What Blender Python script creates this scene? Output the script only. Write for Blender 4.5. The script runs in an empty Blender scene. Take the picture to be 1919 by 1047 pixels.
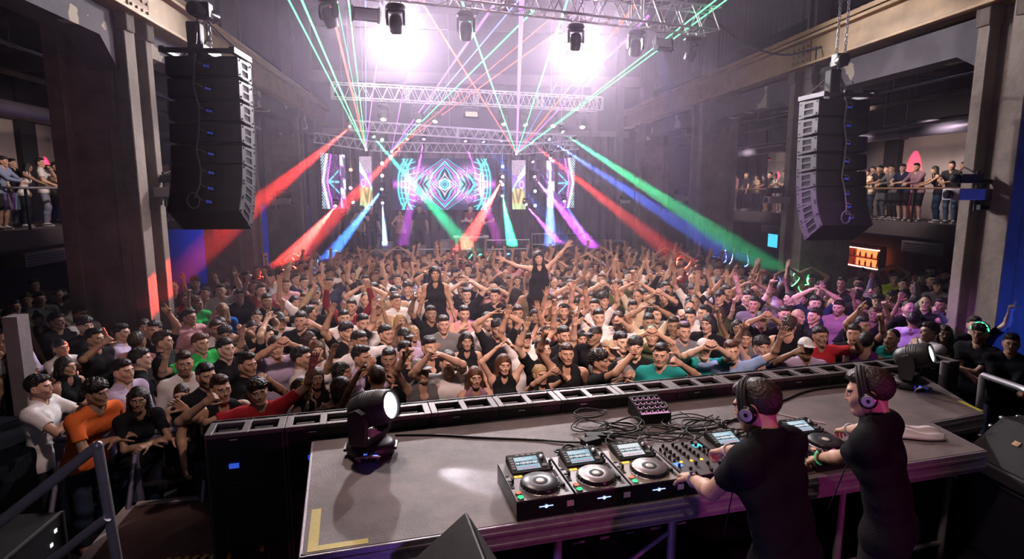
import bpy, bmesh, math, random, openvdb
import numpy as np
from mathutils import Vector, Matrix, Euler, noise

SC = bpy.context.scene
COL = SC.collection
R = math.radians

# ------------------------------------------------------------------ camera, exposure, world
CAM = Vector((0, 0, 3.44)); YAW, PITCH, FOC = R(6.66), R(8.63), 1100.0
cam = bpy.data.objects.new('camera', bpy.data.cameras.new('camera'))
COL.objects.link(cam); SC.camera = cam
cam.location = CAM; cam.rotation_euler = (R(90)-PITCH, 0, -YAW)
cam.data.sensor_fit = 'HORIZONTAL'; cam.data.sensor_width = 36; cam.data.lens = 36*FOC/1919
cam.data.clip_start = .05; cam.data.clip_end = 200
FWD = Vector((math.sin(YAW)*math.cos(PITCH), math.cos(YAW)*math.cos(PITCH), -math.sin(PITCH)))
RGT = Vector((math.cos(YAW), -math.sin(YAW), 0)); UPV = RGT.cross(FWD)
def ray(px, py): return FWD+RGT*((px-959.5)/FOC)-UPV*((py-523.5)/FOC)
def at_z(px, py, z): d = ray(px, py); return CAM+d*((z-CAM.z)/d.z)       # where the line of sight meets a height ...
def at_y(px, py, y): d = ray(px, py); return CAM+d*(y/d.y)               # ... or a plane across the hall ...
def at_x(px, py, x): d = ray(px, py); return CAM+d*(x/d.x)               # ... or a plane along it
def project(p):
    q = Vector(p)-CAM; z = q.dot(FWD); return 959.5+FOC*q.dot(RGT)/z, 523.5-FOC*q.dot(UPV)/z, z

SC.view_settings.view_transform = 'Standard'; SC.view_settings.look = 'None'
SC.view_settings.exposure = 0.12; SC.view_settings.gamma = 1.0; SC.view_settings.use_curve_mapping = False
cy = SC.cycles
cy.use_denoising = True; cy.max_bounces = 4; cy.diffuse_bounces = 1; cy.glossy_bounces = 2; cy.transmission_bounces = 3
cy.transparent_max_bounces = 12; cy.volume_bounces = 0; cy.caustics_reflective = False; cy.caustics_refractive = False
cy.sample_clamp_indirect = 4.0; cy.sample_clamp_direct = 0.0; cy.use_adaptive_sampling = True; cy.adaptive_threshold = .03

W = bpy.data.worlds.new('world'); SC.world = W; W.use_nodes = True
W.node_tree.nodes['Background'].inputs[0].default_value = (.16, .11, .22, 1)
W.node_tree.nodes['Background'].inputs[1].default_value = .022

# ------------------------------------------------------------------ lights of the hall, and unseen fill lamps added to them
def lamp(kind, loc, to, col, energy, size=.1, angle=60, blend=.3, name='light'):
    L = bpy.data.lights.new(name, kind); L.color = col; L.energy = energy
    if kind == 'SPOT': L.spot_size = R(angle); L.spot_blend = blend; L.shadow_soft_size = size
    elif kind == 'POINT': L.shadow_soft_size = size
    elif kind == 'AREA': L.shape = 'DISK'; L.size = size; L.spread = R(angle)
    o = bpy.data.objects.new(name, L); COL.objects.link(o); o.location = loc
    if to is not None: o.rotation_euler = (Vector(to)-Vector(loc)).to_track_quat('-Z', 'Y').to_euler()
    return o
# white blinders behind the front truss, wash lights from over the stage, coloured side light
WARM = (1, .68, .60); PINK = (1, .50, .62)
BLINDERS = [at_y(747, 77, 15), at_y(1083, 100, 15)]
for p in BLINDERS: lamp('SPOT', p+Vector((0, -.14, 0)), (1.6, 2, 4.4), (1, .90, .95), 2900, .12, 125, .6, 'blinder_light')
for x, y, e in ((.2, .6, 2500), (1.6, .2, 2700), (3.2, .6, 2500)): lamp('SPOT', (x, y, 9.0), (x*.8+.3, 10.6, 1.2), WARM, e, .25, 43, .6, 'crowd_wash')
lamp('SPOT', (1.4, 12.5, 9.4), (1.4, 10.5, 1.5), PINK, 350, .3, 95, .7, 'crowd_top_fill')  # overhead fill added over the crowd, no fixture there
lamp('SPOT', (.5, 6.4, 6.3), (6.3, 8.6, 1.4), (.66, .20, 1), 2600, .12, 25, .7, 'violet_wash')
lamp('SPOT', (.6, 2.6, 7.2), (-3.3, 6.5, 1.3), (1, .72, .64), 700, .15, 29, .8, 'left_wash')
lamp('SPOT', (-1.0, .7, 3.4), (-1.9, 2.7, 2.0), (.80, .72, 1), 22, .1, 50, .7, 'handrail_fill')  # unseen spot added to brighten the handrail
lamp('SPOT', (8.0, 5.2, .8), (8.6, 6.8, 2.6), (.03, .10, 1), 160, .1, 110, .7, 'blue_wall_fill')  # unseen blue spot added to colour the return wall
lamp('SPOT', (-1.6, 6.6, 8.5), (1.4, 3.4, 1.7), (1, .77, .70), 1250, .2, 46, .6, 'table_wash')
lamp('SPOT', (3.6, -1.0, 2.4), (1.8, 2.5, 2.25), (1, .08, .50), 150, .08, 50, .6, 'magenta_back_light')
lamp('SPOT', (-.6, .4, 1.25), (1.3, 2.8, 1.62), (.42, .2, 1), 60, .1, 80, .6, 'purple_under_light')
lamp('SPOT', (-.5, 1.4, 5.6), (1.5, 2.8, 1.9), (1, .72, .58), 190, .15, 50, .6, 'dj_wash')
lamp('SPOT', (1.6, 19.5, 8.8), (1.4, 24, 4.5), (.42, .22, .75), 800, .3, 100, .8, 'violet_back_fill')  # violet fill added at the rear, no fixture behind it
lamp('SPOT', (1.3, 16.0, 9.3), (1.2, 22, 7.5), (.62, .36, .85), 450, .4, 120, .8, 'violet_haze_fill')  # added lamp that gives the upper haze a violet cast
for x, X in ((-1.4, -1.0), (3.2, 3.2)): lamp('SPOT', (x, 15.8, 8.6), (X, 19.4, 6.35), (1, .95, .92), 900, .1, 60, .7, 'truss_fill')  # unseen white spots added to make the rear truss bright
for p, q, e in (((9.0, 15.6, 6.2), (15.0, 16.6, 3.7), 1100), ((9.4, 22.5, 6.2), (15.0, 25.0, 3.5), 1000), ((-5.8, 14.6, 6.3), (-11.4, 17.2, 3.8), 900)): lamp('SPOT', p, q, (1, .76, .68), e, .2, 54, .7, 'gallery_wash')
for p, q, e in (((12.9, 15.0, 5.1), (16.2, 15.2, 4.0), 260), ((12.9, 18.6, 5.1), (16.2, 18.8, 4.0), 260), ((12.9, 25.6, 5.1), (16.2, 26.2, 3.9), 260), ((-9.4, 19.0, 5.2), (-12.6, 19.6, 4.1), 110)): lamp('SPOT', p, q, (1, .80, .74), e, .3, 86, .6, 'gallery_wall_fill')  # bodiless spots added in mid air to lift the gallery wall
for p, q, c, e, a in (((2.6, 10.2, 6.0), at_z(1240, 690, 1.35), (.03, 1, .35), 2200, 7), ((3.9, 10.6, 6.0), at_z(1345, 690, 1.35), (.05, .25, 1), 3000, 8), ((3.4, 10.5, 6.0), at_z(1290, 690, 1.3), (1, .05, .35), 1600, 6), ((1.0, 10.0, 6.0), at_z(845, 710, 1.3), (.50, .20, 1), 1500, 8)): lamp('SPOT', p, q, c, e, .04, a, .8, 'colour_pool')
HAZE = .0125
# ------------------------------------------------------------------ haze that fills the hall above the heads
def haze(lo, hi, dens):
    me = bpy.data.meshes.new('haze'); bm = bmesh.new(); bmesh.ops.create_cube(bm, size=1)
    for v in bm.verts: v.co = Vector([(lo[i]+hi[i])/2+v.co[i]*(hi[i]-lo[i]) for i in range(3)])
    bm.to_mesh(me); bm.free(); o = bpy.data.objects.new('haze', me); COL.objects.link(o)
    mt = bpy.data.materials.new('stage haze'); mt.use_nodes = True; N, L = mt.node_tree.nodes, mt.node_tree.links; N.clear()
    out = N.new('ShaderNodeOutputMaterial'); v = N.new('ShaderNodeVolumeScatter'); v.inputs['Density'].default_value = dens; v.inputs['Anisotropy'].default_value = .62
    v.inputs['Color'].default_value = (.86, .72, .96, 1); L.new(v.outputs[0], out.inputs['Volume']); me.materials.append(mt)  # violet of the stage light put into the scatter colour
    o['kind'] = 'stuff'; o['label'] = 'thin stage haze coloured violet for the lights, filling the hall above the crowd'; o['category'] = 'haze'
haze((-4.45, 5.6, 1.72), (7.55, 23.9, 9.6), HAZE)
# ------------------------------------------------------------------ mesh helper
class MB:
    """collects boxes, bars, tubes, turned shapes and prisms; build() links them as one mesh object"""
    def __init__(s, M=None): s.v, s.f, s.m, s.sm, s.M = [], [], [], [], M or Matrix.Identity(4)
    def add(s, vs, fs, mi=0, smooth=False, M=None):
        n = len(s.v); T = s.M @ M if M is not None else s.M
        s.v += [tuple(T @ Vector(p)) for p in vs]
        for f in fs: s.f.append([n+i for i in f]); s.m.append(mi); s.sm.append(smooth)
        return s
    def box(s, c, d, mi=0, M=None, taper=1.0):
        x, y, z = (q/2 for q in d); t = taper
        vs = [(-x, -y, -z), (x, -y, -z), (x, y, -z), (-x, y, -z), (-x*t, -y*t, z), (x*t, -y*t, z), (x*t, y*t, z), (-x*t, y*t, z)]
        vs = [(a+c[0], b+c[1], e+c[2]) for a, b, e in vs]
        return s.add(vs, [(3, 2, 1, 0), (4, 5, 6, 7), (0, 1, 5, 4), (1, 2, 6, 5), (2, 3, 7, 6), (3, 0, 4, 7)], mi, False, M)
    def b2(s, a, b, mi=0, M=None):          # a box from corner to corner
        return s.box([(p+q)/2 for p, q in zip(a, b)], [abs(q-p) for p, q in zip(a, b)], mi, M)
    def bar(s, a, b, r, n=8, mi=0, r2=None, cap=True, M=None, smooth=True):
        a, b = Vector(a), Vector(b); d = b-a
        if d.length < 1e-6: return s
        q = d.to_track_quat('Z', 'Y'); r2 = r if r2 is None else r2
        vs = []
        for p, rr in ((a, r), (b, r2)):
            for i in range(n):
                t = 2*math.pi*(i+.5)/n; vs.append(tuple(p+q @ Vector((rr*math.cos(t), rr*math.sin(t), 0))))
        fs = [(i, (i+1) % n, n+(i+1) % n, n+i) for i in range(n)]
        s.add(vs, fs, mi, smooth and n > 4, M)
        if cap: s.add(vs, [tuple(range(n-1, -1, -1)), tuple(range(n, 2*n))], mi, False, M)
        return s
    def tube(s, pts, r, n=6, mi=0, M=None, closed=False):
        pts = [Vector(p) for p in pts]; k = len(pts); vs = []; up = Vector((0, 0, 1)); prev = None
        for i, p in enumerate(pts):
            if closed: d = pts[(i+1) % k]-pts[i-1]
            else: d = pts[min(i+1, k-1)]-pts[max(i-1, 0)]
            if d.length < 1e-9: d = Vector((0, 0, 1))
            d.normalize()
            x = (prev-d*prev.dot(d)) if prev is not None else d.cross(up if abs(d.z) < .9 else Vector((1, 0, 0)))
            x.normalize(); prev = x; y = d.cross(x)
            rr = r[i] if isinstance(r, (list, tuple)) else r
            for j in range(n): t = 2*math.pi*j/n; vs.append(tuple(p+x*(rr*math.cos(t))+y*(rr*math.sin(t))))
        fs = []
        for i in range(k if closed else k-1):
            a, b = i*n, ((i+1) % k)*n
            for j in range(n): fs.append((a+j, a+(j+1) % n, b+(j+1) % n, b+j))
        s.add(vs, fs, mi, True, M)
        if not closed: s.add(vs, [tuple(range(n-1, -1, -1)), tuple(range((k-1)*n, k*n))], mi, False, M)
        return s
    def lathe(s, prof, n=24, mi=0, M=None, smooth=True):     # (radius, z) pairs turned about z
        vs, fs = [], []
        for r, z in prof:
            for i in range(n): t = 2*math.pi*i/n; vs.append((r*math.cos(t), r*math.sin(t), z))
        for k in range(len(prof)-1):
            for i in range(n): fs.append((k*n+i, k*n+(i+1) % n, (k+1)*n+(i+1) % n, (k+1)*n+i))
        s.add(vs, fs, mi, smooth, M)
        fs = []
        if prof[0][0] > 1e-5: fs.append(tuple(range(n-1, -1, -1)))
        if prof[-1][0] > 1e-5: fs.append(tuple(range((len(prof)-1)*n, len(prof)*n)))
        return s.add(vs, fs, mi, False, M)
    def prism(s, poly, z0, z1, mi=0, M=None):                # outline in x,y pulled along z
        n = len(poly); vs = [(x, y, z0) for x, y in poly]+[(x, y, z1) for x, y in poly]
        area = sum(poly[i][0]*poly[(i+1) % n][1]-poly[(i+1) % n][0]*poly[i][1] for i in range(n))
        o = range(n) if area > 0 else range(n-1, -1, -1); o = list(o)
        fs = [tuple(reversed(o)), tuple(n+i for i in o)]+[(o[i], o[(i+1) % n], n+o[(i+1) % n], n+o[i]) for i in range(n)]
        return s.add(vs, fs, mi, False, M)
    def build(s, name, mats, parent=None, bevel=0, seg=2, loc=None, rot=None, sub=0):
        me = bpy.data.meshes.new(name); me.from_pydata(s.v, [], s.f)
        mats = mats if isinstance(mats, (list, tuple)) else [mats]
        for m in mats: me.materials.append(m)
        me.polygons.foreach_set('material_index', s.m); me.polygons.foreach_set('use_smooth', s.sm); me.update()
        o = bpy.data.objects.new(name, me); COL.objects.link(o)
        if parent is not None: o.parent = parent
        if loc is not None: o.location = loc
        if rot is not None: o.rotation_euler = rot
        if bevel:
            b = o.modifiers.new('bevel', 'BEVEL'); b.width = bevel; b.segments = seg; b.limit_method = 'ANGLE'; b.angle_limit = R(40); b.harden_normals = False
        return o

def tag(o, label=None, cat=None, group=None, kind=None):
    if label: o['label'] = label
    if cat: o['category'] = cat
    if group: o['group'] = group
    if kind: o['kind'] = kind
    return o
def empty(name, loc=(0, 0, 0), rz=0, label=None, cat=None, group=None):
    o = bpy.data.objects.new(name, None); COL.objects.link(o); o.location = loc; o.rotation_euler = (0, 0, rz); o.empty_display_size = .1
    return tag(o, label, cat, group)
def copy_tree(o, parent=None):
    c = o.copy(); COL.objects.link(c)
    if parent is not None:
        c.parent = parent; c.matrix_parent_inverse = o.matrix_parent_inverse.copy()
    for ch in KIDS.get(o.name, ()): copy_tree(ch, c)
    return c
KIDS = {}
def index_kids():
    KIDS.clear()
    for o in SC.objects:
        if o.parent is not None: KIDS.setdefault(o.parent.name, []).append(o)
def struct(o): o['kind'] = 'structure'; return o
def TR(loc=(0, 0, 0), rot=(0, 0, 0), sc=1.0): return Matrix.Translation(loc) @ Euler(rot).to_matrix().to_4x4() @ Matrix.Scale(sc, 4)

# ------------------------------------------------------------------ materials
MATS = {}
def nodes(m): return m.node_tree.nodes, m.node_tree.links
def plain(name, col, rough=.5, metal=0, spec=.5, emit=None, es=0, noise_=0, scale=8, bump=0, bscale=60, col2=None, coords='Object'):
    m = bpy.data.materials.new(name); m.use_nodes = True; N, L = nodes(m); b = N['Principled BSDF']
    b.inputs['Base Color'].default_value = (*col, 1); b.inputs['Roughness'].default_value = rough; b.inputs['Metallic'].default_value = metal
    b.inputs['Specular IOR Level'].default_value = spec
    if emit: b.inputs['Emission Color'].default_value = (*emit, 1); b.inputs['Emission Strength'].default_value = es
    if noise_ or bump:
        tc = N.new('ShaderNodeTexCoord')
    if noise_:
        t = N.new('ShaderNodeTexNoise'); t.inputs['Scale'].default_value = scale; t.inputs['Detail'].default_value = 6; t.inputs['Roughness'].default_value = .65
        L.new(tc.outputs[coords], t.inputs['Vector'])
        r = N.new('ShaderNodeValToRGB'); r.color_ramp.elements[0].position = .35; r.color_ramp.elements[1].position = .68
        c2 = col2 or tuple(c*(1-noise_) for c in col)
        r.color_ramp.elements[0].color = (*c2, 1); r.color_ramp.elements[1].color = (*col, 1)
        L.new(t.outputs['Fac'], r.inputs[0]); L.new(r.outputs[0], b.inputs['Base Color'])
    if bump:
        t2 = N.new('ShaderNodeTexNoise'); t2.inputs['Scale'].default_value = bscale; t2.inputs['Detail'].default_value = 4
        L.new(tc.outputs[coords], t2.inputs['Vector']); bp = N.new('ShaderNodeBump'); bp.inputs['Strength'].default_value = bump; bp.inputs['Distance'].default_value = .02
        L.new(t2.outputs['Fac'], bp.inputs['Height']); L.new(bp.outputs[0], b.inputs['Normal'])
    MATS[name] = m; return m
def glow(name, col, st):
    m = bpy.data.materials.new(name); m.use_nodes = True; N, L = nodes(m); N.clear()
    o = N.new('ShaderNodeOutputMaterial'); e = N.new('ShaderNodeEmission'); e.inputs[0].default_value = (*col, 1); e.inputs[1].default_value = st
    L.new(e.outputs[0], o.inputs[0]); MATS[name] = m; return m
def glass(name, col=(.8, .85, .9), rough=.02, clear=.85):
    m = bpy.data.materials.new(name); m.use_nodes = True; N, L = nodes(m); N.clear()
    o = N.new('ShaderNodeOutputMaterial'); t = N.new('ShaderNodeBsdfTransparent'); t.inputs[0].default_value = (*col, 1)
    g = N.new('ShaderNodeBsdfGlossy'); g.inputs['Roughness'].default_value = rough; g.inputs['Color'].default_value = (.9, .9, .95, 1)
    fr = N.new('ShaderNodeFresnel'); fr.inputs[0].default_value = 1.45
    ge = N.new('ShaderNodeNewGeometry'); iv = N.new('ShaderNodeMath'); iv.operation = 'SUBTRACT'; iv.inputs[0].default_value = 1; L.new(ge.outputs['Backfacing'], iv.inputs[1])
    mu = N.new('ShaderNodeMath'); mu.operation = 'MULTIPLY'; L.new(fr.outputs[0], mu.inputs[0]); L.new(iv.outputs[0], mu.inputs[1])
    mx = N.new('ShaderNodeMixShader'); L.new(mu.outputs[0], mx.inputs[0]); L.new(t.outputs[0], mx.inputs[1]); L.new(g.outputs[0], mx.inputs[2]); L.new(mx.outputs[0], o.inputs[0])
    MATS[name] = m; return m
def tinted(name, rough=.8, noise_=.15, bump=.25, bscale=90, sheen=0, spec=.3):
    """takes its colour from the object it is on"""
    m = plain(name, (1, 1, 1), rough, spec=spec, bump=bump, bscale=bscale); N, L = nodes(m); b = N['Principled BSDF']
    oi = N.new('ShaderNodeObjectInfo'); t = N.new('ShaderNodeTexNoise'); t.inputs['Scale'].default_value = 14; tc = N.new('ShaderNodeTexCoord'); L.new(tc.outputs['Object'], t.inputs['Vector'])
    mx = N.new('ShaderNodeMix'); mx.data_type = 'RGBA'; mx.blend_type = 'MULTIPLY'; mx.inputs[0].default_value = noise_
    L.new(oi.outputs['Color'], mx.inputs[6]); L.new(t.outputs['Color'], mx.inputs[7]); L.new(mx.outputs[2], b.inputs['Base Color'])
    if sheen: b.inputs['Sheen Weight'].default_value = sheen
    return m

CONC = plain('raw concrete', (.30, .24, .21), .85, noise_=.45, scale=1.6, bump=.5, bscale=14)
CONCD = plain('grey plaster', (.20, .17, .185), .85, noise_=.35, scale=1.2, bump=.4, bscale=10)
STEELY = plain('ochre painted steel', (.46, .26, .085), .55, noise_=.3, scale=2.5, bump=.15, bscale=20)
PEEL = plain('peeling painted plaster', (.115, .098, .12), .85, noise_=.3, scale=2, bump=.3)
_n, _l = nodes(PEEL); _t = _n.new('ShaderNodeTexNoise'); _t.inputs['Scale'].default_value = 1.1; _t.inputs['Detail'].default_value = 8
_tc = _n.new('ShaderNodeTexCoord'); _l.new(_tc.outputs['Object'], _t.inputs['Vector']); _r = _n.new('ShaderNodeValToRGB'); _r.color_ramp.interpolation = 'CONSTANT'
_r.color_ramp.elements[0].color = (0, 0, 0, 1); _r.color_ramp.elements[1].color = (1, 1, 1, 1); _r.color_ramp.elements[1].position = .585; _l.new(_t.outputs['Fac'], _r.inputs[0])
_mx = _n.new('ShaderNodeMix'); _mx.data_type = 'RGBA'; _b = _n['Principled BSDF']; _src = _b.inputs['Base Color'].links[0].from_socket
_l.new(_r.outputs[0], _mx.inputs[0]); _l.new(_src, _mx.inputs[6]); _mx.inputs[7].default_value = (.42, .36, .28, 1); _l.new(_mx.outputs[2], _b.inputs['Base Color'])
FLOORM = plain('dark dance floor', (.035, .03, .035), .45, noise_=.4, scale=3)
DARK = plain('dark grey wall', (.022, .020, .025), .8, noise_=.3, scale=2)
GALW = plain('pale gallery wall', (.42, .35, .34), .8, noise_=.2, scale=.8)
BLACK = plain('black painted metal', (.012, .012, .014), .45, noise_=.2, scale=20)
BLACKM = plain('matt black plastic', (.014, .014, .016), .6, spec=.25, bump=.15, bscale=300)
BLACKG = plain('glossy black plastic', (.012, .012, .015), .22)
GRILLE = plain('black perforated grille', (.010, .010, .012), .7, bump=.6, bscale=400)
ALU = plain('brushed aluminium', (.62, .60, .62), .32, metal=.9, noise_=.1, scale=30)
STEEL = plain('grey tube steel', (.40, .38, .43), .38, metal=.45, noise_=.15, scale=15)
CHROME = plain('chrome', (.8, .8, .82), .12, metal=1)
DARKSTEEL = plain('dark railing steel', (.06, .055, .065), .4, metal=.6)
RAILW = plain('worn handrail wood', (.30, .17, .11), .5, noise_=.3, scale=6)
CURTAIN = plain('dark pleated curtain', (.085, .07, .095), .9, noise_=.2, scale=5)
DRAPE = plain('black drape', (.004, .005, .009), .95, spec=.08, bump=.3, bscale=30)
WHITEP = plain('white paint', (.75, .70, .70), .6, noise_=.1)
DUCT = plain('spiral duct metal', (.20, .18, .26), .4, metal=.7, bump=.2, bscale=40)  # purple light on the ducts put into the metal colour
GLASSM = glass('railing glass', (.90, .91, .93))
GLASSB = glass('clear barrier panel', (.84, .86, .90), .08)
RED_D = glow('red downlight', (1, .05, .08), 30)
WARMLIT = glow('warm lit sign', (1, .45, .18), 1.6)
TAPEY = plain('yellow floor tape', (.62, .50, .12), .6, noise_=.15, scale=40)
HAIRM = None
# ---------------------------------------------------------------- bodies from distance fields
def unit(v):
    v = np.asarray(v, float); return v/np.linalg.norm(v)
def rotx(a): c,s=math.cos(a),math.sin(a); return np.array([[1,0,0],[0,c,-s],[0,s,c]])
def roty(a): c,s=math.cos(a),math.sin(a); return np.array([[c,0,s],[0,1,0],[-s,0,c]])
def rotz(a): c,s=math.cos(a),math.sin(a); return np.array([[c,-s,0],[s,c,0],[0,0,1]])
ID = (np.eye(3), np.zeros(3), 1.0)          # a frame: rotation, origin, how much deeper y counts

class Field:
    """a list of shapes blended by a smooth minimum; mesh() turns the zero surface into polygons"""
    def __init__(s): s.p = []
    def cone(s, a, b, ra, rb, k=.02, fr=ID, op='+'): s.p.append(('c', np.array(a, float), np.array(b, float), ra, rb, k, fr, op)); return s
    def ell(s, c, r, k=.02, fr=ID, op='+'): s.p.append(('e', np.array(c, float), np.array(r, float), 0, 0, k, fr, op)); return s
    def cut(s, n, p, k=.004, fr=ID): s.p.append(('h', unit(n), np.array(p, float), 0, 0, k, fr, '&')); return s
    def grow(s, d):
        f = Field()
        for q in s.p:
            if q[0] == 'c': q = q[:3]+(q[3]+d, q[4]+d)+q[5:]
            elif q[0] == 'e': q = q[:2]+(q[2]+d,)+q[3:]
            f.p.append(q)
        return f
    def __add__(s, o): f = Field(); f.p = s.p+o.p; return f
    def bounds(s):
        lo, hi = np.full(3, 9e9), np.full(3, -9e9)
        for q in s.p:
            if q[7] == '+':
                l, h = s._bb(q); lo = np.minimum(lo, l); hi = np.maximum(hi, h)
        return lo, hi
    def _bb(s, q):
        M, o, sy = q[6]
        if q[0] == 'c':
            a, b = M@(q[1]*[1, 1/sy, 1])+o, M@(q[2]*[1, 1/sy, 1])+o
            r = max(q[3], q[4]); return np.minimum(a, b)-r, np.maximum(a, b)+r
        c = M@q[1]+o; r = max(q[2]); return c-r, c+r
    def sample(s, lo, hi, h):
        n = np.ceil((hi-lo)/h).astype(int)+1
        ax = [(lo[i]+h*np.arange(n[i])).astype(np.float32) for i in range(3)]
        D = np.full(n, 1., np.float32)
        for q in s.p:
            M, o, sy = q[6]; k = q[5]
            if q[0] == 'h': sl = [slice(0, n[i]) for i in range(3)]
            else:
                l, u = s._bb(q); m = k+4*h
                i0 = np.maximum(np.floor((l-m-lo)/h).astype(int), 0); i1 = np.minimum(np.ceil((u+m-lo)/h).astype(int)+1, n)
                if (i1 <= i0).any(): continue
                sl = [slice(i0[i], i1[i]) for i in range(3)]
            x, y, z = ax[0][sl[0]][:, None, None]-o[0], ax[1][sl[1]][None, :, None]-o[1], ax[2][sl[2]][None, None, :]-o[2]
            if M is not ID[0]:
                M = M.astype(np.float32)
                x, y, z = (x*M[0, j]+y*M[1, j]+z*M[2, j] for j in range(3))
            d = None
            if q[0] == 'c':
                y = y*sy
                a, ba = q[1], q[2]-q[1]; L = float(ba@ba)+1e-9
                px, py, pz = x-a[0], y-a[1], z-a[2]
                t = np.clip((px*ba[0]+py*ba[1]+pz*ba[2])/L, 0, 1)
                d = np.sqrt((px-t*ba[0])**2+(py-t*ba[1])**2+(pz-t*ba[2])**2)-(q[3]+t*(q[4]-q[3]))
                if sy != 1: d = d*(.5+.5/sy)
            elif q[0] == 'e':
                c, r = q[1], q[2]; px, py, pz = x-c[0], y-c[1], z-c[2]
                k0 = np.sqrt((px/r[0])**2+(py/r[1])**2+(pz/r[2])**2); k1 = np.sqrt((px/r[0]**2)**2+(py/r[1]**2)**2+(pz/r[2]**2)**2)+1e-6
                d = k0*(k0-1)/k1
            else:
                n_, p_ = q[1], q[2]; d = (x-p_[0])*n_[0]+(y-p_[1])*n_[1]+(z-p_[2])*n_[2]
            A = D[tuple(sl)]
            if q[7] == '+':
                g = np.maximum(k-np.abs(A-d), 0)/k; D[tuple(sl)] = np.minimum(A, d)-g*g*k*.25
            else:
                if q[7] == '-': d = -d
                g = np.maximum(k-np.abs(A-d), 0)/k; D[tuple(sl)] = np.maximum(A, d)+g*g*k*.25
        return D
    def mesh(s, h, lo=None, hi=None, adapt=0., bump=None):
        l, u = s.bounds()
        lo = l-3*h if lo is None else np.maximum(lo, l-3*h); hi = u+3*h if hi is None else np.minimum(hi, u+3*h)
        D = s.sample(lo, hi, h)
        if bump is not None:
            n = D.shape; g = np.meshgrid(*[lo[i]+h*np.arange(n[i]) for i in range(3)], indexing='ij', sparse=True)
            D = D+bump(*g).astype(np.float32)
        D = np.pad(np.clip(D, -3*h, 3*h), 1, constant_values=3*h)
        gr = openvdb.FloatGrid(3*h); gr.copyFromArray(np.ascontiguousarray(D)); 
        pts, tri, quad = gr.convertToPolygons(isovalue=0., adaptivity=adapt)
        return np.asarray(pts, float)*h+lo-h, np.asarray(tri, int).reshape(-1, 3)[:, ::-1], np.asarray(quad, int).reshape(-1, 4)[:, ::-1]

def merge(parts):
    V, T, Q, n = [], [], [], 0
    for v, t, q in parts:
        V.append(v); T.append(t+n); Q.append(q+n); n += len(v)
    return np.concatenate(V), np.concatenate(T), np.concatenate(Q)

def to_mesh(name, vtq, col=None, smooth=True):
    v, t, q = vtq
    me = bpy.data.meshes.new(name)
    nt, nq = len(t), len(q)
    me.vertices.add(len(v)); me.vertices.foreach_set('co', v.astype(np.float32).ravel())
    me.loops.add(nt*3+nq*4); me.loops.foreach_set('vertex_index', np.concatenate([t.ravel(), q.ravel()]).astype(np.int32))
    me.polygons.add(nt+nq)
    me.polygons.foreach_set('loop_start', np.concatenate([np.arange(nt)*3, nt*3+np.arange(nq)*4]).astype(np.int32))
    me.update(calc_edges=True)
    if smooth: me.polygons.foreach_set('use_smooth', np.ones(nt+nq, bool))
    if col is not None:
        at = me.color_attributes.new('tint', 'FLOAT_COLOR', 'POINT'); at.data.foreach_set('color', col.astype(np.float32).ravel())
    me.validate()
    return me

# ---------------------------------------------------------------- anatomy
def ik(a, c, l1, l2, pole):
    a, c = np.asarray(a, float), np.asarray(c, float); d = c-a; L = np.linalg.norm(d)
    if L > .995*(l1+l2): c = a+d/L*.995*(l1+l2); d = c-a; L = .995*(l1+l2)
    x = (L*L+l1*l1-l2*l2)/(2*L); h = math.sqrt(max(l1*l1-x*x, 0))
    u = d/L; p = np.asarray(pole, float); p = p-u*(p@u); p = unit(p)
    return a+u*x+p*h, c

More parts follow.
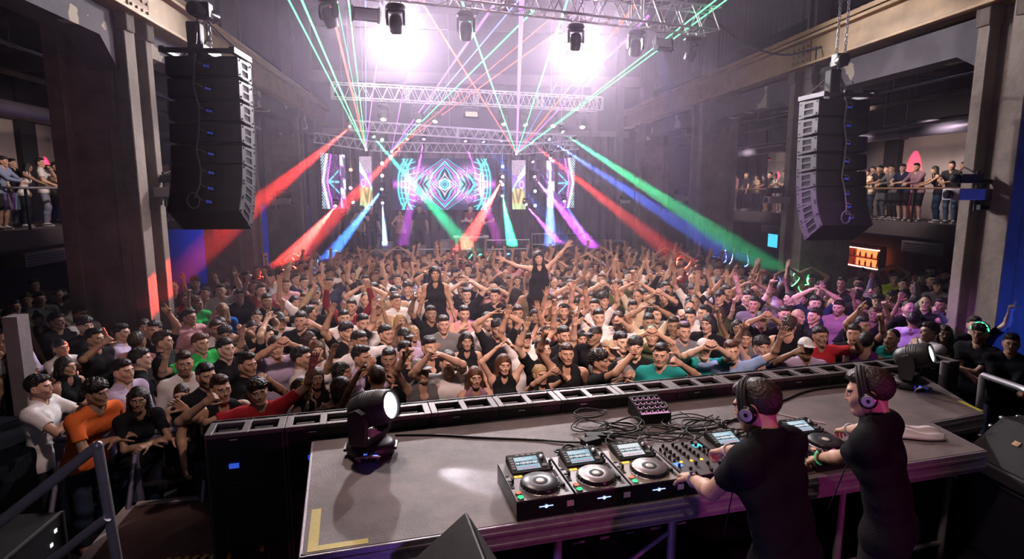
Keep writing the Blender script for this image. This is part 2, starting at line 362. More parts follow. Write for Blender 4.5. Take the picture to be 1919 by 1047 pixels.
class Person:
    """pose: dict(lean, twist, nod, turn, tilt, L=(wrist, pole, hand, palm), R=..., kneel) in metres, facing -y"""
    def __init__(s, sex, pose, build=1.0):
        s.sex = sex; f = sex == 'f'; s.f = f
        W = .162 if f else .188
        lean, twist, side = pose.get('lean', .0), pose.get('twist', 0), pose.get('side', 0)
        s.hipf = (np.eye(3), np.array([0, 0, .95]), 1.0)
        Rc = rotz(twist)@roty(side)@rotx(lean)
        oc = np.array([0, 0, 1.02])
        s.chest = (Rc, oc, 1.0); s.chest_s = (Rc, oc, 1.45); s.hip_s = (np.eye(3), np.array([0, 0, .95]), 1.35)
        C = lambda p: Rc@np.asarray(p, float)+oc
        s.C = C
        nk = C((0, .012, .47))
        Rh = Rc@rotx(-lean*.7)@rotz(pose.get('turn', 0))@rotx(pose.get('nod', 0))@roty(pose.get('tilt', 0))
        s.Rh = Rh; s.head_o = nk+Rh@np.array([0, -.012, .145])
        s.hf = (Rh, s.head_o, 1.0); hf = s.hf
        # --- torso
        T = Field(); b = build
        if f:
            T.cone((-.075, 0, -.02), (.075, 0, -.02), .118, .118, .03, s.hip_s)
            T.cone((-.035, 0, .10), (.035, 0, .10), .095, .095, .06, s.chest_s)
            T.cone((-.06, 0, .25), (.06, 0, .25), .105, .105, .06, s.chest_s)
            for e in (-1, 1): T.ell((e*.066, -.064, .262), (.055, .048, .055), .04, s.chest)
            T.cone((-.125, .0, .405), (.125, .0, .405), .052, .052, .07, s.chest_s)
        else:
            T.cone((-.062*b, 0, 0), (.062*b, 0, 0), .118*b, .118*b, .03, s.hip_s)
            T.cone((-.05*b, 0, .10), (.05*b, 0, .10), .103*b, .103*b, .06, s.chest_s)
            T.cone((-.08*b, 0, .27), (.08*b, 0, .27), .115*b, .115*b, .06, s.chest_s)
            T.cone((-.15, .0, .41), (.15, .0, .41), .06, .06, .07, s.chest_s)
            for e in (-1, 1): T.ell((e*.075, -.055, .31), (.08, .042, .07), .05, s.chest)
        for e in (-1, 1): T.cone((0, .02, .49), (e*.12, .012, .425), .042, .04, .05, s.chest)
        s.torso = T
        # --- arms
        s.up, s.fore, s.hands, s.wr = [], [], [], []
        for side_, e in (('L', 1), ('R', -1)):
            w, pole, hand, palm = pose[side_]
            w = np.array(w, float)
            raise_ = max(0., min(1., (w[2]-1.3)/.5))
            sh = C((e*W, .005, .405+.045*raise_)); sh = sh-np.array([e*.02*raise_, 0, 0])
            l1, l2 = (.275, .235) if f else (.30, .26)
            el, wr = ik(sh, w, l1, l2, pole)
            U, R_ = Field(), Field()
            r = (.038, .033, .031, .021) if f else (.049, .041, .039, .027)
            U.cone(sh, el, r[0], r[1], .035)
            U.ell(sh, (r[0]+.012,)*3, .04)
            mid = el+(wr-el)*.3
            R_.cone(el, mid, r[1]-.003, r[2]+.002, .02); R_.cone(mid, wr, r[2]+.002, r[3], .02)
            s.up.append((U, sh, el, r)); s.fore.append(R_)
            x = unit(wr-el); pn = np.array(palm, float); pn = unit(pn-x*(pn@x)); y = np.cross(pn, x)
            M = np.stack([x, y, pn], 1)           # x along the hand, y towards thumb side*, z out of the palm
            s.hands.append(s._hand(wr, M, hand, e, .9 if f else 1.0)); s.wr.append((wr, M))
        # --- legs
        s.legs, s.feet = [], []
        kn = pose.get('knee', .0); st = pose.get('stance', .10)
        for e in (-1, 1):
            hip = np.array([e*.092, 0, .90]); ank = np.array([e*st, .02+pose.get('step', 0)*e, .085])
            knee, ank = ik(hip, ank, .42, .405, (e*.15, -1, 0))
            Lg = Field(); g = (.092, .057, .055, .034) if f else (.09, .06, .058, .037)
            Lg.cone(hip, knee, g[0], g[1], .05); Lg.cone(knee, knee+(ank-knee)*.35+[0, .012, 0], g[1]-.006, g[2], .03)
            Lg.cone(knee+(ank-knee)*.35+[0, .012, 0], ank, g[2], g[3], .03)
            s.legs.append(Lg)
            out = rotz(e*.22)@np.array([0, -1, 0])
            Ft = Field(); Ft.cone(ank+[0, .03, -.05], ank+out*.13+[0, 0, -.058], .034, .028, .03); Ft.cone(ank, ank+out*.06+[0, 0, -.045], .036, .032, .03)
            s.feet.append(Ft)
        # --- head and neck
        N = Field(); r = .05 if f else .058
        N.cone(nk+[0, .0, -.03], s.head_o+Rh@np.array([0, .018, -.04]), r+.004, r, .03)
        s.neck = N
        s.head = s._head(hf)
    def _hand(s, wr, M, kind, e, sc):
        F = Field(); fr = (M, wr, 1.0)
        ts = 1.0 if e < 0 else -1.0               # which side the thumb leaves
        curl = dict(open=.12, relaxed=.45, fist=1.45, grip=1.15, point=1.45, flat=.05, pinch=.75)[kind]
        for i, yy in enumerate((.028, .0095, -.0095, -.027)):
            F.cone((0.005, yy*.75*ts*sc, 0), (.085*sc, yy*ts*sc, 0), .0155*sc, .0125*sc, .012, fr)
        for i, (yy, L) in enumerate(zip((.029, .0098, -.0098, -.028), (.072, .080, .074, .058))):
            c = curl*(1+.07*i)
            if kind == 'point' and i == 0: c = .05
            p = np.array([.086*sc, yy*ts*sc, 0]); a = 0; spread = (.10, .03, -.04, -.13)[i]*ts*(1 if curl < .5 else .3)
            for j, (seg, r) in enumerate(zip((.44, .31, .25), (.0092, .0085, .0078))):
                a += c*(.8, .95, .7)[j]
                d = np.array([math.cos(a)*math.cos(spread), math.sin(spread)*math.cos(a), math.sin(a)])
                q = p+d*L*seg*sc; F.cone(p, q, r*sc, (r-.0006)*sc, .003, fr); p = q
        tc = min(curl, 1.0)
        p = np.array([.022*sc, .026*ts*sc, .004])
        for j, (L, r) in enumerate(((.042, .0135), (.034, .0105), (.027, .009))):
            a = .75-.35*j*min(1, tc+.3); b = .25+.5*tc*(j > 0)+.15*j
            d = np.array([math.cos(a), ts*math.sin(a)*math.cos(b), math.sin(b)]); q = p+unit(d)*L*sc
            F.cone(p, q, r*sc, (r-.001)*sc, .006, fr); p = q
        return F
    def _head(s, hf):
        F = Field(); f = s.f
        F.ell((0, .014, .035), (.074, .094, .089) if not f else (.071, .09, .086), .02, hf)
        j = 1.0 if not f else .93
        F.cone((0, -.03, .0), (0, -.060, -.080*j), .061*j, .028*j, .03, hf)
        for e in (-1, 1):
            F.cone((e*.05*j, .0, -.03), (e*.017, -.062, -.082*j), .026, .019, .03, hf)
            F.cone((e*.046, -.056, -.006), (e*.022, -.074, -.030), .019, .017, .025, hf)
        F.cone((-.036, -.078, .034), (.036, -.078, .034), .0125, .0125, .015, hf)
        for e in (-1, 1): F.ell((e*.031, -.1, .012), (.018, .014, .010), .012, hf, '-')
        for e in (-1, 1): F.ell((e*.031, -.077, .011), (.0125, .0125, .0105), .002, hf)
        F.cone((0, -.09, .02), (0, -.104, -.016), .0080, .0095, .009, hf)
        for e in (-1, 1): F.ell((e*.010, -.096, -.019), (.007, .009, .006), .006, hf)
        F.cone((-.015, -.089, -.0445), (.015, -.089, -.0445), .0065, .0065, .008, hf)
        F.cone((-.012, -.088, -.0555), (.012, -.088, -.0555), .007, .007, .006, hf)
        F.ell((0, -.100, -.050), (.019, .006, .0014), .003, hf, '-')
        for e in (-1, 1):
            F.ell((e*.079, .014, .002), (.011, .022, .033), .006, hf); F.ell((e*.088, .008, .004), (.006, .012, .02), .004, hf, '-')
        return F
    # --- meshes
    def body(s, hb=.011, hh=.0045, hd=.0045, legs=True, adapt=0.):
        B = Field(); B.p = list(s.torso.p)
        for U, *_ in s.up: B.p += U.p
        for r in s.fore: B.p += r.p
        for l in s.legs+s.feet: B.p += l.p
        full = Field(); full.p = B.p+s.neck.p
        parts = [full.mesh(hb, adapt=adapt)]
        H = Field(); H.p = s.neck.p+s.head.p
        parts.append(H.mesh(hh, adapt=adapt)); n_head = (len(parts[0][0]), len(parts[0][0])+len(parts[1][0]))
        for (wr, M), hnd, fo in zip(s.wr, s.hands, s.fore):
            Hn = Field(); Hn.p = hnd.p+[('c', wr-M[:, 0]*.05, wr, fo.p[1][4]+.0035, fo.p[1][4], .02, ID, '+')]
            parts.append(Hn.mesh(hd, adapt=adapt))
        V, T, Q = merge(parts)
        col = np.zeros((len(V), 4)); col[:, 3] = 1
        P = (V-s.head_o)@s.Rh; x, y, z = np.abs(P[:, 0]), P[:, 1], P[:, 2]
        m = np.zeros(len(V), bool); m[n_head[0]:n_head[1]] = True
        front = m & (y < -.055)
        br = front & (np.abs(z-(.036-.10*(x-.02)**1-.0)) < .0055) & (x > .012) & (x < .052)
        eye = front & ((((x-.031)/.0125)**2+((z-.011)/.0052)**2) < 1)
        iris = front & ((((x-.031)/.0062)**2+((z-.0115)/.0058)**2) < 1)
        lip = front & (((P[:, 0]/.021)**2+((z+.050)/.0105)**2) < 1)
        st = m & (z < -.025) & (z > -.125) & (y < .0-.35*(z+.03)) & (y < .01) & ~lip & ~(((x/.02)**2+((z+.02)/.02)**2 < 1)) & ((x > .028) | (z < -.066) | (np.abs(z+.035) < .005))
        col[lip, 1] = 1; col[eye, 2] = 1; col[st, 3] = 0
        col[br | iris, 0] = 1
        return (V, T, Q), col
    def shirt(s, kind='tee', h=.0095, hem=.86, loose=.016, adapt=0., slv=.62, hip=.130):
        F = Field(); F.p = s.torso.grow(loose).p
        # loose lower part hanging from the chest over the hips
        if kind not in ('crop', 'tank_tight'):
            w = .075 if s.f else .078
            F.cone((-w*.8, 0, .10), (w*.8, 0, .10), .108, .108, .06, (s.chest[0], s.chest[1], 1.35))
            F.cone((-w, 0, -.045), (w, 0, -.045), hip, hip, .05, (s.hip_s[0], s.hip_s[1], 1.08))
        for (U, sh, el, r), fo in zip(s.up, s.fore):
            if kind in ('tank', 'crop', 'tank_tight'): continue
            ext = slv if kind == 'tee' else 1.0
            end = sh+(el-sh)*ext
            A = Field(); A.cone(sh, end, r[0]+loose*.9, r[1]+(.02 if kind == 'tee' else .011), .035); A.ell(sh, (r[0]+.012+loose*.5,)*3, .04)
            if kind == 'tee': A.cut(unit(el-sh), end, .003)
            F_ = A.p
            if kind == 'long': F_ = F_+fo.grow(.010).p
            F.p += [q for q in F_ if q[0] != 'h']
        F.cut((0, 0, -1), (0, 0, hem), .004)
        if kind == 'tee':
            for U, sh, el, r in s.up:
                end = sh+(el-sh)*slv; d = unit(el-sh)
                # trim the sleeve: take away what lies past its end, near the arm
                F.p.append(('c', end+d*.062, el+d*.14, .075, .08, .003, ID, '-'))
        if kind in ('tank', 'crop', 'tank_tight'):
            for U, sh, el, r in s.up:
                e = 1 if sh[0] > 0 else -1
                F.cone(s.C((e*(.155 if s.f else .185), 0, .50)), s.C((e*(.18 if s.f else .205), 0, .30)), .052, .05, .006, ID, '-')
            F.cone(s.C((0, -.10, .47)), s.C((0, -.10, .40)), .075, .06, .006, ID, '-'); F.cone(s.C((0, .06, .49)), s.C((0, .06, .47)), .075, .06, .006, ID, '-')
            if kind == 'crop': F.cut((0, 0, -1), (0, 0, 1.10), .004)
        nk = s.C((0, .012, .47))
        if kind in ('vee', 'tee', 'long'):
            F.cone(nk+[0, 0, .0]-s.chest[0]@np.array([0, .0, .0]), nk+s.chest[0]@np.array([0, -.015, .2]), .064 if s.f else .07, .075, .006, ID, '-')
        if s.f and kind in ('tee',): F.cone(s.C((0, -.11, .46)), s.C((0, -.11, .36)), .05, .02, .008, ID, '-')
        return F.mesh(h, adapt=adapt, bump=lambda x, y, z: .0022*np.sin(31*x+9*z+4*np.sin(17*z))*np.cos(23*z+13*y))
    def trousers(s, kind='long', h=.0105, adapt=0.):
        F = Field(); T = Field()
        for q in s.torso.p[:1]: T.p.append(q)
        F.p = T.grow(.009).p
        for l in s.legs: F.p += l.grow(.012 if kind != 'skinny' else .007).p
        F.cut((0, 0, 1), (0, 0, 1.0), .004); F.cut((0, 0, -1), (0, 0, .10 if kind != 'shorts' else .47), .004)
        return F.mesh(h, adapt=adapt, bump=lambda x, y, z: .002*np.sin(40*z+20*x))
    def shoes(s, h=.008):
        F = Field()
        for l in s.feet: F.p += l.grow(.010).p
        F.cut((0, 0, -1), (0, 0, .003), .003); F.cut((0, 0, 1), (0, 0, .12), .003)
        return F.mesh(h)
    def head_matrix(s):
        M = Matrix.Identity(4)
        for i in range(3):
            for j in range(3): M[i][j] = s.Rh[i, j]
        M.translation = Vector(s.head_o); return M

def hair(kind, f=False, h=.0055, adapt=0., rough=None):
    """hair in the head's own frame"""
    F = Field(); nz = lambda a, b: (lambda x, y, z: a*np.sin(b*x+3*np.sin(b*.6*z))*np.sin(b*y+1.7)*np.sin(b*z+.6))
    bump = nz(.0045, 120)
    if rough: bump = nz(rough, 150)
    rx, ry, rz = (.080, .101, .099) if not f else (.078, .097, .093)
    if kind in ('short', 'quiff', 'curly', 'fade', 'receding'):
        # sits back on the skull and thins out into the forehead
        F.ell((0, .030, .046), (.0805, .097, .094), .01)
        if kind == 'short': F.ell((0, -.012, .098), (.064, .078, .036), .025)
        if kind == 'quiff': F.ell((0, -.040, .112), (.056, .058, .036), .02); F.ell((0, .01, .105), (.062, .075, .036), .02)
        if kind == 'fade': F.ell((0, -.004, .098), (.066, .084, .044), .012)
        if kind == 'curly': F.ell((0, .0, .085), (.088, .100, .068), .02); bump = nz(.012, 110)
        if kind == 'receding': F.ell((0, .03, .10), (.06, .06, .034), .02)
        F.ell((0, -.112, .012), (.060, .066, .066), .014, ID, '-')
        for e in (-1, 1): F.ell((e*.088, .006, -.016), (.03, .03, .040), .008, ID, '-')
        F.cut((0, .25, -1), (0, .08, -.062), .01)
    elif kind == 'buzz':
        F.ell((0, .022, .040), (.077, .094, .091), .01); F.ell((0, -.11, .02), (.058, .06, .062), .014, ID, '-'); bump = None
        F.cut((0, .25, -1), (0, .08, -.055), .006)
        for e in (-1, 1): F.ell((e*.085, .008, -.014), (.03, .032, .045), .006, ID, '-')
    elif kind in ('long', 'wavy', 'bob'):
        F.ell((0, .018, .036), (rx+.006, ry+.004, rz+.006), .01)
        low = dict(long=-.36, wavy=-.33, bob=-.13)[kind]; w = .012 if kind == 'wavy' else .0
        for e in (-1, 1):
            F.cone((e*.06, .035, .03), (e*(.075+w), .05, low*.55), .040, .042+w, .03)
            F.cone((e*(.075+w), .05, low*.55), (e*.07, .045, low), .042+w, .018, .03)
            F.cone((e*.068, .0, .04), (e*(.085+w), -.01, low*.5), .022, .026, .02)
        F.cone((0, .07, .02), (0, .085, low*.9), .055, .035, .04)
        F.ell((0, -.115, -.015), (.061, .075, .092), .010, ID, '-'); F.cone((0, -.02, -.10), (0, 0, -.5), .062, .075, .01, ID, '-')
        bump = nz(.004 if kind != 'wavy' else .009, 90)
    elif kind in ('ponytail', 'bun'):
        F.ell((0, .016, .036), (rx, ry, rz), .01); F.cut((0, -.60, -.80), (0, -.086, .075), .006)
        F.ell((0, -.11, .0), (.066, .07, .075), .008, ID, '-')
        for e in (-1, 1): F.ell((e*.085, .008, -.012), (.03, .03, .042), .006, ID, '-')
        F.cut((0, .25, -1), (0, .08, -.06), .006)
        if kind == 'bun': F.ell((0, .075, .125), (.036, .036, .034), .01)
        else: F.cone((0, .10, .08), (0, .15, .02), .03, .034, .02); F.cone((0, .15, .02), (0, .13, -.2), .034, .012, .02)
    elif kind == 'cap':
        F.ell((0, .014, .04), (.082, .101, .094), .006); F.cut((0, -.12, -1), (0, 0, .048), .003)
        F.cone((-.04, -.07, .06), (.04, -.07, .06), .012, .012, .01); F.ell((0, -.115, .056), (.066, .062, .007), .006); bump = None
    return F.mesh(h, adapt=adapt, bump=bump)
# ------------------------------------------------------------------ the hall
XL, XR, YR, ZC = -4.5, 7.6, 24.4, 10.2          # column faces left and right, rear wall, ceiling
m = MB(); m.b2((-14, -2.5, -.15), (18.5, 31, 0)); struct(m.build('floor', FLOORM))
m = MB(); m.b2((-5.6, -2.5, ZC), (8.8, YR+.4, ZC+.2))
for i in range(6): m.b2((-5.4, 4.2+i*4, ZC-.55), (8.6, 4.55+i*4, ZC))
for x in (-2.2, 1.6, 5.2): m.b2((x-.1, -2.4, ZC-.3), (x+.1, YR, ZC))
struct(m.build('ceiling', CONCD))
# rear wall with a ledge, posts and a high lintel
m = MB(); m.b2((-5.6, YR, 0), (8.8, YR+.3, ZC))
struct(m.build('wall_rear', plain('hazy dark rear wall', (.085, .075, .10), .9, noise_=.25, scale=1.5)))
m = MB()
for x in (-5.05, -3.4, 6.2, 7.3): m.b2((x-.14, YR-.3, 0), (x+.14, YR, ZC))
m.b2((-5.4, YR-.25, 7.6), (8.4, YR, 8.0)); m.b2((-5.4, YR-.2, 5.6), (8.4, YR, 5.85))
struct(m.build('trim_1', CONCD))
# pleated dark cloth across the rear wall behind the screens
m = MB(); vs, fs = [], []; n = 260
for i in range(n+1):
    x = -4.9+i*(12.1/n); y = YR-.42+.07*math.sin(i*.9)+.03*math.sin(i*.37)
    vs += [(x, y, .0), (x, y, 5.6)]
    if i: fs.append((2*i-2, 2*i, 2*i+1, 2*i-1))
m.add(vs, fs, 0, True)
tag(m.build('stage_curtain', CURTAIN), 'dark pleated curtain hanging across the rear wall behind the screens', 'curtain')

def wall_side(name, e, X, ys, far):
    """upper cladding above the steel beam, set back behind the columns; ribbed like sheet steel"""
    m = MB(); vs, fs = [], []; y0, y1 = ys; n = int((y1-y0)/.055); xb = X+e*.55
    for i in range(n+1):
        y = y0+(y1-y0)*i/n; x = xb+e*(.05*(1 if (i//2) % 2 else 0))
        vs += [(x, y, 6.2), (x, y, ZC)]
        if i: fs.append((2*i-2, 2*i-1, 2*i+1, 2*i))
    m.add(vs, fs)
    m.b2((xb+e*.07, y0, 6.2), (xb+e*.3, y1, ZC))
    return struct(m.build(name, plain(name+' ribbed cladding', (.15, .125, .16), .7, noise_=.2, scale=1)))
wall_side('wall_left', -1, XL, (-2, YR), -9.7)
wall_side('wall_right', 1, XR, (-2, YR), 13.5)

def column(X, y, e, w=.82, name='concrete_column', top=6.0, label=None, lower_white=False):
    """an upright with two flange strips towards the hall and a recess between, panels sunk in its sides"""
    m = MB(); d = 1.05; xo = X; xi = X+e*d
    a, b = sorted((xo+e*.16, xi))
    m.b2((a, y-w/2+.06, 0), (b, y+w/2-.06, top))
    p, q = sorted((xo, xo+e*.2)); m.b2((p, y-w/2, 0), (q, y-w/2+.30, top)); m.b2((p, y+w/2-.20, 0), (q, y+w/2, top))
    for s in (-1, 1):
        p, q = sorted((xi-e*.22, xi)); m.b2((p, y+s*w/2-.12, 0), (q, y+s*w/2+.12, top))
    p, q = sorted((xo+e*.2, xo+e*.34)); m.b2((p, y-w/2, 0), (q, y-w/2+.06, top)); m.b2((p, y+w/2-.06, 0), (q, y+w/2, top))
    for z in (.4, 4.3): m.b2((min(xo+e*.3, xi), y-w/2-.0, z), (max(xo+e*.3, xi), y-w/2+.06, z+.55))
    # rounded shoulders under the beam
    for s in (-1, 1):
        p, q = sorted((xo-e*.05, xo+e*.25)); m.b2((p, y+s*.3-.12, top-.28), (q, y+s*.3+.12, top))
    # steel post above the beam
    o = struct(m.build(name, CONC, bevel=.012, seg=1))
    if lower_white:
        k = MB(); p, q = sorted((xo-e*.012, xo-e*.002)); k.b2((p, y-w/2, 0), (q, y-w/2+.30, 1.75)); k.build('painted_band', WHITEP, o)
        # a round painted mark on the band
        k = MB(); k.tube([(xo-.02, y-w/2+.15+.05*math.cos(t), 1.52+.075*math.sin(t)) for t in np.linspace(0, 2*math.pi, 25)[:-1]], .012, 6, closed=True)
        k.build('painted_number', plain('black number paint', (.02, .02, .02), .6), o)
    return o
COLS_R = [7.55, 12.15, 17.3, 22.6]; COLS_L = [4.9, 9.85, 14.95, 20.0]
column(XR, 2.6, 1, name='wall_right_column')
for i, y in enumerate(COLS_R): column(XR, y, 1, name='wall_right_column', lower_white=(i == 1))
for y in COLS_L: column(XL, y, -1, name='wall_left_column')
def posts(X, e, ys, nm):
    for y in ys:
        m = MB(); a, b = sorted((X+e*.15, X+e*.45)); m.b2((a, y-.16, 6.6), (b, y-.10, ZC)); m.b2((a, y+.10, 6.6), (b, y+.16, ZC)); m.b2((X+e*.27-.03, y-.1, 6.6), (X+e*.27+.03, y+.1, ZC))
        struct(m.build(nm, CONCD))
posts(XR, 1, COLS_R+[2.6], 'wall_right_post'); posts(XL, -1, COLS_L, 'wall_left_post')
def ibeam(X, e, y0, y1, nm):
    m = MB(); z0, z1 = 5.97, 6.56
    a, b = sorted((X-e*.16, X+e*.24)); w0, w1 = sorted((X-e*.03, X+e*.05))
    m.b2((a, y0, z0), (b, y1, z0+.05)); m.b2((a, y0, z1-.06), (b, y1, z1)); m.b2((w0, y0, z0), (w1, y1, z1))
    m.b2((min(X-e*.10, X), y0, z1+.05), (max(X-e*.10, X), y1, z1+.14))
    o = struct(m.build(nm, STEELY, bevel=.006, seg=1))
    for y in (COLS_R if X > 0 else COLS_L):        # bolted splice plates
        k = MB(); p, q = sorted((X-e*.03, X-e*.05)); k.b2((p, y-.32, z0+.08), (q, y+.32, z1-.09))
        for i in range(4):
            for j in range(3): k.bar((X-e*.05, y-.24+i*.16, z0+.15+j*.13), (X-e*.075, y-.24+i*.16, z0+.15+j*.13), .022, 6)
        k.build('splice_plate', STEELY, o)
    return o
ibeam(XR, 1, -1, YR, 'wall_right_beam'); ibeam(XL, -1, -1, YR, 'wall_left_beam')
def spandrel(X, e, y0, y1, nm, z0=5.42, z1=5.9, hl=(.18, .3), hr=(.0, .0)):
    """plaster beam over a bay with cut-off corners where it meets the columns"""
    m = MB(); prof = [(y0, z1), (y0, z0-hl[1]), (y0+hl[0], z0-hl[1]*.0), (y1-hr[0], z0), (y1, z0-hr[1]), (y1, z1)]
    a, b = sorted((X+e*.12, X+e*.55)); n = len(prof)
    vs = [(a, y, z) for y, z in prof]+[(b, y, z) for y, z in prof]
    fs = [tuple(range(n)), tuple(range(2*n-1, n-1, -1))]+[(i, i+n, (i+1) % n+n, (i+1) % n) for i in range(n)]
    m.add(vs, fs); o = struct(m.build(nm, PEEL)); 
    bm = bmesh.new(); bm.from_mesh(o.data); bmesh.ops.recalc_face_normals(bm, faces=bm.faces); bm.to_mesh(o.data); bm.free(); return o
yr = [2.6]+COLS_R+[YR+.4]
for a, b in zip(yr[:-1], yr[1:]): spandrel(XR, 1, a+.4, b-.4, 'wall_right_spandrel', hl=(.45, .26), hr=(.5, .3))
yl = [0]+COLS_L+[YR+.4]
for a, b in zip(yl[:-1], yl[1:]): spandrel(XL, -1, a+.4, b-.4, 'wall_left_spandrel', z0=5.55, z1=5.95, hl=(.3, .25), hr=(.42, .4))

# ------------------------------------------------------------------ galleries behind the columns
def gallery(e, xe, xw, y0, y1, side):
    """floor slab, back wall, ceiling, services and glass railing of one gallery; xe is the slab edge, xw the back wall"""
    s = lambda p, q: sorted((p, q))
    a, b = s(xe, xw)
    m = MB(); m.b2((a, y0, 2.30), (b, y1, 2.50)); p, q = s(xe-e*.06, xe+e*.10); m.b2((p, y0, 2.10), (q, y1, 2.52))
    m.b2((*s(xe+e*.3, xe+e*.55)[:1], y0, 1.98), (s(xe+e*.3, xe+e*.55)[1], y1, 2.3))
    struct(m.build('gallery_%s_slab' % side, plain('gallery slab '+side, (.11, .095, .105), .7, noise_=.3, scale=2)))
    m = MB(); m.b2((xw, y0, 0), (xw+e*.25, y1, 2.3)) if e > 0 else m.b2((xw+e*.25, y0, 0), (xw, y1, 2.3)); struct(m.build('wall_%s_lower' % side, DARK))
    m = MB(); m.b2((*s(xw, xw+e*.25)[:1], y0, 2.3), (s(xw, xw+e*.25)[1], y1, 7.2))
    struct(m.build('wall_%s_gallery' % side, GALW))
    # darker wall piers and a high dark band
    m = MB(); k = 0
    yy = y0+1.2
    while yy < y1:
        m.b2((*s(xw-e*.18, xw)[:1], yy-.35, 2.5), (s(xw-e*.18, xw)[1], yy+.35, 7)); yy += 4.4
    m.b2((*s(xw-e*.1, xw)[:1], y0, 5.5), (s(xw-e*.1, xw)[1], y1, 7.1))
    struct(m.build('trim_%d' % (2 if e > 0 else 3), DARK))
    m = MB(); c0, c1 = s(XR+.5 if e > 0 else XL-.5, xw); m.b2((c0, y0, 7.0), (c1, y1, 7.2))
    for i in range(int((y1-y0)/2.6)): m.b2((c0, y0+1+i*2.6, 6.6), (c1, y0+1.25+i*2.6, 7.0))
    struct(m.build('ceiling_%s' % side, plain('black ceiling '+side, (.012, .011, .014), .9)))
    return
gallery(1, 13.5, 16.2, 1, 30.4, 'right'); gallery(-1, -9.7, -12.6, 1, 27, 'left')
m = MB(); m.b2((-14, 26.8, 0), (-4.6, 27, 7.2)); struct(m.build('wall_left_end', DARK))
m = MB(); m.b2((7.8, 30.4, 0), (18.5, 30.6, 7.2)); struct(m.build('wall_right_end', DARK))
m = MB(); m.b2((7.7, .9, 0), (18.5, 1.1, 7.2)); struct(m.build('wall_right_front', DARK))
m = MB(); m.b2((-14, .9, 0), (-4.6, 1.1, 7.2)); struct(m.build('wall_left_front', DARK))
# deep return wall just behind the nearest right column and behind the dark left column
m = MB(); m.b2((8.5, 6.4, 0), (8.7, 7.3, 6.2)); struct(m.build('wall_right_return', plain('blue black wall', (.03, .03, .06), .7)))

def pipes(e, xs, y0, y1, label_side):
    for x, z, r, mt, nm, lb in xs:
        m = MB(); m.bar((x, y0, z), (x, y1, z), r, 12)
        y = y0+1.4
        while y < y1: m.bar((x, y, z), (x, y, 6.9), .005, 4); m.bar((x, y-.03, z), (x, y+.03, z), r*1.25, 12); y += 3.1
        tag(m.build(nm, mt), lb, nm.split('_')[-1])
pipes(1, [(10.9, 5.86, .045, ALU, 'ceiling_pipe', 'thin pale pipe running under the right gallery ceiling, upper of the pair'),
          (11.5, 5.62, .06, CONC, 'ceiling_conduit', 'thicker tan conduit just below the thin pipe over the right gallery'),
          (13.2, 5.32, .03, DUCT, 'cable_pipe', 'slim dark pipe above the purple duct over the right gallery railing'),
          (13.9, 5.16, .17, DUCT, 'ventilation_duct', 'round ribbed duct coloured for purple light over the right gallery railing')], 6, 28, 'right')
pipes(-1, [(-7.4, 5.95, .045, ALU, 'ceiling_pipe', 'thin pale pipe running under the left gallery ceiling'),
           (-8.0, 5.62, .06, CONC, 'ceiling_conduit', 'thicker tan conduit below the thin pipe over the left gallery'),
           (-10.2, 5.35, .2, DUCT, 'ventilation_duct', 'round ribbed duct in violet-tinted metal over the left gallery crowd')], 4, 26, 'left')
def railing(e, x, y0, y1, step, side, label):
    r = empty('glass_railing', (x, y0, 2.5), 0, label, 'railing')
    n = max(1, round((y1-y0)/step)); L = y1-y0
    for i in range(n+1):
        m = MB(); m.box((0, L*i/n, .48), (.05, .045, 1.02)); m.box((-e*.05, L*i/n, -.16), (.05, .05, .3)); m.build('post', DARKSTEEL, r)
    for i in range(n):
        m = MB(); m.box((0, L*(i+.5)/n, .48), (.014, L/n-.09, .82)); m.build('glass_panel', GLASSM, r)
    m = MB(); m.bar((0, -.05, 1.0), (0, L+.05, 1.0), .028, 10); m.build('top_rail', RAILW if e > 0 else STEEL, r)
    m = MB(); m.bar((0, 0, .10), (0, L, .10), .012, 8); m.build('bottom_rail', DARKSTEEL, r)
    return r
railing(1, 13.55, 11.8, 19.6, 1.95, 'right', 'glass railing with wooden top rail on the right gallery near the stage')
railing(1, 13.55, 20.2, 29.6, 2.0, 'right', 'far glass railing on the right gallery seen between two concrete columns')
railing(-1, -9.75, 10.4, 20.0, 1.6, 'left', 'glass railing with steel top rail on the left gallery')
# small red downlights under the gallery ceilings, each washing the wall
def downlight(x, y, z, e, label, pw=70):
    r = empty('red_downlight', (x, y, z), 0, label, 'spotlight', 'red wall downlights of the galleries')
    m = MB(); m.lathe([(.055, 0), (.055, .12), (.03, .14), (0, .14)], 16); m.bar((0, 0, .14), (0, 0, 7.02-z), .012, 6); m.build('housing', BLACKM, r)
    m = MB(); m.lathe([(0, .0), (.045, .0)], 16); m.build('lens', RED_D, r)
    lamp('SPOT', (x, y, z-.02), (x+e*.42, y, z-.9), (1, .02, .10), pw*5, .02, 36, .6, 'red_wash')
downlight(15.7, 18.9, 5.35, 1, 'red downlight on the right gallery wall, middle one by the railing')
downlight(15.7, 14.9, 5.35, 1, 'red downlight beside the nearest right concrete column')
downlight(15.7, 23.6, 5.0, 1, 'red downlight over the far right gallery, nearer of two', 60)
downlight(15.7, 27.3, 4.9, 1, 'red downlight over the far right gallery, farther of two', 60)
downlight(-12.15, 20.7, 5.0, -1, 'red downlight over the left gallery near the dark column', 90)
downlight(-12.15, 16.9, 5.0, -1, 'red downlight at the outer end of the left gallery', 90)
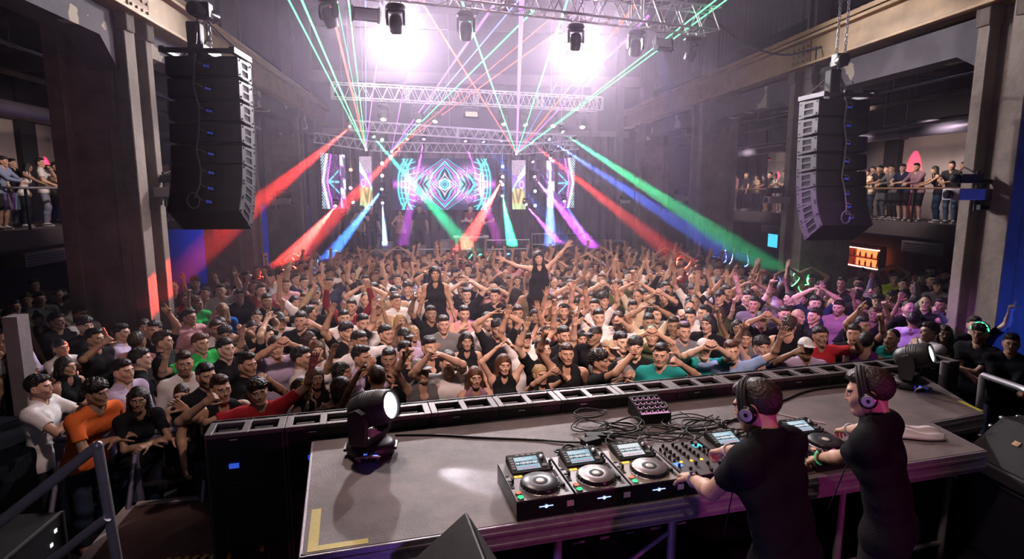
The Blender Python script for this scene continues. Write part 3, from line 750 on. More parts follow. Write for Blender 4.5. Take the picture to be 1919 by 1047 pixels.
# air units hung under the slabs
def air_unit(x, y, e, label):
    r = empty('air_unit', (x, y, 1.7), 0, label, 'air conditioner', 'air units under the gallery slabs')
    m = MB(); m.box((0, 0, .12), (.5, 1.5, .34)); m.build('casing', plain('air unit paint', (.16, .14, .15), .5), r, bevel=.015)
    m = MB()
    for i in range(4): m.box((-e*.26, 0, .0+i*.07), (.03, 1.3, .015))
    m.build('louvre', DARKSTEEL, r)
air_unit(13.76, 15.2, 1, 'grey air unit hung under the near right gallery slab')
air_unit(13.76, 23.0, 1, 'grey air unit hung under the far right gallery slab')
air_unit(-9.96, 15.6, -1, 'grey air unit hung under the left gallery slab')
# lit bar under the right gallery
r = empty('back_bar', (16.0, 21.9, -.06), 0, 'orange lit back bar with shelves of bottles under the right gallery', 'bar'); r.scale = (1, 1.3, 1.05)
m = MB(); m.b2((-.35, -1.8, 0), (0, 1.8, .62)); m.b2((-.35, -1.8, 1.28), (0, 1.8, 1.4))
for y in (-1.8, -.6, .6, 1.8): m.b2((-.3, y-.03, .6), (0, y+.03, 1.3))
m.b2((-.3, -1.8, .93), (0, 1.8, .96)); m.build('shelf_frame', plain('bar joinery', (.25, .06, .03), .5), r)
m = MB(); m.b2((.02, -1.78, .62), (.05, 1.78, 1.28)); m.build('lit_panel', glow('orange bar light', (1, .16, .05), 2.6), r)
m = MB(); m.b2((-.36, -1.85, 1.26), (-.30, 1.85, 1.29)); m.b2((-.36, -1.85, .60), (-.30, 1.85, .63)); m.build('light_strip', glow('bar light strip', (1, .55, .45), 6), r)
rg = random.Random(5)
for lev in (.62, .96):
    for i in range(15):
        b = MB(); h = rg.uniform(.2, .28); b.lathe([(.035, 0), (.037, h*.6), (.014, h*.78), (.013, h), (0, h)], 8)
        o = b.build('bottle', MATS.get('bottle glass') or plain('bottle glass', (.12, .03, .01), .15), loc=(15.82, 19.72+i*.31, lev*1.05-.06))
        tag(o, 'bottle on the %s shelf of the orange lit bar' % ('upper' if lev > .8 else 'lower'), 'bottle', 'bottles on the %s shelf of the lit bar' % ('upper' if lev > .8 else 'lower'))
# screens and signs in the undercrofts
def panel(name, c, size, mt, label, cat, rz=0, frame=BLACKM):
    r = empty(name, c, rz, label, cat)
    m = MB(); m.box((0, 0, 0), (.06, size[0]+.06, size[1]+.06)); m.build('frame', frame, r)
    m = MB(); m.box((-.034 if rz == 0 else -.034, 0, 0), (.01, size[0], size[1])); m.build('display', mt, r)
    return r
panel('amber_wall_light', (16.1, 25.6, 1.75), (.5, .4), WARMLIT, 'square amber wall light under the far right gallery', 'lamp')
panel('wall_monitor', (14.6, 24.6, 1.25), (.75, .62), glow('cyan monitor picture', (.05, .45, 1), 1.6), 'small cyan wall monitor by the far right gallery column', 'monitor')
# ------------------------------------------------------------------ the stage, turned a little against the hall
SR = math.atan2(.151, .9885); SO = Vector((-.68, 2.61, 0)); SU = Vector((math.cos(SR), math.sin(SR), 0)); SV = Vector((-math.sin(SR), math.cos(SR), 0))
def S(s, t, z=0): return SO+SU*s+SV*t+Vector((0, 0, z))
TZ = 1.76                                        # height of the desk top
DECKM = plain('scuffed anti-slip deck', (.20, .155, .15), .55, noise_=.45, scale=3.5, bump=.35, bscale=160, col2=(.105, .085, .085))
PLYM = plain('worn brown plywood', (.16, .10, .085), .6, noise_=.5, scale=3, bump=.2, bscale=60)
LEDM = plain('dusty grey aluminium casting', (.155, .135, .135), .5, metal=.3, noise_=.25, scale=12)
RUBBER = plain('black cable rubber', (.012, .012, .013), .5)
m = MB(); m.prism([(-.72, 1.36), (-.72, -.1), (-.2, -4.2), (7.2, -4.2), (7.2, -.2), (5.3, 1.36)], .70, .86)
struct(m.build('floor_stage', plain('black stage carpet', (.012, .012, .014), .9), loc=SO, rot=(0, 0, SR)))
m = MB(); m.prism([(-.72, 1.34), (-.72, -.1), (-.2, -4.2), (7.2, -4.2), (7.2, -.2), (5.3, 1.34)], 0, .69); struct(m.build('floor_stage_base', DRAPE, loc=SO, rot=(0, 0, SR)))

desk = empty('dj_desk', SO, SR, 'long dark scuffed DJ desk carrying the players along the stage front', 'desk')
poly = [(0, 0), (4.22, 0), (4.32, .46), (4.88, .50), (5.0, .74), (5.28, 1.335), (-.02, 1.335)]
m = MB(); m.prism(poly, TZ-.035, TZ); m.build('deck_top', DECKM, desk)
m = MB()
for (a, b) in zip(poly, poly[1:]+poly[:1]):
    d = Vector((b[0]-a[0], b[1]-a[1], 0)); L = d.length; M = Matrix.Translation(((a[0]+b[0])/2, (a[1]+b[1])/2, TZ-.07)) @ Matrix.Rotation(math.atan2(d.y, d.x), 4, 'Z')
    m.box((0, 0, -.0), (L+.02, .03, .135), M=M); m.box((0, -.006, .03), (L+.02, .03, .018), M=M); m.box((0, -.006, -.035), (L+.02, .03, .018), M=M)
m.build('edge_frame', plain('anodised desk frame', (.42, .38, .46), .42, metal=.55, noise_=.25, scale=25), desk, bevel=.003, seg=1)
for s_, t_ in ((.12, .12), (1.3, .10), (2.0, .10), (2.09, .24), (3.2, .10), (4.1, .12), (.12, 1.2), (2.4, 1.2), (4.6, 1.2)):
    m = MB(); m.bar((s_, t_, .86), (s_, t_, TZ-.13), .024, 12); m.lathe([(.04, 0), (.04, .02), (.026, .03)], 12, M=Matrix.Translation((s_, t_, .86))); m.build('leg', STEEL, desk)
m = MB(); m.bar((.12, .12, 1.05), (4.1, .12, 1.05), .018, 8); m.bar((1.3, .10, 1.1), (2.0, .10, 1.5), .014, 8); m.build('brace', STEEL, desk)
m = MB(); m.prism([(.02, .02), (.068, .02), (.068, .40), (.02, .40)], 0, .0015); m.prism([(.02, .012), (.30, .012), (.30, .055), (.02, .055)], .0003, .0018)
tag(m.build('floor_tape', TAPEY, loc=S(0, 0, TZ), rot=(0, 0, SR)), 'yellow tape corner mark at the near left corner of the DJ desk', 'tape')
m = MB(); m.prism([(0, 0), (.22, .0), (.22, .035), (0, .035)], 0, .0015)
tag(m.build('edge_tape', plain('bright yellow tape', (.75, .70, .12), .5), loc=S(4.925, .52, TZ), rot=(0, 0, SR+R(76))), 'bright yellow tape strip on the far right edge of the DJ desk', 'tape')
m = MB(); m.prism([(0, 0), (.06, .0), (.07, .03), (.01, .03)], 0, .0015)
tag(m.build('deck_tape', plain('orange tape', (.75, .45, .12), .5), loc=S(3.33, .50, TZ), rot=(0, 0, SR+.3)), 'short orange tape scrap on the desk beyond the right hand player', 'tape')
m = MB(); m.tube([(0, 0, .006), (.10, -.14, .006), (.25, -.32, .006)], .004, 6); m.lathe([(0, 0), (.014, .002), (.02, .008), (.012, .014), (0, .014)], 10, M=Matrix.Scale(1.6, 4, (1, 0, 0)))
tag(m.build('marker_pen', WHITEP, loc=S(3.30, .95, TZ), rot=(0, 0, SR)), 'thin white pen lying on the desk behind the right hand player', 'pen')

for i in range(5):
    p = at_z(1085+i*48, 1016-i*9, .862); m = MB(); m.box((0, 0, .001), (.09-.012*(i % 3), .022, .002)); tag(m.build('tape_strip', WHITEP, loc=p, rot=(0, 0, SR+.1)), 'short pale tape strip on the dark stage floor under the DJ desk', 'tape', 'tape strips under the desk')
# LED cabinets seen from behind: a row along the front edge of the stage, standing on the dance floor
def led_cabinet():
    r = empty('led_cabinet', (0, 0, 0)); W_, D_, H_ = .492, .25, 1.86
    m = MB(); z = H_
    for x0, x1 in ((0, .045), (.222, .268), (.445, W_)): m.b2((x0, 0, z-.03), (x1, D_, z))
    for x0, x1 in ((.045, .222), (.268, .445)): m.b2((x0, 0, z-.03), (x1, .04, z)); m.b2((x0, D_-.065, z-.03), (x1, D_, z))
    m.b2((0, D_-.03, 0), (W_, D_, z)); m.b2((0, 0, 0), (.02, D_, z-.03)); m.b2((W_-.02, 0, 0), (W_, D_, z-.03))
    m.build('frame', LEDM, r, bevel=.003, seg=1)
    m = MB(); m.b2((.02, .04, .02), (W_-.02, D_-.03, z-.085)); m.b2((0.0, .0, .02), (W_, .012, z-.032)); m.build('rear_cover', BLACK, r)
    for x in (.132, .357):
        m = MB(); m.tube([(x-.06, .09, z-.05), (x-.05, .10, z-.035), (x+.05, .10, z-.035), (x+.06, .09, z-.05)], .008, 8); m.b2((x-.07, .13, z-.05), (x+.05, .15, z-.03)); m.bar((x-.03, .16, z-.08), (x-.03, .16, z-.04), .014, 10); m.build('handle', ALU, r)
    m = MB(); m.b2((.10, -.012, 1.30), (.36, 0, 1.52)); m.build('power_unit', BLACKM, r, bevel=.006); m = MB(); m.b2((.12, -.02, .50), (.34, 0, .72)); m.build('power_unit', BLACKM, r, bevel=.006)
    m = MB(); m.b2((.15, -.001, z-.05), (.20, .0002, z-.044)); m.build('label_plate', WHITEP, r)
    m = MB(); m.b2((.14, -.016, 1.62), (.20, -.002, 1.65)); m.build('status_light', glow('blue status light', (.05, .15, 1), .5) if 'blue status light' not in MATS else MATS['blue status light'], r)
    m = MB()
    for q in range(3):
        x = .1+.12*q; m.tube([(x, -.005, 1.2-.1*q), (x+.02, -.05, 1.1-.1*q), (x+.08, -.06, 1.02-.1*q), (x+.12, -.005, 1.08-.1*q)], .006, 6)
    m.tube([(.06, -.005, .95), (.12, -.06, .8), (.3, -.07, .78), (.42, -.005, .9)], .007, 6); m.build('link_cable', RUBBER, r)
    m = MB(); m.bar((.10, -.03, 1.0), (.10, .0, 1.0), .014, 10); m.build('connector', plain('orange connector', (.6, .13, .03), .4) if 'orange connector' not in MATS else MATS['orange connector'], r); m = MB(); m.bar((.31, -.03, 1.02), (.31, 0, 1.02), .014, 10); m.build('connector', plain('orange connector', (.6, .13, .03), .4) if 'orange connector' not in MATS else MATS['orange connector'], r)
    m = MB(); m.b2((.0, D_, .0), (W_, D_+.01, z)); m.build('led_face', plain('led black face', (.01, .01, .012), .5) if 'led black face' not in MATS else MATS['led black face'], r)
    return r
index_kids(); proto = led_cabinet(); index_kids()
ORD = ['first', 'second', 'third', 'fourth', 'fifth', 'sixth', 'seventh', 'eighth', 'ninth', 'tenth', 'eleventh', 'twelfth', 'thirteenth']
for i in range(13):
    o = proto if i == 0 else copy_tree(proto)
    o.location = S(-.70+i*.496, 1.345, 0); o.rotation_euler = (0, 0, SR)
    tag(o, 'grey topped LED cabinet seen from behind, %s from the left end of the stage edge' % ORD[i], 'LED panel', 'LED cabinets along the stage edge')

# plywood landing with white edging, left of the stage
dk = empty('wooden_landing', (0, 0, 0), 0, 'brown plywood landing with white edging left of the stage', 'platform')
pl = [(-3.03, 5.59), (-2.96, 4.72), (-2.86, 3.4), (-1.62, 3.55), (-1.62, 5.74)]
m = MB(); m.prism(pl, .40, .5); m.build('deck', PLYM, dk)
m = MB()
for a, b, w in ((pl[0], pl[2], .09), (pl[4], pl[0], .075)):
    d = Vector((b[0]-a[0], b[1]-a[1], 0)); M = Matrix.Translation(((a[0]+b[0])/2, (a[1]+b[1])/2, .5)) @ Matrix.Rotation(math.atan2(d.y, d.x), 4, 'Z'); m.box((0, w/2, .002), (d.length, w, .008), M=M)
m.build('white_edging', plain('white edging paint', (.62, .55, .54), .6, noise_=.2, scale=12), dk)
m = MB()
for x, y in ((-2.95, 5.5), (-2.8, 3.5), (-1.7, 5.6), (-1.72, 3.6)): m.b2((x-.04, y-.04, 0), (x+.04, y+.04, .4))
m.build('leg', DARKSTEEL, dk)
m = MB(); m.b2((-2.9, 3.42, .05), (-1.66, 3.44, .4)); m.b2((-2.93, 3.5, .05), (-2.91, 5.55, .4)); m.build('skirt', BLACK, dk)
hz = MB()
for i in range(8): hz.prism([(i*.07, 0), (i*.07+.035, 0), (i*.07+.055, .05), (i*.07+.02, .05)], 0, .002)
o = hz.build('hazard_stripe', TAPEY, dk, loc=(-2.28, 4.60, .502), rot=(0, 0, .03))
# crowd barrier with clear panels
def barrier(p, q, n, label):
    p, q = Vector(p), Vector(q); L = (q-p).length; r = empty('crowd_barrier', p, math.atan2(q.y-p.y, q.x-p.x), label, 'barrier')
    m = MB(); m.bar((0, 0, 1.16), (L, 0, 1.16), .03, 10); m.b2((0, -.03, 1.08), (L, .03, 1.13)); m.build('top_rail', plain('steel coloured for purple light', (.36, .32, .45), .4, metal=.6) if 'steel coloured for purple light' not in MATS else MATS['steel coloured for purple light'], r)  # purple light on the barrier put into the steel colour
    for i in range(n+1):
        x = min(max(L*i/n, .03), L-.03)
        m = MB(); m.box((x, 0, .56), (.055, .05, 1.06)); m.bar((x, -.02, .95), (x-.06, -.42, .02), .024, 8); m.build('post', MATS['steel coloured for purple light'], r)
    m = MB(); m.b2((.03, .0, .12), (L-.03, .012, 1.08)); m.build('clear_panel', GLASSB, r)
    m = MB(); m.b2((0, -.5, 0), (L, .3, .02)); m.b2((.0, -.03, .1), (L, .03, .16)); m.b2((0, -.02, .62), (L, .02, .65)); m.build('base_frame', DARKSTEEL, r)
    return r
barrier((-3.62, 5.62, 0), (-2.30, 5.76, 0), 2, 'crowd barrier with clear panels that the people by the landing lean on')
barrier((-2.25, 5.77, 0), (-.95, 5.95, 0), 2, 'crowd barrier behind the left end of the LED cabinets')
# stair handrail at the lower left
h = empty('stair_handrail', (0, 0, 0), 0, 'grey tubular stair handrail at the lower left before the landing', 'handrail')
m = MB(); P0, P1 = Vector((-1.54, 2.66, 2.32)), Vector((-2.95, 2.70, 1.24)); m.bar(P0, P1, .024, 16); m.lathe([(0, -.024), (.017, -.017), (.024, 0), (.017, .017), (0, .024)], 14, M=Matrix.Translation(P0)); m.build('top_rail', STEEL, h)
m = MB(); m.bar(P0+Vector((0, 0, -.01)), (-1.43, 2.60, .86), .022, 16); m.build('post', STEEL, h)
m = MB(); m.bar((-1.51, 2.62, 2.0), (-2.95, 2.66, .90), .02, 16); m.build('mid_rail', STEEL, h)
m = MB(); m.bar(P1, (-2.9, 2.66, .0), .022, 16); m.build('lower_post', STEEL, h)
m = MB(); m.b2((-3.1, 2.45, 0), (-2.5, 2.8, .25)); m.b2((-2.5, 2.45, 0), (-2.0, 2.8, .5)); m.b2((-2.0, 2.45, 0), (-1.40, 2.8, .855)); tag(m.build('stair_steps', BLACK), 'black steps under the stair handrail', 'stairs')
# black draped block at the left edge, and the post beside it
m = MB(); m.prism([(-5.4, 6.45), (-3.96, 6.39), (-3.80, 6.05), (-3.72, 5.2), (-3.9, 3.2), (-5.4, 3.2)], 0.02, 1.12); tag(m.build('draped_riser', DRAPE, bevel=.03), 'black draped riser at the left edge of the crowd area', 'riser')
m = MB(); m.b2((-4.70, 6.72, 0), (-4.55, 6.9, 2.1)); struct(m.build('trim_4', CONCD))
# power rack
r = empty('power_rack', (-3.18, 4.07, 0), R(0), 'black road case power rack with lit dots at the lower left', 'rack')
m = MB(); m.box((0, 0, .5), (.46, 1.0, 1.0)); m.build('case', BLACKM, r, bevel=.01)
m = MB(); m.b2((-.235, -.5, .99), (-.215, .5, 1.005)); m.b2((.215, -.5, .99), (.235, .5, 1.005)); m.b2((.225, -.51, 0), (.24, -.495, 1.0)); m.b2((.225, .495, 0), (.24, .51, 1.0)); m.build('edge_strip', ALU, r)
for i in range(7): m = MB(); m.box((.232, -.36+i*.06, .88-.012*i), (.006, .016, .012)); m.build('indicator', MATS.get('white indicator') or glow('white indicator', (.9, .95, 1), 1.1), r)
for y, z in ((.40, .90), (.34, .82)): m = MB(); m.box((.232, y, z), (.006, .028, .028)); m.build('indicator', MATS['white indicator'], r)

# right hand side: fill speaker on its cabinet, railing, side platform
m = MB(); m.b2((4.5, 2.2, 0), (6.3, 5.0, .9)); struct(m.build('floor_side_platform', BLACK))
fs = empty('fill_speaker', (3.74, 2.55, .86), 0, 'black sloped stage monitor speaker with small square badge at the right edge', 'speaker')
prof = [(0, .69), (.30, .95), (.62, .95), (.62, .60), (0, .60)]
def along_y(prof, y0, y1):                       # profile in x,z pulled along y
    n = len(prof); vs = [(x, y0, z) for x, z in prof]+[(x, y1, z) for x, z in prof]
    return vs, [tuple(range(n-1, -1, -1)), tuple(range(n, 2*n))]+[(i, (i+1) % n, n+(i+1) % n, n+i) for i in range(n)]
m = MB(); v_, f_ = along_y(prof, -.05, 1.10); m.add(v_, f_); o = m.build('cabinet', BLACKM, fs, bevel=.012)
bm = bmesh.new(); bm.from_mesh(o.data); bmesh.ops.recalc_face_normals(bm, faces=bm.faces); bm.to_mesh(o.data); bm.free()
sl = math.atan2(.26, .30); M = Matrix.Translation((.15, .525, .82)) @ Matrix.Rotation(-sl, 4, 'Y')
m = MB(); m.box((0, 0, .006), (.36, 1.06, .014), M=M); m.build('grille', GRILLE, fs)
m = MB(); m.box((.03, .33, .016), (.035, .045, .006), M=M); m.box((.03, .33, .018), (.018, .02, .008), M=M); m.build('badge', plain('bronze badge', (.45, .32, .2), .3, metal=.8), fs)
m = MB()
for x, z in ((.0, .67), (.07, .755), (.15, .825), (.23, .895), (.31, .955), (.45, .955)): m.lathe([(.02, 0), (.022, .02), (.01, .035), (0, .035)], 10, M=Matrix.Translation((x, 1.10, z-.03)) @ Matrix.Rotation(R(-90), 4, 'X'))
m.b2((-.01, 1.095, .60), (.02, 1.12, .70)); m.build('corner_hardware', CHROME, fs)
cb = empty('speaker_cabinet', (3.76, 2.5, .86), 0, 'black bass cabinet under the sloped monitor speaker', 'speaker')
m = MB(); m.b2((0, -.1, 0), (.66, 1.18, .585)); m.build('cabinet', BLACKM, cb, bevel=.015)
m = MB(); m.b2((-.012, -.05, .05), (0, 1.12, .54)); m.build('grille', GRILLE, cb)
sr = empty('side_railing', (4.5, 3.0, .9), 0, 'violet grey tubular railing on the side platform at the right', 'railing')
m = MB(); m.bar((0, -.9, 1.0), (0, 1.28, 1.0), .026, 14); m.build('top_rail', STEEL, sr)
for y in (1.28, .2, -.9): m = MB(); m.bar((0, y, 0), (0, y, 1.0), .028, 14); m.build('post', STEEL, sr)
m = MB(); m.bar((-.04, 1.62, 0), (-.04, 1.62, 1.02), .035, 14); m.build('end_post', STEEL, sr)
m = MB(); m.b2((-.03, 1.30, .1), (-.02, 1.60, .98)); m.build('clear_panel', GLASSB, sr)
# booth monitor in front of the desk: only its upper corner shows
bmn = empty('booth_monitor', (.08, 2.522, .86), R(9.6), 'black wedge shaped booth monitor whose ridge rises before the DJ desk', 'speaker')
pr = [(0, 1.12), (-.40, .80), (-.40, .57), (.17, .57), (.17, .80)]; v_ = [(x, 0, z) for x, z in pr]+[(x, -.66, z) for x, z in pr]
m = MB(); m.add(v_, [(0, 1, 2, 3, 4), (9, 8, 7, 6, 5)]+[(i, i+5, (i+1) % 5+5, (i+1) % 5) for i in range(5)]); o = m.build('cabinet', plain('scuffed black cabinet', (.05, .048, .055), .45, noise_=.3, scale=14), bmn, bevel=.008)
bm = bmesh.new(); bm.from_mesh(o.data); bmesh.ops.recalc_face_normals(bm, faces=bm.faces); bm.to_mesh(o.data); bm.free()
m = MB(); m.add([(.012, -.03, 1.105), (.178, -.03, .80), (.178, -.63, .80), (.012, -.63, 1.105)], [(0, 1, 2, 3)]); m.add([(.012, -.03, 1.095), (.172, -.03, .80), (.172, -.63, .80), (.012, -.63, 1.095)], [(3, 2, 1, 0)]); m.build('grille', GRILLE, bmn)
m = MB(); m.bar((-.1, -.33, 0), (-.1, -.33, .58), .03, 12); m.lathe([(.22, 0), (.22, .02), (.03, .05)], 20, M=Matrix.Translation((-.1, -.33, 0))); m.build('stand', BLACK, bmn)

# ------------------------------------------------------------------ players and mixers
SILV = plain('dusty dark player panel', (.115, .10, .10), .42, metal=.2, noise_=.25, scale=9)
SILV2 = plain('pale dusty player panel', (.36, .31, .28), .45, metal=.2, noise_=.25, scale=9)
SCRN = glow('player screen', (.45, .66, .78), .75); SCR2 = glow('pale player screen', (.75, .80, .84), .9); SCRD = glow('screen dark band', (.02, .05, .09), .4); SCRM = glow('screen magenta marks', (.9, .15, .35), .8); SCRW = glow('screen white marks', (.9, .95, 1), .9)
GRN = glow('green button', (.05, 1, .25), 1.6); AMB = glow('amber button', (1, .50, .08), 1.7); BLU = glow('blue button', (.12, .3, 1), 1.8); REDL = glow('cue button', (1, .35, .22), .8); SLOT = glow('slot light', (.35, .45, 1), 2.2); CYD = glow('cyan display', (.1, .7, .8), 1.2)
JOGT = plain('brushed jog platter', (.48, .42, .42), .3, metal=.75, noise_=.2, scale=20); JOGD = plain('dark jog platter', (.03, .03, .034), .35)
def text(body, size, mat, parent, loc, rot, ext=.0006, name='lettering'):
    c = bpy.data.curves.new(name, 'FONT'); c.body = body; c.size = size; c.extrude = ext; c.align_x = 'CENTER'; c.align_y = 'CENTER'
    o = bpy.data.objects.new(name, c); COL.objects.link(o); c.materials.append(mat)
    me = bpy.data.meshes.new_from_object(o); me.name = name; bpy.data.objects.remove(o)
    if not me.materials: me.materials.append(mat)
    o = bpy.data.objects.new(name, me); COL.objects.link(o); o.parent = parent; o.location = loc; o.rotation_euler = rot; return o
def player(panel, jog, scr, w=.318, d=.415):
    r = empty('media_player', (0, 0, 0)); h0, h1 = .104, .118
    m = MB(); n = [(0, 0, 0), (w, 0, 0), (w, d, 0), (0, d, 0), (0, .004, h0), (w, .004, h0), (w, d, h1), (0, d, h1)]
    m.add(n, [(3, 2, 1, 0), (4, 5, 6, 7), (0, 1, 5, 4), (1, 2, 6, 5), (2, 3, 7, 6), (3, 0, 4, 7)]); m.build('body', BLACKG, r, bevel=.004)
    tl = math.atan2(h1-h0, d); T = Matrix.Translation((0, .004, h0)) @ Matrix.Rotation(tl, 4, 'X')
    m = MB(); m.b2((.004, .004, -.002), (w-.004, d-.008, .0025), M=T); m.build('top_panel', panel, r)
    j = MB(); c = Matrix.Translation((w*.53, .130, .0)); j.lathe([(.112, .001), (.112, .004), (.108, .006)], 48, M=T @ c); j.build('jog_ring', ALU, r)
    j = MB(); pr = [(.104, .003), (.105, .020), (.100, .026)]
    j.lathe(pr, 48, M=T @ c)
    for i in range(28): a = 2*math.pi*i/28; j.box((.104*math.cos(a), .104*math.sin(a), .013), (.008, .012, .012), M=T @ c @ Matrix.Rotation(0, 4, 'Z'))
    jw = j.build('jog_wheel', BLACKG, r)
    j = MB(); j.lathe([(.098, .0265), (.096, .029), (.042, .030)], 48, M=T @ c); j.build('jog_plate', jog, jw)
    j = MB(); j.lathe([(.042, .0302), (.041, .031), (.022, .031)], 32, M=T @ c); j.build('jog_hub', BLACKM, jw)
    j = MB(); j.lathe([(.022, .0312), (.021, .032), (.008, .032)], 24, M=T @ c); j.build('jog_display', plain('pale disc', (.6, .55, .52), .4) if 'pale disc' not in MATS else MATS['pale disc'], jw)
    # raised screen
    k = Matrix.Translation((0, .262, .004)) @ Matrix.Rotation(R(13), 4, 'X')
    m = MB(); m.b2((.05, 0, -.03), (w-.045, .155, .010), M=T @ k); m.build('screen_block', BLACKM, r, bevel=.003)
    m = MB(); m.b2((.085, .022, .010), (w-.095, .125, .012), M=T @ k); sc = m.build('screen', scr, r)
    m = MB(); m.b2((.087, .058, .012), (w-.097, .088, .0126), M=T @ k); m.build('waveform_band', SCRD, sc)
    m = MB(); rr = random.Random(3)
    for i in range(34):
        x = .088+i*.0038; hh = rr.uniform(.003, .013)
        if x < w-.1: m.b2((x, .073-hh, .0126), (x+.0026, .073+hh, .0131), M=T @ k)
    for i in range(4): m.b2((.09, .095+i*.007, .012), (.09+rr.uniform(.04, .11), .0975+i*.007, .0128), M=T @ k)
    m.build('waveform', SCRW, sc)
    m = MB()
    for i in range(9): m.b2((.09+i*.0135, .028, .012), (.09+i*.0135+rr.uniform(.004, .011), .036, .0128), M=T @ k)
    m.build('screen_marks', SCRM, sc)
    m = MB()
    for i in range(5): m.b2((.058, .03+i*.021, .010), (.078, .044+i*.021, .0135), M=T @ k)
    for i in range(4): m.b2((.10+i*.035, .133, .010), (.125+i*.035, .145, .0135), M=T @ k)
    m.b2((w-.085, .03, .010), (w-.055, .05, .0135), M=T @ k); m.build('key_pads', plain('grey button', (.22, .21, .22), .5) if 'grey button' not in MATS else MATS['grey button'], r)
    m = MB(); m.lathe([(.013, 0), (.013, .012), (.011, .016), (0, .016)], 20, M=T @ k @ Matrix.Translation((w-.07, .10, .010))); m.build('browse_knob', ALU, r)
    m = MB(); m.b2((.054, .232, .002), (.074, .248, .006), M=T); m.b2((.078, .232, .002), (.098, .248, .006), M=T); m.build('lit_pad', AMB, r)
    for (x, y, mt, nm) in ((.03, .03, GRN, 'play_button'), (.03, .075, REDL, 'cue_button')):
        m = MB(); m.lathe([(.018, 0), (.018, .007), (.016, .008)], 24, M=T @ Matrix.Translation((x, y, .002))); b_ = m.build(nm+'_ring', CHROME, r); b_.name = nm
        m = MB(); m.lathe([(.016, .008), (.0135, .0088), (.0100, .0088)], 24, M=T @ Matrix.Translation((x, y, .002))); m.lathe([(.007, .0085), (.0055, .009), (0, .009)], 12, M=T @ Matrix.Translation((x, y, .002))); m.build('light', mt, b_)
    m = MB(); m.b2((w-.043, .03, .0), (w-.020, .185, .0032), M=T); m.build('tempo_slot', BLACKM, r)
    m = MB(); m.b2((w-.041, .085, .003), (w-.022, .105, .016), M=T); m.build('tempo_fader', BLACKM, r, bevel=.002)
    m = MB()
    for i in range(3): m.b2((.008, .13+i*.02, .002), (.026, .142+i*.02, .006), M=T); m.b2((.008+.024*(i % 2), .20+i*.026, .002), (.028+.024*(i % 2), .212+i*.026, .006), M=T)
    for i in range(4): m.b2((w-.038, .20+i*.018, .002), (w-.020, .210+i*.018, .006), M=T)
    for i in range(6): m.b2((.105+i*.02, .246, .002), (.118+i*.02, .252, .005), M=T)
    m.build('button_pads', BLACKM, r)
    for x, y in ((w-.03, .305), (w-.022, .345), (.03, .185), (w-.035, .275)): m = MB(); m.lathe([(.008, 0), (.007, .022), (0, .023)], 12, M=T @ Matrix.Translation((x, y, .002))); m.build('knob', BLACKM, r)
    m = MB(); m.b2((w*.38, -.0015, .062), (w*.62, .001, .066)); m.lathe([(0, -.001), (.010, 0), (0, .0012)], 12, M=Matrix.Translation((w*.5, -.002, .064)) @ Matrix.Rotation(R(90), 4, 'X')); m.build('slot_light', SLOT, r)
    m = MB(); m.b2((w*.86, -.0015, .045), (w*.98, .001, .075)); m.build('sticker', plain('pale sticker', (.55, .42, .52), .5) if 'pale sticker' not in MATS else MATS['pale sticker'], r)
    text('Pioneer DJ', .017, MATS['white paint'], r, (w*.58, .018, h0+.0045), (tl, 0, 0))
    return r
XS = [1.04, 1.365, 1.69, 2.345, 2.93]
LB = ['leftmost DJ player with dark jog wheel, at the near end of the row', 'second DJ player from the left with bright brushed jog wheel', 'third DJ player from the left, its pale screen washed out, beside the mixer', 'DJ player half hidden behind the left DJ, right of the mixer', 'DJ player under the hands of the right hand DJ']
KINDS_ = [(SILV, JOGD, SCRN), (SILV, JOGT, SCRN), (SILV2, JOGT, SCR2), (SILV, JOGD, SCRN), (SILV, JOGD, SCRN)]
for x, lb, kd in zip(XS, LB, KINDS_):
    o = player(*kd); o.location = S(x, .0 if x < 2.5 else .03, TZ); o.rotation_euler = (0, 0, SR); tag(o, lb, 'DJ player', 'DJ players on the desk')
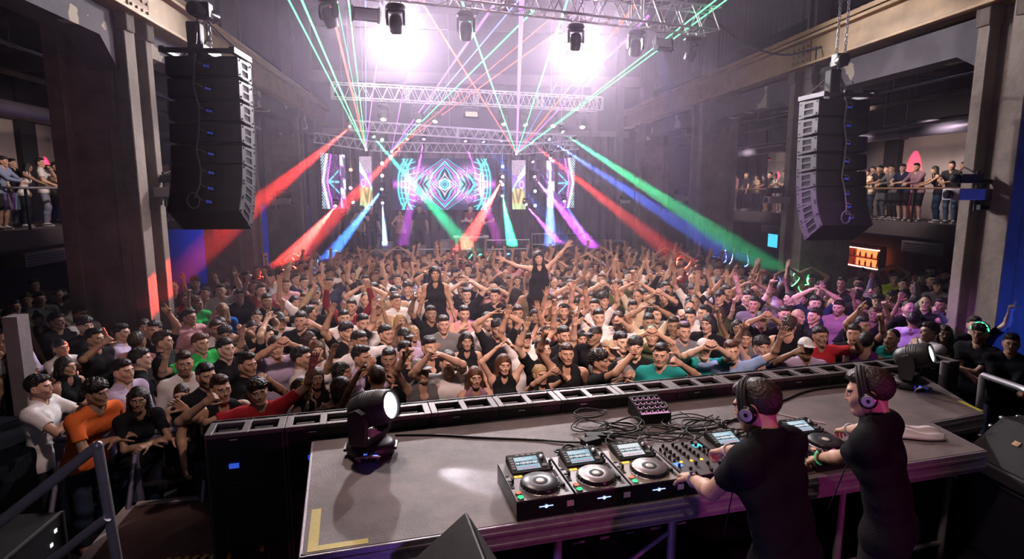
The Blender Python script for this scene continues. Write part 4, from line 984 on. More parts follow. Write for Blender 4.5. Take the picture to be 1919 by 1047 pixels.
def mixer(w, d, ch, label, big=True):
    r = empty('dj_mixer' if big else 'effects_mixer', (0, 0, 0), 0, label, 'mixer'); h = .108 if big else .06
    m = MB(); m.b2((0, 0, 0), (w, d, h)); m.build('body', BLACKG, r, bevel=.004)
    m = MB(); m.b2((.004, .004, h-.001), (w-.004, d-.004, h+.002)); m.build('top_panel', SILV, r)
    def knob(x, y, r_=.009, hh=.02, nm='knob'): m = MB(); m.lathe([(r_, 0), (r_*.94, hh*.75), (r_*.78, hh), (0, hh)], 12, M=Matrix.Translation((x, y, h+.002))); m.build(nm, BLACKM, r)
    for c in range(ch):
        x = w*(.22+.62*c/max(ch-1, 1))
        for k in range(5 if big else 4): knob(x, d*(.50+.105*k) if big else d*(.2+.2*k))
        if big: m = MB(); m.b2((x-.007, d*.16+.018*((c*7) % 4), h+.002), (x+.007, d*.16+.012+.018*((c*7) % 4), h+.022)); m.build('fader', BLACKM, r)
    if big:
        for k in range(5): knob(w*.09, d*(.3+.13*k), .008); knob(w*.94, d*(.25+.12*k), .008)
        m = MB(); m.b2((w*.52, d*.05, h+.002), (w*.56, d*.09, h+.02)); m.build('crossfader', BLACKM, r)
    if big:
        m = MB()
        for c in range(ch): x = w*(.22+.62*c/(ch-1)); m.b2((x-.0015, d*.12, h+.002), (x+.0015, d*.34, h+.0028))
        m.build('fader_slot', BLACK, r)
        m = MB()
        for c in range(ch): x = w*(.22+.62*c/(ch-1)); m.lathe([(.010, 0), (.010, .004), (0, .005)], 14, M=Matrix.Translation((x, d*.415, h+.002)))
        m.build('cue_light', AMB, r)
        m = MB()
        for i in range(2):
            for k in range(3): m.b2((w*.05+i*.022, d*.30+k*.016, h+.002), (w*.05+i*.022+.018, d*.30+k*.016+.011, h+.006))
        m.build('blue_button', BLU, r)
        m = MB(); m.b2((w*.80, d*.78, h+.002), (w*.97, d*.88, h+.004)); m.build('display', CYD, r)
        text('Pioneer', .03, MATS['white paint'], r, (w*.5, -.001, h*.45), (R(90), 0, 0))
    return r
o = mixer(.325, .415, 4, 'black four channel DJ mixer in the middle of the row of players'); o.location = S(2.016, 0, TZ); o.rotation_euler = (0, 0, SR)
o = mixer(.24, .30, 4, 'small knob covered mixer between the two right hand players', False); o.location = S(2.675, .05, TZ); o.rotation_euler = (0, 0, SR)
# knob box standing in the tangle of cables
r = empty('knob_box', S(2.25, .98, TZ), SR+R(-4), 'small black box with rows of pink lit knobs among the cables', 'mixer')
m = MB(); n = [(0, 0, 0), (.24, 0, 0), (.24, .24, 0), (0, .24, 0), (0, 0, .07), (.24, 0, .07), (.24, .24, .13), (0, .24, .13)]
m.add(n, [(3, 2, 1, 0), (4, 5, 6, 7), (0, 1, 5, 4), (1, 2, 6, 5), (2, 3, 7, 6), (3, 0, 4, 7)]); m.build('body', BLACKM, r, bevel=.003)
T = Matrix.Translation((0, 0, .07)) @ Matrix.Rotation(math.atan2(.06, .24), 4, 'X')
for i in range(5):
    for j in range(4): m = MB(); m.lathe([(.012, 0), (.010, .02), (0, .022)], 12, M=T @ Matrix.Translation((.03+i*.045, .035+j*.055, .001))); m.build('knob', BLACKM, r)
m = MB()
for i in range(5):
    for j in range(4): m.lathe([(.017, .001), (.0135, .002)], 14, M=T @ Matrix.Translation((.03+i*.045, .035+j*.055, .0)))
m.b2((.01, .005, .0005), (.23, .02, .0015), M=T); m.build('ring_lights', glow('pink ring light', (1, .45, .75), .7), r)
for (s_, t_, a, lb) in ((1.72, .72, .25, 'black power adapter brick on the desk behind the second player'), (1.80, .80, -.1, 'longer black power adapter lying behind the other brick')):
    r = empty('power_adapter', S(s_, t_, TZ), SR+a, lb, 'adapter'); m = MB(); m.box((.06, .03, .022), (.13 if a > 0 else .2, .07, .044)); m.build('body', BLACKM, r, bevel=.006)
    m = MB(); m.box((.0 if a > 0 else -.03, -.006, .025), (.008, .002, .008)); m.build('indicator', SCRW, r)
# cables
rg = random.Random(11)
def cable(pts, rad, label, closed=False, mt=None, smooth=True):
    P = [Vector(p) for p in pts]
    if smooth:
        Q = []; n = len(P)
        for i in range(n if closed else n-1):
            p0, p1, p2, p3 = (P[(i-1) % n] if closed or i > 0 else P[0]), P[i], P[(i+1) % n], (P[(i+2) % n] if closed or i+2 < n else P[-1])
            for k in range(6):
                t = k/6; Q.append(.5*((2*p1)+(p2-p0)*t+(2*p0-5*p1+4*p2-p3)*t*t+(3*p1-p0-3*p2+p3)*t**3))
        if not closed: Q.append(P[-1])
        P = Q
    m = MB(); m.tube(P, rad, 7, closed=closed); return tag(m.build('cable', mt or RUBBER), label, 'cable')
cz = TZ+.008
cable([S(.52, 1.25, cz), S(.8, 1.17, cz), S(1.08, 1.05, cz), S(1.42, .92, cz), S(1.66, .80, cz+.005), S(1.9, .78, cz)], .0075, 'long black cable running from the left moving light to the power adapters')
cable([S(4.66, 1.20, cz), S(4.34, 1.26, cz), S(3.95, 1.24, cz), S(3.62, 1.12, cz), S(3.2, .95, cz), S(2.78, .80, cz)], .009, 'black cable running over the desk towards the right moving light')
coils = [(1.86, .98, .12), (2.02, .86, .15), (2.10, .92, .11), (2.56, .85, .16), (2.64, .78, .13), (1.60, .60, .13), (1.95, 1.18, .10), (2.45, 1.2, .12), (2.85, .72, .1), (2.3, .72, .14), (1.98, .68, .1)]
for i, (s_, t_, rr) in enumerate(coils):
    pts = []
    for k in range(15):
        a = k*2*math.pi/7+rg.random()*.3; q = rr*(1+rg.uniform(-.25, .2)); pts.append(S(s_+q*math.cos(a)*1.15, t_+q*math.sin(a)*.75, cz+.006*(k % 5)+rg.uniform(0, .035)))
    tag(cable(pts, .0045+.001*(i % 3), None), None, 'cable', 'tangled cables on the desk')['label'] = 'loop of black cable in the tangle on the desk behind the mixer'
for i in range(9):
    a = S(rg.uniform(1.3, 3.0), .44, cz+.02); b = S(rg.uniform(1.8, 2.9), rg.uniform(.7, 1.1), cz+.01)
    pts = [a+Vector((0, 0, .02)), a+(b-a)*.3+Vector((rg.uniform(-.12, .12), 0, .04)), a+(b-a)*.65+Vector((rg.uniform(-.12, .12), 0, .015)), b]
    o = cable(pts, .0045, None); tag(o, 'thin black lead trailing from the players into the cable tangle', 'cable', 'leads behind the players')
# towel
def towel():
    vs, fs = [], []; nx, ny = 46, 22
    for j in range(ny+1):
        for i in range(nx+1):
            u_, v_ = i/nx, j/ny; w = .085+.03*math.sin(u_*3.1)
            x = u_*.44; y = (v_-.5)*2*w; fold = .012*math.sin(7*v_*3.14+5*u_)+.010*math.sin(13*u_+4*v_)+.02*noise.noise((u_*4, v_*3, 1))
            z = .012+(.055*math.sin(math.pi*v_)**.6)*(.9-.25*u_)+fold*math.sin(math.pi*v_)
            vs.append((x+.012*math.sin(9*v_), y+.02*math.sin(5*u_), max(z, .004)))
    for j in range(ny):
        for i in range(nx): a = j*(nx+1)+i; fs.append((a, a+1, a+nx+2, a+nx+1))
    m = MB(); m.add(vs, fs, 0, True); o = m.build('towel', plain('white towel cloth', (.72, .64, .68), .95, bump=.5, bscale=350)); s = o.modifiers.new('thickness', 'SOLIDIFY'); s.thickness = .006; return o
o = towel(); o.location = S(3.72, .42, TZ); o.rotation_euler = (0, 0, SR+R(-52)+.55); tag(o, 'crumpled white towel on the desk beside the right hand DJ', 'towel')
# ------------------------------------------------------------------ trusses
TRM = plain('pale aluminium truss', (.66, .62, .64), .35, metal=.6)
def truss(p, q, size, n, label, mt=None, r=.022, parts=True):
    p, q = Vector(p), Vector(q); d = q-p; L = d.length; x = d.normalized(); y = Vector((0, 0, 1)).cross(x).normalized(); z = x.cross(y)
    M = Matrix((( x.x, y.x, z.x, p.x), (x.y, y.y, z.y, p.y), (x.z, y.z, z.z, p.z), (0, 0, 0, 1)))
    t = empty('lighting_truss', p, 0, label, 'truss'); t.matrix_world = M; h = size/2; mt = mt or TRM
    for a in (-h, h):
        for b in (0, size): m = MB(); m.bar((0, a, b), (L, a, b), r, 8); m.build('chord', mt, t)
    m = MB(); k = L/n
    for i in range(n):
        u, v, w = i*k, (i+.5)*k, (i+1)*k
        for a in (-h, h): m.bar((u, a, 0), (v, a, size), r*.5, 5); m.bar((v, a, size), (w, a, 0), r*.5, 5)
        m.bar((u, -h, size), (v, h, size), r*.45, 5); m.bar((v, h, size), (w, -h, size), r*.45, 5); m.bar((u, -h, 0), (v, h, 0), r*.45, 5); m.bar((v, h, 0), (w, -h, 0), r*.45, 5)
    m.build('lattice', mt, t)
    for i in range(0, n+1, 6):
        m = MB(); u = min(i*k, L)
        for a in (-h, h): m.bar((u, a, 0), (u, a, size), r*.8, 6); m.bar((u+.05, a, 0), (u+.05, a, size), r*.8, 6)
        for b in (0, size): m.bar((u, -h, b), (u, h, b), r*.8, 6)
        m.build('end_frame', mt, t)
    return t, M
FT, FM = truss((-4.1, 9.32, 6.52), (5.36, 11.68, 6.52), .42, 22, 'aluminium front truss hanging across the top of the hall')
RT, RM = truss((-3.22, 18.5, 6.15), (5.38, 20.35, 6.15), .42, 24, 'bright white lit truss above the screens carrying a row of moving lights')
MT, MM = truss((-3.25, 22.0, 5.56), (4.98, 22.3, 5.12), .34, 26, 'thin middle truss behind the bright white truss', r=.014)
LT1, LM1 = truss((-4.66, 22.7, 5.18), (-2.55, 23.2, 4.92), .34, 7, 'low rear truss, left angled piece above the side screens', r=.013)
LT2, LM2 = truss((-2.55, 23.25, 4.92), (3.2, 23.25, 4.84), .34, 18, 'low rear truss, long centre piece just above the main screen', r=.013)
LT3, LM3 = truss((3.2, 23.2, 4.84), (5.25, 22.7, 5.02), .34, 7, 'low rear truss, right angled piece above the side screens', r=.013)
def drop_line(p, z1, label, r=.012, chain=False):
    m = MB()
    if not chain: m.bar(p, (p[0], p[1], z1), r, 6)
    else:
        z = p[2]; i = 0
        while z < z1:
            a = .018; pts = [(a*math.cos(t)*(1 if i % 2 else 0), a*math.cos(t)*(0 if i % 2 else 1), .034*math.sin(t)) for t in np.linspace(0, 2*math.pi, 9)[:-1]]
            m.tube([(p[0]+x, p[1]+y, z+w) for x, y, w in pts], .006, 5, closed=True); z += .056; i += 1
    return tag(m.build('hoist_chain' if chain else 'suspension_cable', STEEL), label, 'chain' if chain else 'cable')
for M_, L_, nm in ((FM, 9.7, 'front truss'), (RM, 8.7, 'bright white truss'), (MM, 8.2, 'thin middle truss')):
    for f, w in ((.06, 'left'), (.94, 'right')):
        p = M_ @ Vector((L_*f, 0, .4)); drop_line(p, ZC-.2, 'thin steel cable holding up the %s end of the %s' % (w, nm), .01)
for M_, L_, w in ((LM1, 2.1, 'left angled piece'), (LM2, 5.7, 'centre piece'), (LM3, 2.1, 'right angled piece')):
    p = M_ @ Vector((L_*.5, 0, .34)); drop_line(p, ZC-.2, 'thin steel cable holding the %s of the low rear truss' % w, .008)

# ------------------------------------------------------------------ moving lights
def mh_meshes(lens, sc=1.0, hang=True):
    """base, yoke, head (axis +x, about its pivot) and lens of one moving light"""
    b = MB(); b.lathe([(.0, 0), (.135, 0), (.15, .02), (.15, .075), (.12, .095), (.06, .105), (0, .105)], 24, M=Matrix.Scale(1.15, 4, (1, 0, 0)))
    b.box((0, -.14, .05), (.13, .05, .05)); b.box((.175, 0, .05), (.02, .12, .02)); b.box((-.175, 0, .05), (.02, .12, .02))
    y = MB(); y.box((0, 0, .125), (.12, .30, .04))
    for s in (-1, 1):
        y.prism([(-.06, 0), (.06, 0), (.075, .14), (.055, .23), (0, .255), (-.055, .23), (-.075, .14)], 0, .045, M=Matrix.Translation((0, s*.155+.0225, .12)) @ Matrix.Rotation(R(90), 4, 'X'))
    h = MB(); h.lathe([(0, -.16), (.06, -.155), (.098, -.12), (.118, -.05), (.124, .03), (.122, .11), (.113, .17), (.105, .19), (.094, .19), (.090, .165)], 28, M=Matrix.Rotation(R(90), 4, 'Y'))
    for i in range(5): h.lathe([(.1235, -.02+i*.022), (.127, -.014+i*.022), (.1235, -.008+i*.022)], 28, M=Matrix.Rotation(R(90), 4, 'Y'))
    return b, y, h
def lens_mb(): m = MB(); m.lathe([(.092, .166), (.07, .176), (.035, .182), (0, .184)], 28, M=Matrix.Rotation(R(90), 4, 'Y')); return m
MHM = {}
def moving_light(loc, aim, lens, label, sc=1.0, up=True, group=None, cat='moving light', shell=None):
    """up: it stands on something; otherwise it hangs from a clamp"""
    loc = Vector(loc); r = empty('moving_light', loc, 0, label, cat, group); r.scale = (sc,)*3
    F = Matrix.Identity(4) if up else Matrix.Rotation(math.pi, 4, 'X')
    a = F.to_3x3().inverted() @ (Vector(aim)-loc).normalized(); pan = math.atan2(a.y, a.x); tilt = math.atan2(a.z, math.hypot(a.x, a.y))
    shell = shell or BLACKM
    if 'b' not in MHM:
        b, y, h = mh_meshes(None)
        for k, q in (('b', b), ('y', y), ('h', h), ('l', lens_mb())):
            o = q.build('x', BLACKM); MHM[k] = o.data; bpy.data.objects.remove(o)
    def part(name, k, mat, M, par=r):
        o = bpy.data.objects.new(name, MHM[k]); COL.objects.link(o); o.parent = par; o.matrix_local = M
        o.material_slots[0].link = 'OBJECT'; o.material_slots[0].material = mat; return o
    part('base', 'b', shell, F); P = F @ Matrix.Rotation(pan, 4, 'Z'); part('yoke', 'y', shell, P)
    hd = part('head', 'h', shell, P @ Matrix.Translation((0, 0, .33)) @ Matrix.Rotation(-tilt, 4, 'Y')); part('lens', 'l', lens, Matrix.Identity(4), hd)
    if not up:
        m = MB(); m.bar((-.10, 0, 0), (-.10, 0, .075), .014, 8); m.bar((.10, 0, 0), (.10, 0, .075), .014, 8)
        for x in (-.1, .1): m.tube([(x, .03*math.cos(t), .10+.03*math.sin(t)) for t in np.linspace(0, 2*math.pi, 13)[:-1]], .009, 6, closed=True)
        if sc > .8: m.bar((0, -.25/sc, .13), (0, .25/sc, .13), .016, 6)
        m.build('clamp', STEEL, r)
        if sc < .8: m = MB(); m.bar((0, 0, .0), (0, 0, (max(5.0, loc.z+.25)-loc.z)/sc), .022, 6); m.build('drop_pipe', STEEL, r)
    return r, loc+F.to_3x3() @ Vector((0, 0, .33))*sc
LENSD = plain('dark lens glass', (.05, .05, .09), .08); LENSV = glow('violet lens glow', (.35, .15, 1), 1.2); LENSW = glow('white lens', (.92, 1, 1), 9)
GREYB = plain('dusty black casting', (.045, .042, .048), .42, noise_=.3, scale=6)
def on_truss(M_, px, py, z):                     # the point of a truss's underside seen nearest a spot of the photo
    o, x = M_ @ Vector((0, 0, 0)), (M_.to_3x3() @ Vector((1, 0, 0)))
    best = min((abs(project(o+x*(i*.02))[0]-px), i*.02) for i in range(0, 500)); return o+x*best[1]+Vector((0, 0, z))
FL = [(613, 'violet tipped moving light hanging at the left end of the front truss', LENSV), (740, 'dark moving light hanging right above the left white blinder', LENSD), (873, 'dark moving light in the middle of the front truss, green beam at its tip', LENSD),
      (1080, 'dark moving light hanging right above the right white blinder', LENSD), (1193, 'dark moving light beside the small flood near the right end of the front truss', LENSD), (1298, 'last moving light at the right end of the front truss', LENSD)]
for px, lb, ln in FL:
    p = on_truss(FM, px, 0, -.12); aim = p+Vector((.5 if px == 613 else (-.5 if px == 1298 else .05), .75, -1.6)); moving_light(p, aim, ln, lb, .86, False, shell=GREYB)
RL = [(718, 'first moving light from the left under the bright white truss'), (782, 'second moving light from the left under the bright white truss'), (816, 'third moving light from the left under the bright white truss'),
      (944, 'moving light right of the strip light under the bright white truss'), (982, 'moving light under the bright white truss next to the vertical violet beam'), (1037, 'moving light with glowing tip near the right end of the bright white truss'), (1092, 'last moving light, hung at the right end of the bright white truss')]
for i, (px, lb) in enumerate(RL):
    p = on_truss(RM, px, 0, -.12); moving_light(p, p+Vector((.3*math.sin(i*2), -.8, -1)), glow('warm lens %d' % i, (1, .85, .8), 1.0+1.5*(i in (0, 5, 6))), lb, 1.0, False, shell=GREYB)
def flood(M_, px, z, w, label, aim_t, lit=None):
    p = on_truss(M_, px, 0, z); r = empty('flood_light', p, math.atan2(M_[1][0], M_[0][0]), label, 'flood light')
    T = Matrix.Translation((0, 0, -.22)) @ Matrix.Rotation(R(aim_t), 4, 'X')
    m = MB(); m.box((0, 0, 0), (w, .12, .2), M=T); m.box((-w/2-.005, 0, .0), (.02, .16, .24), M=T); m.box((w/2+.005, 0, .0), (.02, .16, .24), M=T); m.build('housing', BLACKM, r, bevel=.006)
    m = MB(); m.box((0, -.062, 0), (w-.04, .006, .16), M=T); m.build('front_glass', lit or plain('grey flood glass', (.25, .22, .26), .25), r)
    m = MB(); m.tube([(-w/2-.02, 0, -.22), (-w/2-.02, 0, .0), (w/2+.02, 0, 0), (w/2+.02, 0, -.22)], .010, 6); m.bar((0, 0, 0), (0, 0, -z*1.0), .012, 6); m.build('bracket', STEEL, r)
flood(FM, 683, -.10, .40, 'rectangular flood light between the two left moving lights of the front truss', 12)
flood(FM, 1244, -.10, .34, 'small rectangular flood light near the right end of the front truss', -20, plain('pale flood glass', (.42, .38, .40), .25))
flood(RM, 883, -.10, .44, 'strip shaped flood light in the middle under the bright white truss', -15, glow('dim strip glow', (1, .85, .7), .7))
# the two blinders, each on a drop pipe
for p, w in zip(BLINDERS, ('left', 'right')):
    r = empty('blinder_light', p, 0, '%s of the two dazzling white blinder lights behind the front truss' % w, 'blinder')
    m = MB(); m.lathe([(.27, .0), (.28, .03), (.27, .16), (.20, .2), (0, .2)], 24, M=Matrix.Rotation(R(-90), 4, 'X')); m.build('housing', BLACKM, r)
    m = MB(); m.lathe([(.0, -.01), (.26, -.006)], 24, M=Matrix.Rotation(R(-90), 4, 'X')); m.build('lens', glow('blinder face '+w, (1, .97, .98), 60), r)
    m = MB(); m.tube([(-.31, .08, 0), (-.31, .08, .32), (.31, .08, .32), (.31, .08, 0)], .014, 6); m.bar((0, .08, .32), (0, .08, ZC-p.z), .022, 8); m.build('drop_pipe', STEEL, r)
# stage lamps on the ends of the desk
CAM_L = S(.35, 1.03, TZ); AIM_L = S(.93, .50, TZ)
r1, c1 = moving_light(CAM_L, CAM_L+Vector((0, 0, .4))+SU*.6-SV*.42+Vector((0, 0, -.20)), LENSW, 'big black moving light standing on the left end of the DJ desk, lens lit white', .90, True, shell=GREYB)
CAM_R = S(4.88, 1.12, TZ)
r2, c2 = moving_light(CAM_R, CAM_R+Vector((0, 0, .4))+SU*.47-SV*.88+Vector((0, 0, -.03)), LENSW, 'black moving light standing on the right end of the DJ desk, lens lit white', .82, True, shell=GREYB)
for r_ in (r1, r2):
    m = MB()
    for s in (-1, 1): m = MB(); m.tube([(-.06, s*.16, .01), (-.08, s*.20, .05), (0, s*.215, .07), (.08, s*.20, .05), (.06, s*.16, .01)], .011, 6); m.build('carry_handle', STEEL, r_)
    yaw = math.atan2(-.9, -.2)
    m = MB(); m.box((.165, 0, .05), (.006, .06, .03), M=Matrix.Rotation(yaw, 4, 'Z')); m.box((.163, .09, .05), (.006, .03, .02), M=Matrix.Rotation(yaw, 4, 'Z')); m.build('blue_display', glow('blue display %s' % r_.name, (.06, .12, 1), 1.5), r_)
dv = Vector((-r1.location.x, -r1.location.y, 0)).normalized(); yw = math.atan2(dv.y, dv.x)
m = MB(); m.add([(.150, -.075, 0), (.150, .075, 0), (.150, 0, -.038), (.150, 0, .038), (.172, 0, -.006)], [(0, 3, 4), (3, 1, 4), (1, 2, 4), (2, 0, 4)], M=Matrix.Rotation(yw, 4, 'Z') @ Matrix.Translation((-.02, 0, .20))); m.build('emblem', plain('pale emblem', (.5, .44, .43), .4), r1)
ax = (AIM_L-c1).normalized(); lamp('SPOT', c1+ax*.24, AIM_L, (.80, .88, 1), 90, .03, 26, .5, 'desk_beam')
lamp('SPOT', c2+(SU*.47-SV*.88)*.26, c2+SU*1-SV*1.9+Vector((0, 0, -.3)), (.75, .85, 1), 60, .03, 24, .6, 'desk_beam')
# ------------------------------------------------------------------ coloured beams: a fixture at the rear for each, its light shining through the haze
BEAMS = [  # name of the place, start pixel, start depth, end pixel, end depth, colour, power, cone
 ('at the upper left of the low truss', (655, 240), 22, (430, 424), 12.5, (1, .05, .03), 1.1, 2.2),
 ('left of the main screen top corner', (762, 264), 22.6, (555, 480), 15, (1, .06, .04), 1.6, 2.8),
 ('under the left outer side screen', (628, 388), 22.6, (540, 490), 15, (1, .08, .05), 1.3, 2.8),
 ('on the low truss left of the main screen', (702, 260), 22.6, (900, 490), 16.5, (.03, 1, .35), 2.2, 2.8),
 ('low beside the left inner side screen', (663, 382), 22.6, (800, 485), 18, (.05, 1, .35), .8, 1.6),
 ('on the left light tree, fourth lamp', (715, 357), 22.8, (615, 485), 15.5, (.05, .25, 1), 1.6, 2.2),
 ('on the left light tree, lowest lamp', (717, 383), 22.8, (723, 480), 18, (.25, .5, 1), 1.4, 2.2),
 ('over the main screen, left magenta one', (794, 265), 22.8, (783, 320), 21.5, (.8, .12, 1), .8, 3.2),
 ('over the main screen, right magenta one', (873, 269), 22.8, (893, 330), 21.5, (1, .1, .85), .8, 3.2),
 ('over the right end of the main screen, blue one', (908, 270), 22.8, (1010, 390), 20.5, (.05, .25, 1), 1.0, 2.4),
 ('on top of the right light tree', (940, 270), 22.8, (943, 330), 22.3, (.08, .35, 1), .7, 3.0),
 ('on the right light tree, red one', (938, 343), 22.8, (878, 450), 18, (1, .06, .04), 2.0, 4.0),
 ('on the right light tree, lowest lamp', (942, 370), 22.8, (968, 500), 17, (.02, 1, .30), 3.4, 3.4),
 ('hanging in front of the right inner side screen', (1031, 300), 22.4, (1031, 490), 17.5, (.18, .38, 1), 2.4, 3.6),
 ('hung right of the inner side screen, upper one', (1000, 307), 22.8, (1075, 410), 20, (.55, .12, 1), .8, 2.0),
 ('hung right of the inner side screen, lower one', (1003, 334), 22.8, (1120, 475), 17, (.65, .10, .95), 2.0, 3.0),
 ('low right of the inner side screen', (987, 386), 22.8, (1070, 480), 18, (.60, .10, .9), 1.0, 2.8),
 ('on the right angled truss, blue one', (1031, 264), 22.6, (1400, 500), 13.5, (.08, .22, 1), 2.0, 2.2),
 ('at the outer end of the right angled truss', (1056, 250), 22, (1390, 468), 13, (.05, 1, .30), 2.0, 2.2),
 ('on the right angled truss, red one', (999, 270), 22.6, (1190, 420), 16, (1, .06, .04), 1.6, 2.2),
 ('behind the right outer side screen', (1058, 380), 22.8, (1110, 465), 19, (.05, .2, 1), 1.0, 2.2)]
BP = 230000
for i, (where, a, ya, b, yb, col, pw, ang) in enumerate(BEAMS):
    p, q = at_y(*a, ya), at_y(*b, yb); d = (q-p).normalized()
    lens = glow('beam lens %d' % i, tuple(.35+.65*c for c in col), 9)
    base = p-d*.16+Vector((0, 0, .27))
    cn = 'red' if col[0] > .9 and col[2] < .2 else 'green' if col[1] > .9 else 'violet' if col[0] > .5 else 'blue'
    if 'magenta' in where: cn = 'magenta'
    moving_light(base, base+Vector((0, 0, -.27))+d, lens, 'small moving light, %s beam, %s' % (cn, where), .62, False, 'small beam lights around the screens')
    lamp('SPOT', p+d*.04, q, col, BP*pw, .02, ang*1.45, .6, cn+'_beam')
# light trees between the screens and droppers for single lamps
def tree(px, y, z0, z1, label, dots):
    p = at_y(px, 340, y); r = empty('light_tree', (p.x, y+.18, 0), 0, label, 'light stand')
    m = MB(); m.bar((0, 0, z0), (0, 0, z1), .03, 10); m.build('pole', BLACK, r)
    for z in (3.0, 3.4, 3.8, 4.2, 4.6): m = MB(); m.bar((-.2, 0, z), (.2, 0, z), .018, 8); m.build('cross_arm', BLACK, r)
    m = MB(); m.lathe([(.35, 1.15), (.35, 1.19), (.04, 1.23)], 20); m.build('foot_plate', BLACK, r)
    for py, c in dots:
        q = at_y(px, py, y-.02); rr = empty('pixel_lamp', q, 0, 'small %s lamp on the light tree at the %s of the main screen' % (c[0], 'left' if px < 800 else 'right'), 'lamp', 'small lamps on the light trees')
        mm = MB(); mm.lathe([(.06, .02), (.075, .05), (.07, .16), (0, .18)], 14, M=Matrix.Rotation(R(-90), 4, 'X')); mm.bar((0, .1, 0), (0, .2, 0), .015, 6); mm.build('housing', BLACKM, rr)
        mm = MB(); mm.lathe([(0, 0), (.05, .01), (.06, .02)], 14, M=Matrix.Rotation(R(-90), 4, 'X')); mm.build('lens', glow('lamp '+c[0]+str(py)+str(px), c[1], 7), rr)
tree(716, 22.8, 1.2, 5.0, 'tall light tree standing left of the main screen', [(306, ('white', (1, .9, .95))), (329, ('white', (1, .85, .9))), (262, ('green', (.4, 1, .6)))])
tree(942, 22.8, 1.2, 5.0, 'tall light tree standing right of the main screen', [(312, ('blue', (.35, .6, 1))), (331, ('pink', (1, .6, .9))), (346, ('white', (1, .8, .85)))])
tree(1003, 22.9, 1.2, 5.0, 'light tree standing between the right side screens', [(358, ('blue', (.3, .7, 1))), (385, ('blue', (.35, .6, 1)))])
tree(657, 22.9, 1.2, 5.0, 'light tree standing between the left side screens', [(318, ('orange', (1, .35, .15))), (352, ('violet', (1, .5, .9)))])
# ------------------------------------------------------------------ lasers
LASER = {}
def laser_mat(c, st):
    k = (c, st)
    if k not in LASER: LASER[k] = glow('laser '+str(len(LASER)), c, st)
    return LASER[k]
GR, RD, VI, BL = (.10, 1, .32), (1, .13, .08), (.50, .16, 1), (.22, .28, 1)
SRC = {'left': (686, 280, 22.6), 'middle': (734, 284, 22.6), 'right': (968, 288, 22.6)}
LP = [('left', (537, -8), 12, GR, .016, 2.2), ('left', (562, -8), 12, GR, .020, 2.6), ('left', (618, 2), 11, RD, .026, 1.6), ('left', (652, -8), 12, GR, .015, 2.2), ('left', (685, -8), 12, BL, .016, 1.2), ('left', (722, -8), 13, VI, .022, 1.2), ('left', (630, -8), 13, GR, .010, 1.2),
      ('middle', (790, -8), 13, VI, .020, 1.3), ('middle', (938, -8), 13, VI, .03, 1.3), ('middle', (972, 0), 13, BL, .018, 1.2), ('middle', (1000, 20), 13, GR, .018, 2.2), ('middle', (1040, 28), 13, RD, .010, 1.8), ('middle', (1050, 55), 14, RD, .014, 1.6),
      ('right', (783, -8), 12, RD, .020, 1.6), ('right', (862, -8), 12, GR, .020, 2.2), ('right', (978, -8), 12, VI, .055, 1.5), ('right', (1066, -8), 12, GR, .019, 2.3), ('right', (1130, 5), 14, BL, .012, 1.4), ('right', (1192, 8), 12, RD, .028, 1.4), ('right', (1215, 30), 12, VI, .03, 1.0), ('right', (1352, -8), 11, GR, .012, 2.3), ('right', (1372, -8), 11, GR, .012, 2.3)]
for k, (px, py, y) in SRC.items():
    p = at_y(px, py, y); r = empty('laser_projector', p, 0, 'small laser projector under the low truss, %s of three, where a fan of lasers starts' % k, 'laser projector')
    m = MB(); m.box((0, .14, .0), (.2, .24, .13)); m.build('housing', BLACKM, r, bevel=.008); m = MB(); m.lathe([(0, 0), (.03, .004), (.04, .02)], 16, M=Matrix.Rotation(R(-90), 4, 'X')); m.build('aperture', glow('laser aperture '+k, (1, .9, 1), 25), r)
    m = MB(); m.bar((0, .14, .06), (0, .14, .42), .012, 6); m.build('bracket', STEEL, r)
CN = {GR: 'green', RD: 'red', VI: 'violet', BL: 'blue'}; seen = {}
for k, e, y, c, rad, st in LP:
    a = at_y(*SRC[k]); b = at_y(*e, y)
    key = (k, CN[c]); seen[key] = seen.get(key, 0)+1; n = sum(1 for l in LP if l[0] == k and l[3] is c); od = '' if n == 1 else ', %s from the left of its colour' % ORD[seen[key]-1]
    m = MB(); m.bar(a+Vector((0, -.03, 0)), b, rad*.45, 8, r2=rad*1.0); tag(m.build('laser_beam', laser_mat(c, st*1.7)), '%s laser beam rising from the %s laser projector%s' % (CN[c], k, od), 'laser beam', 'laser beams over the crowd')

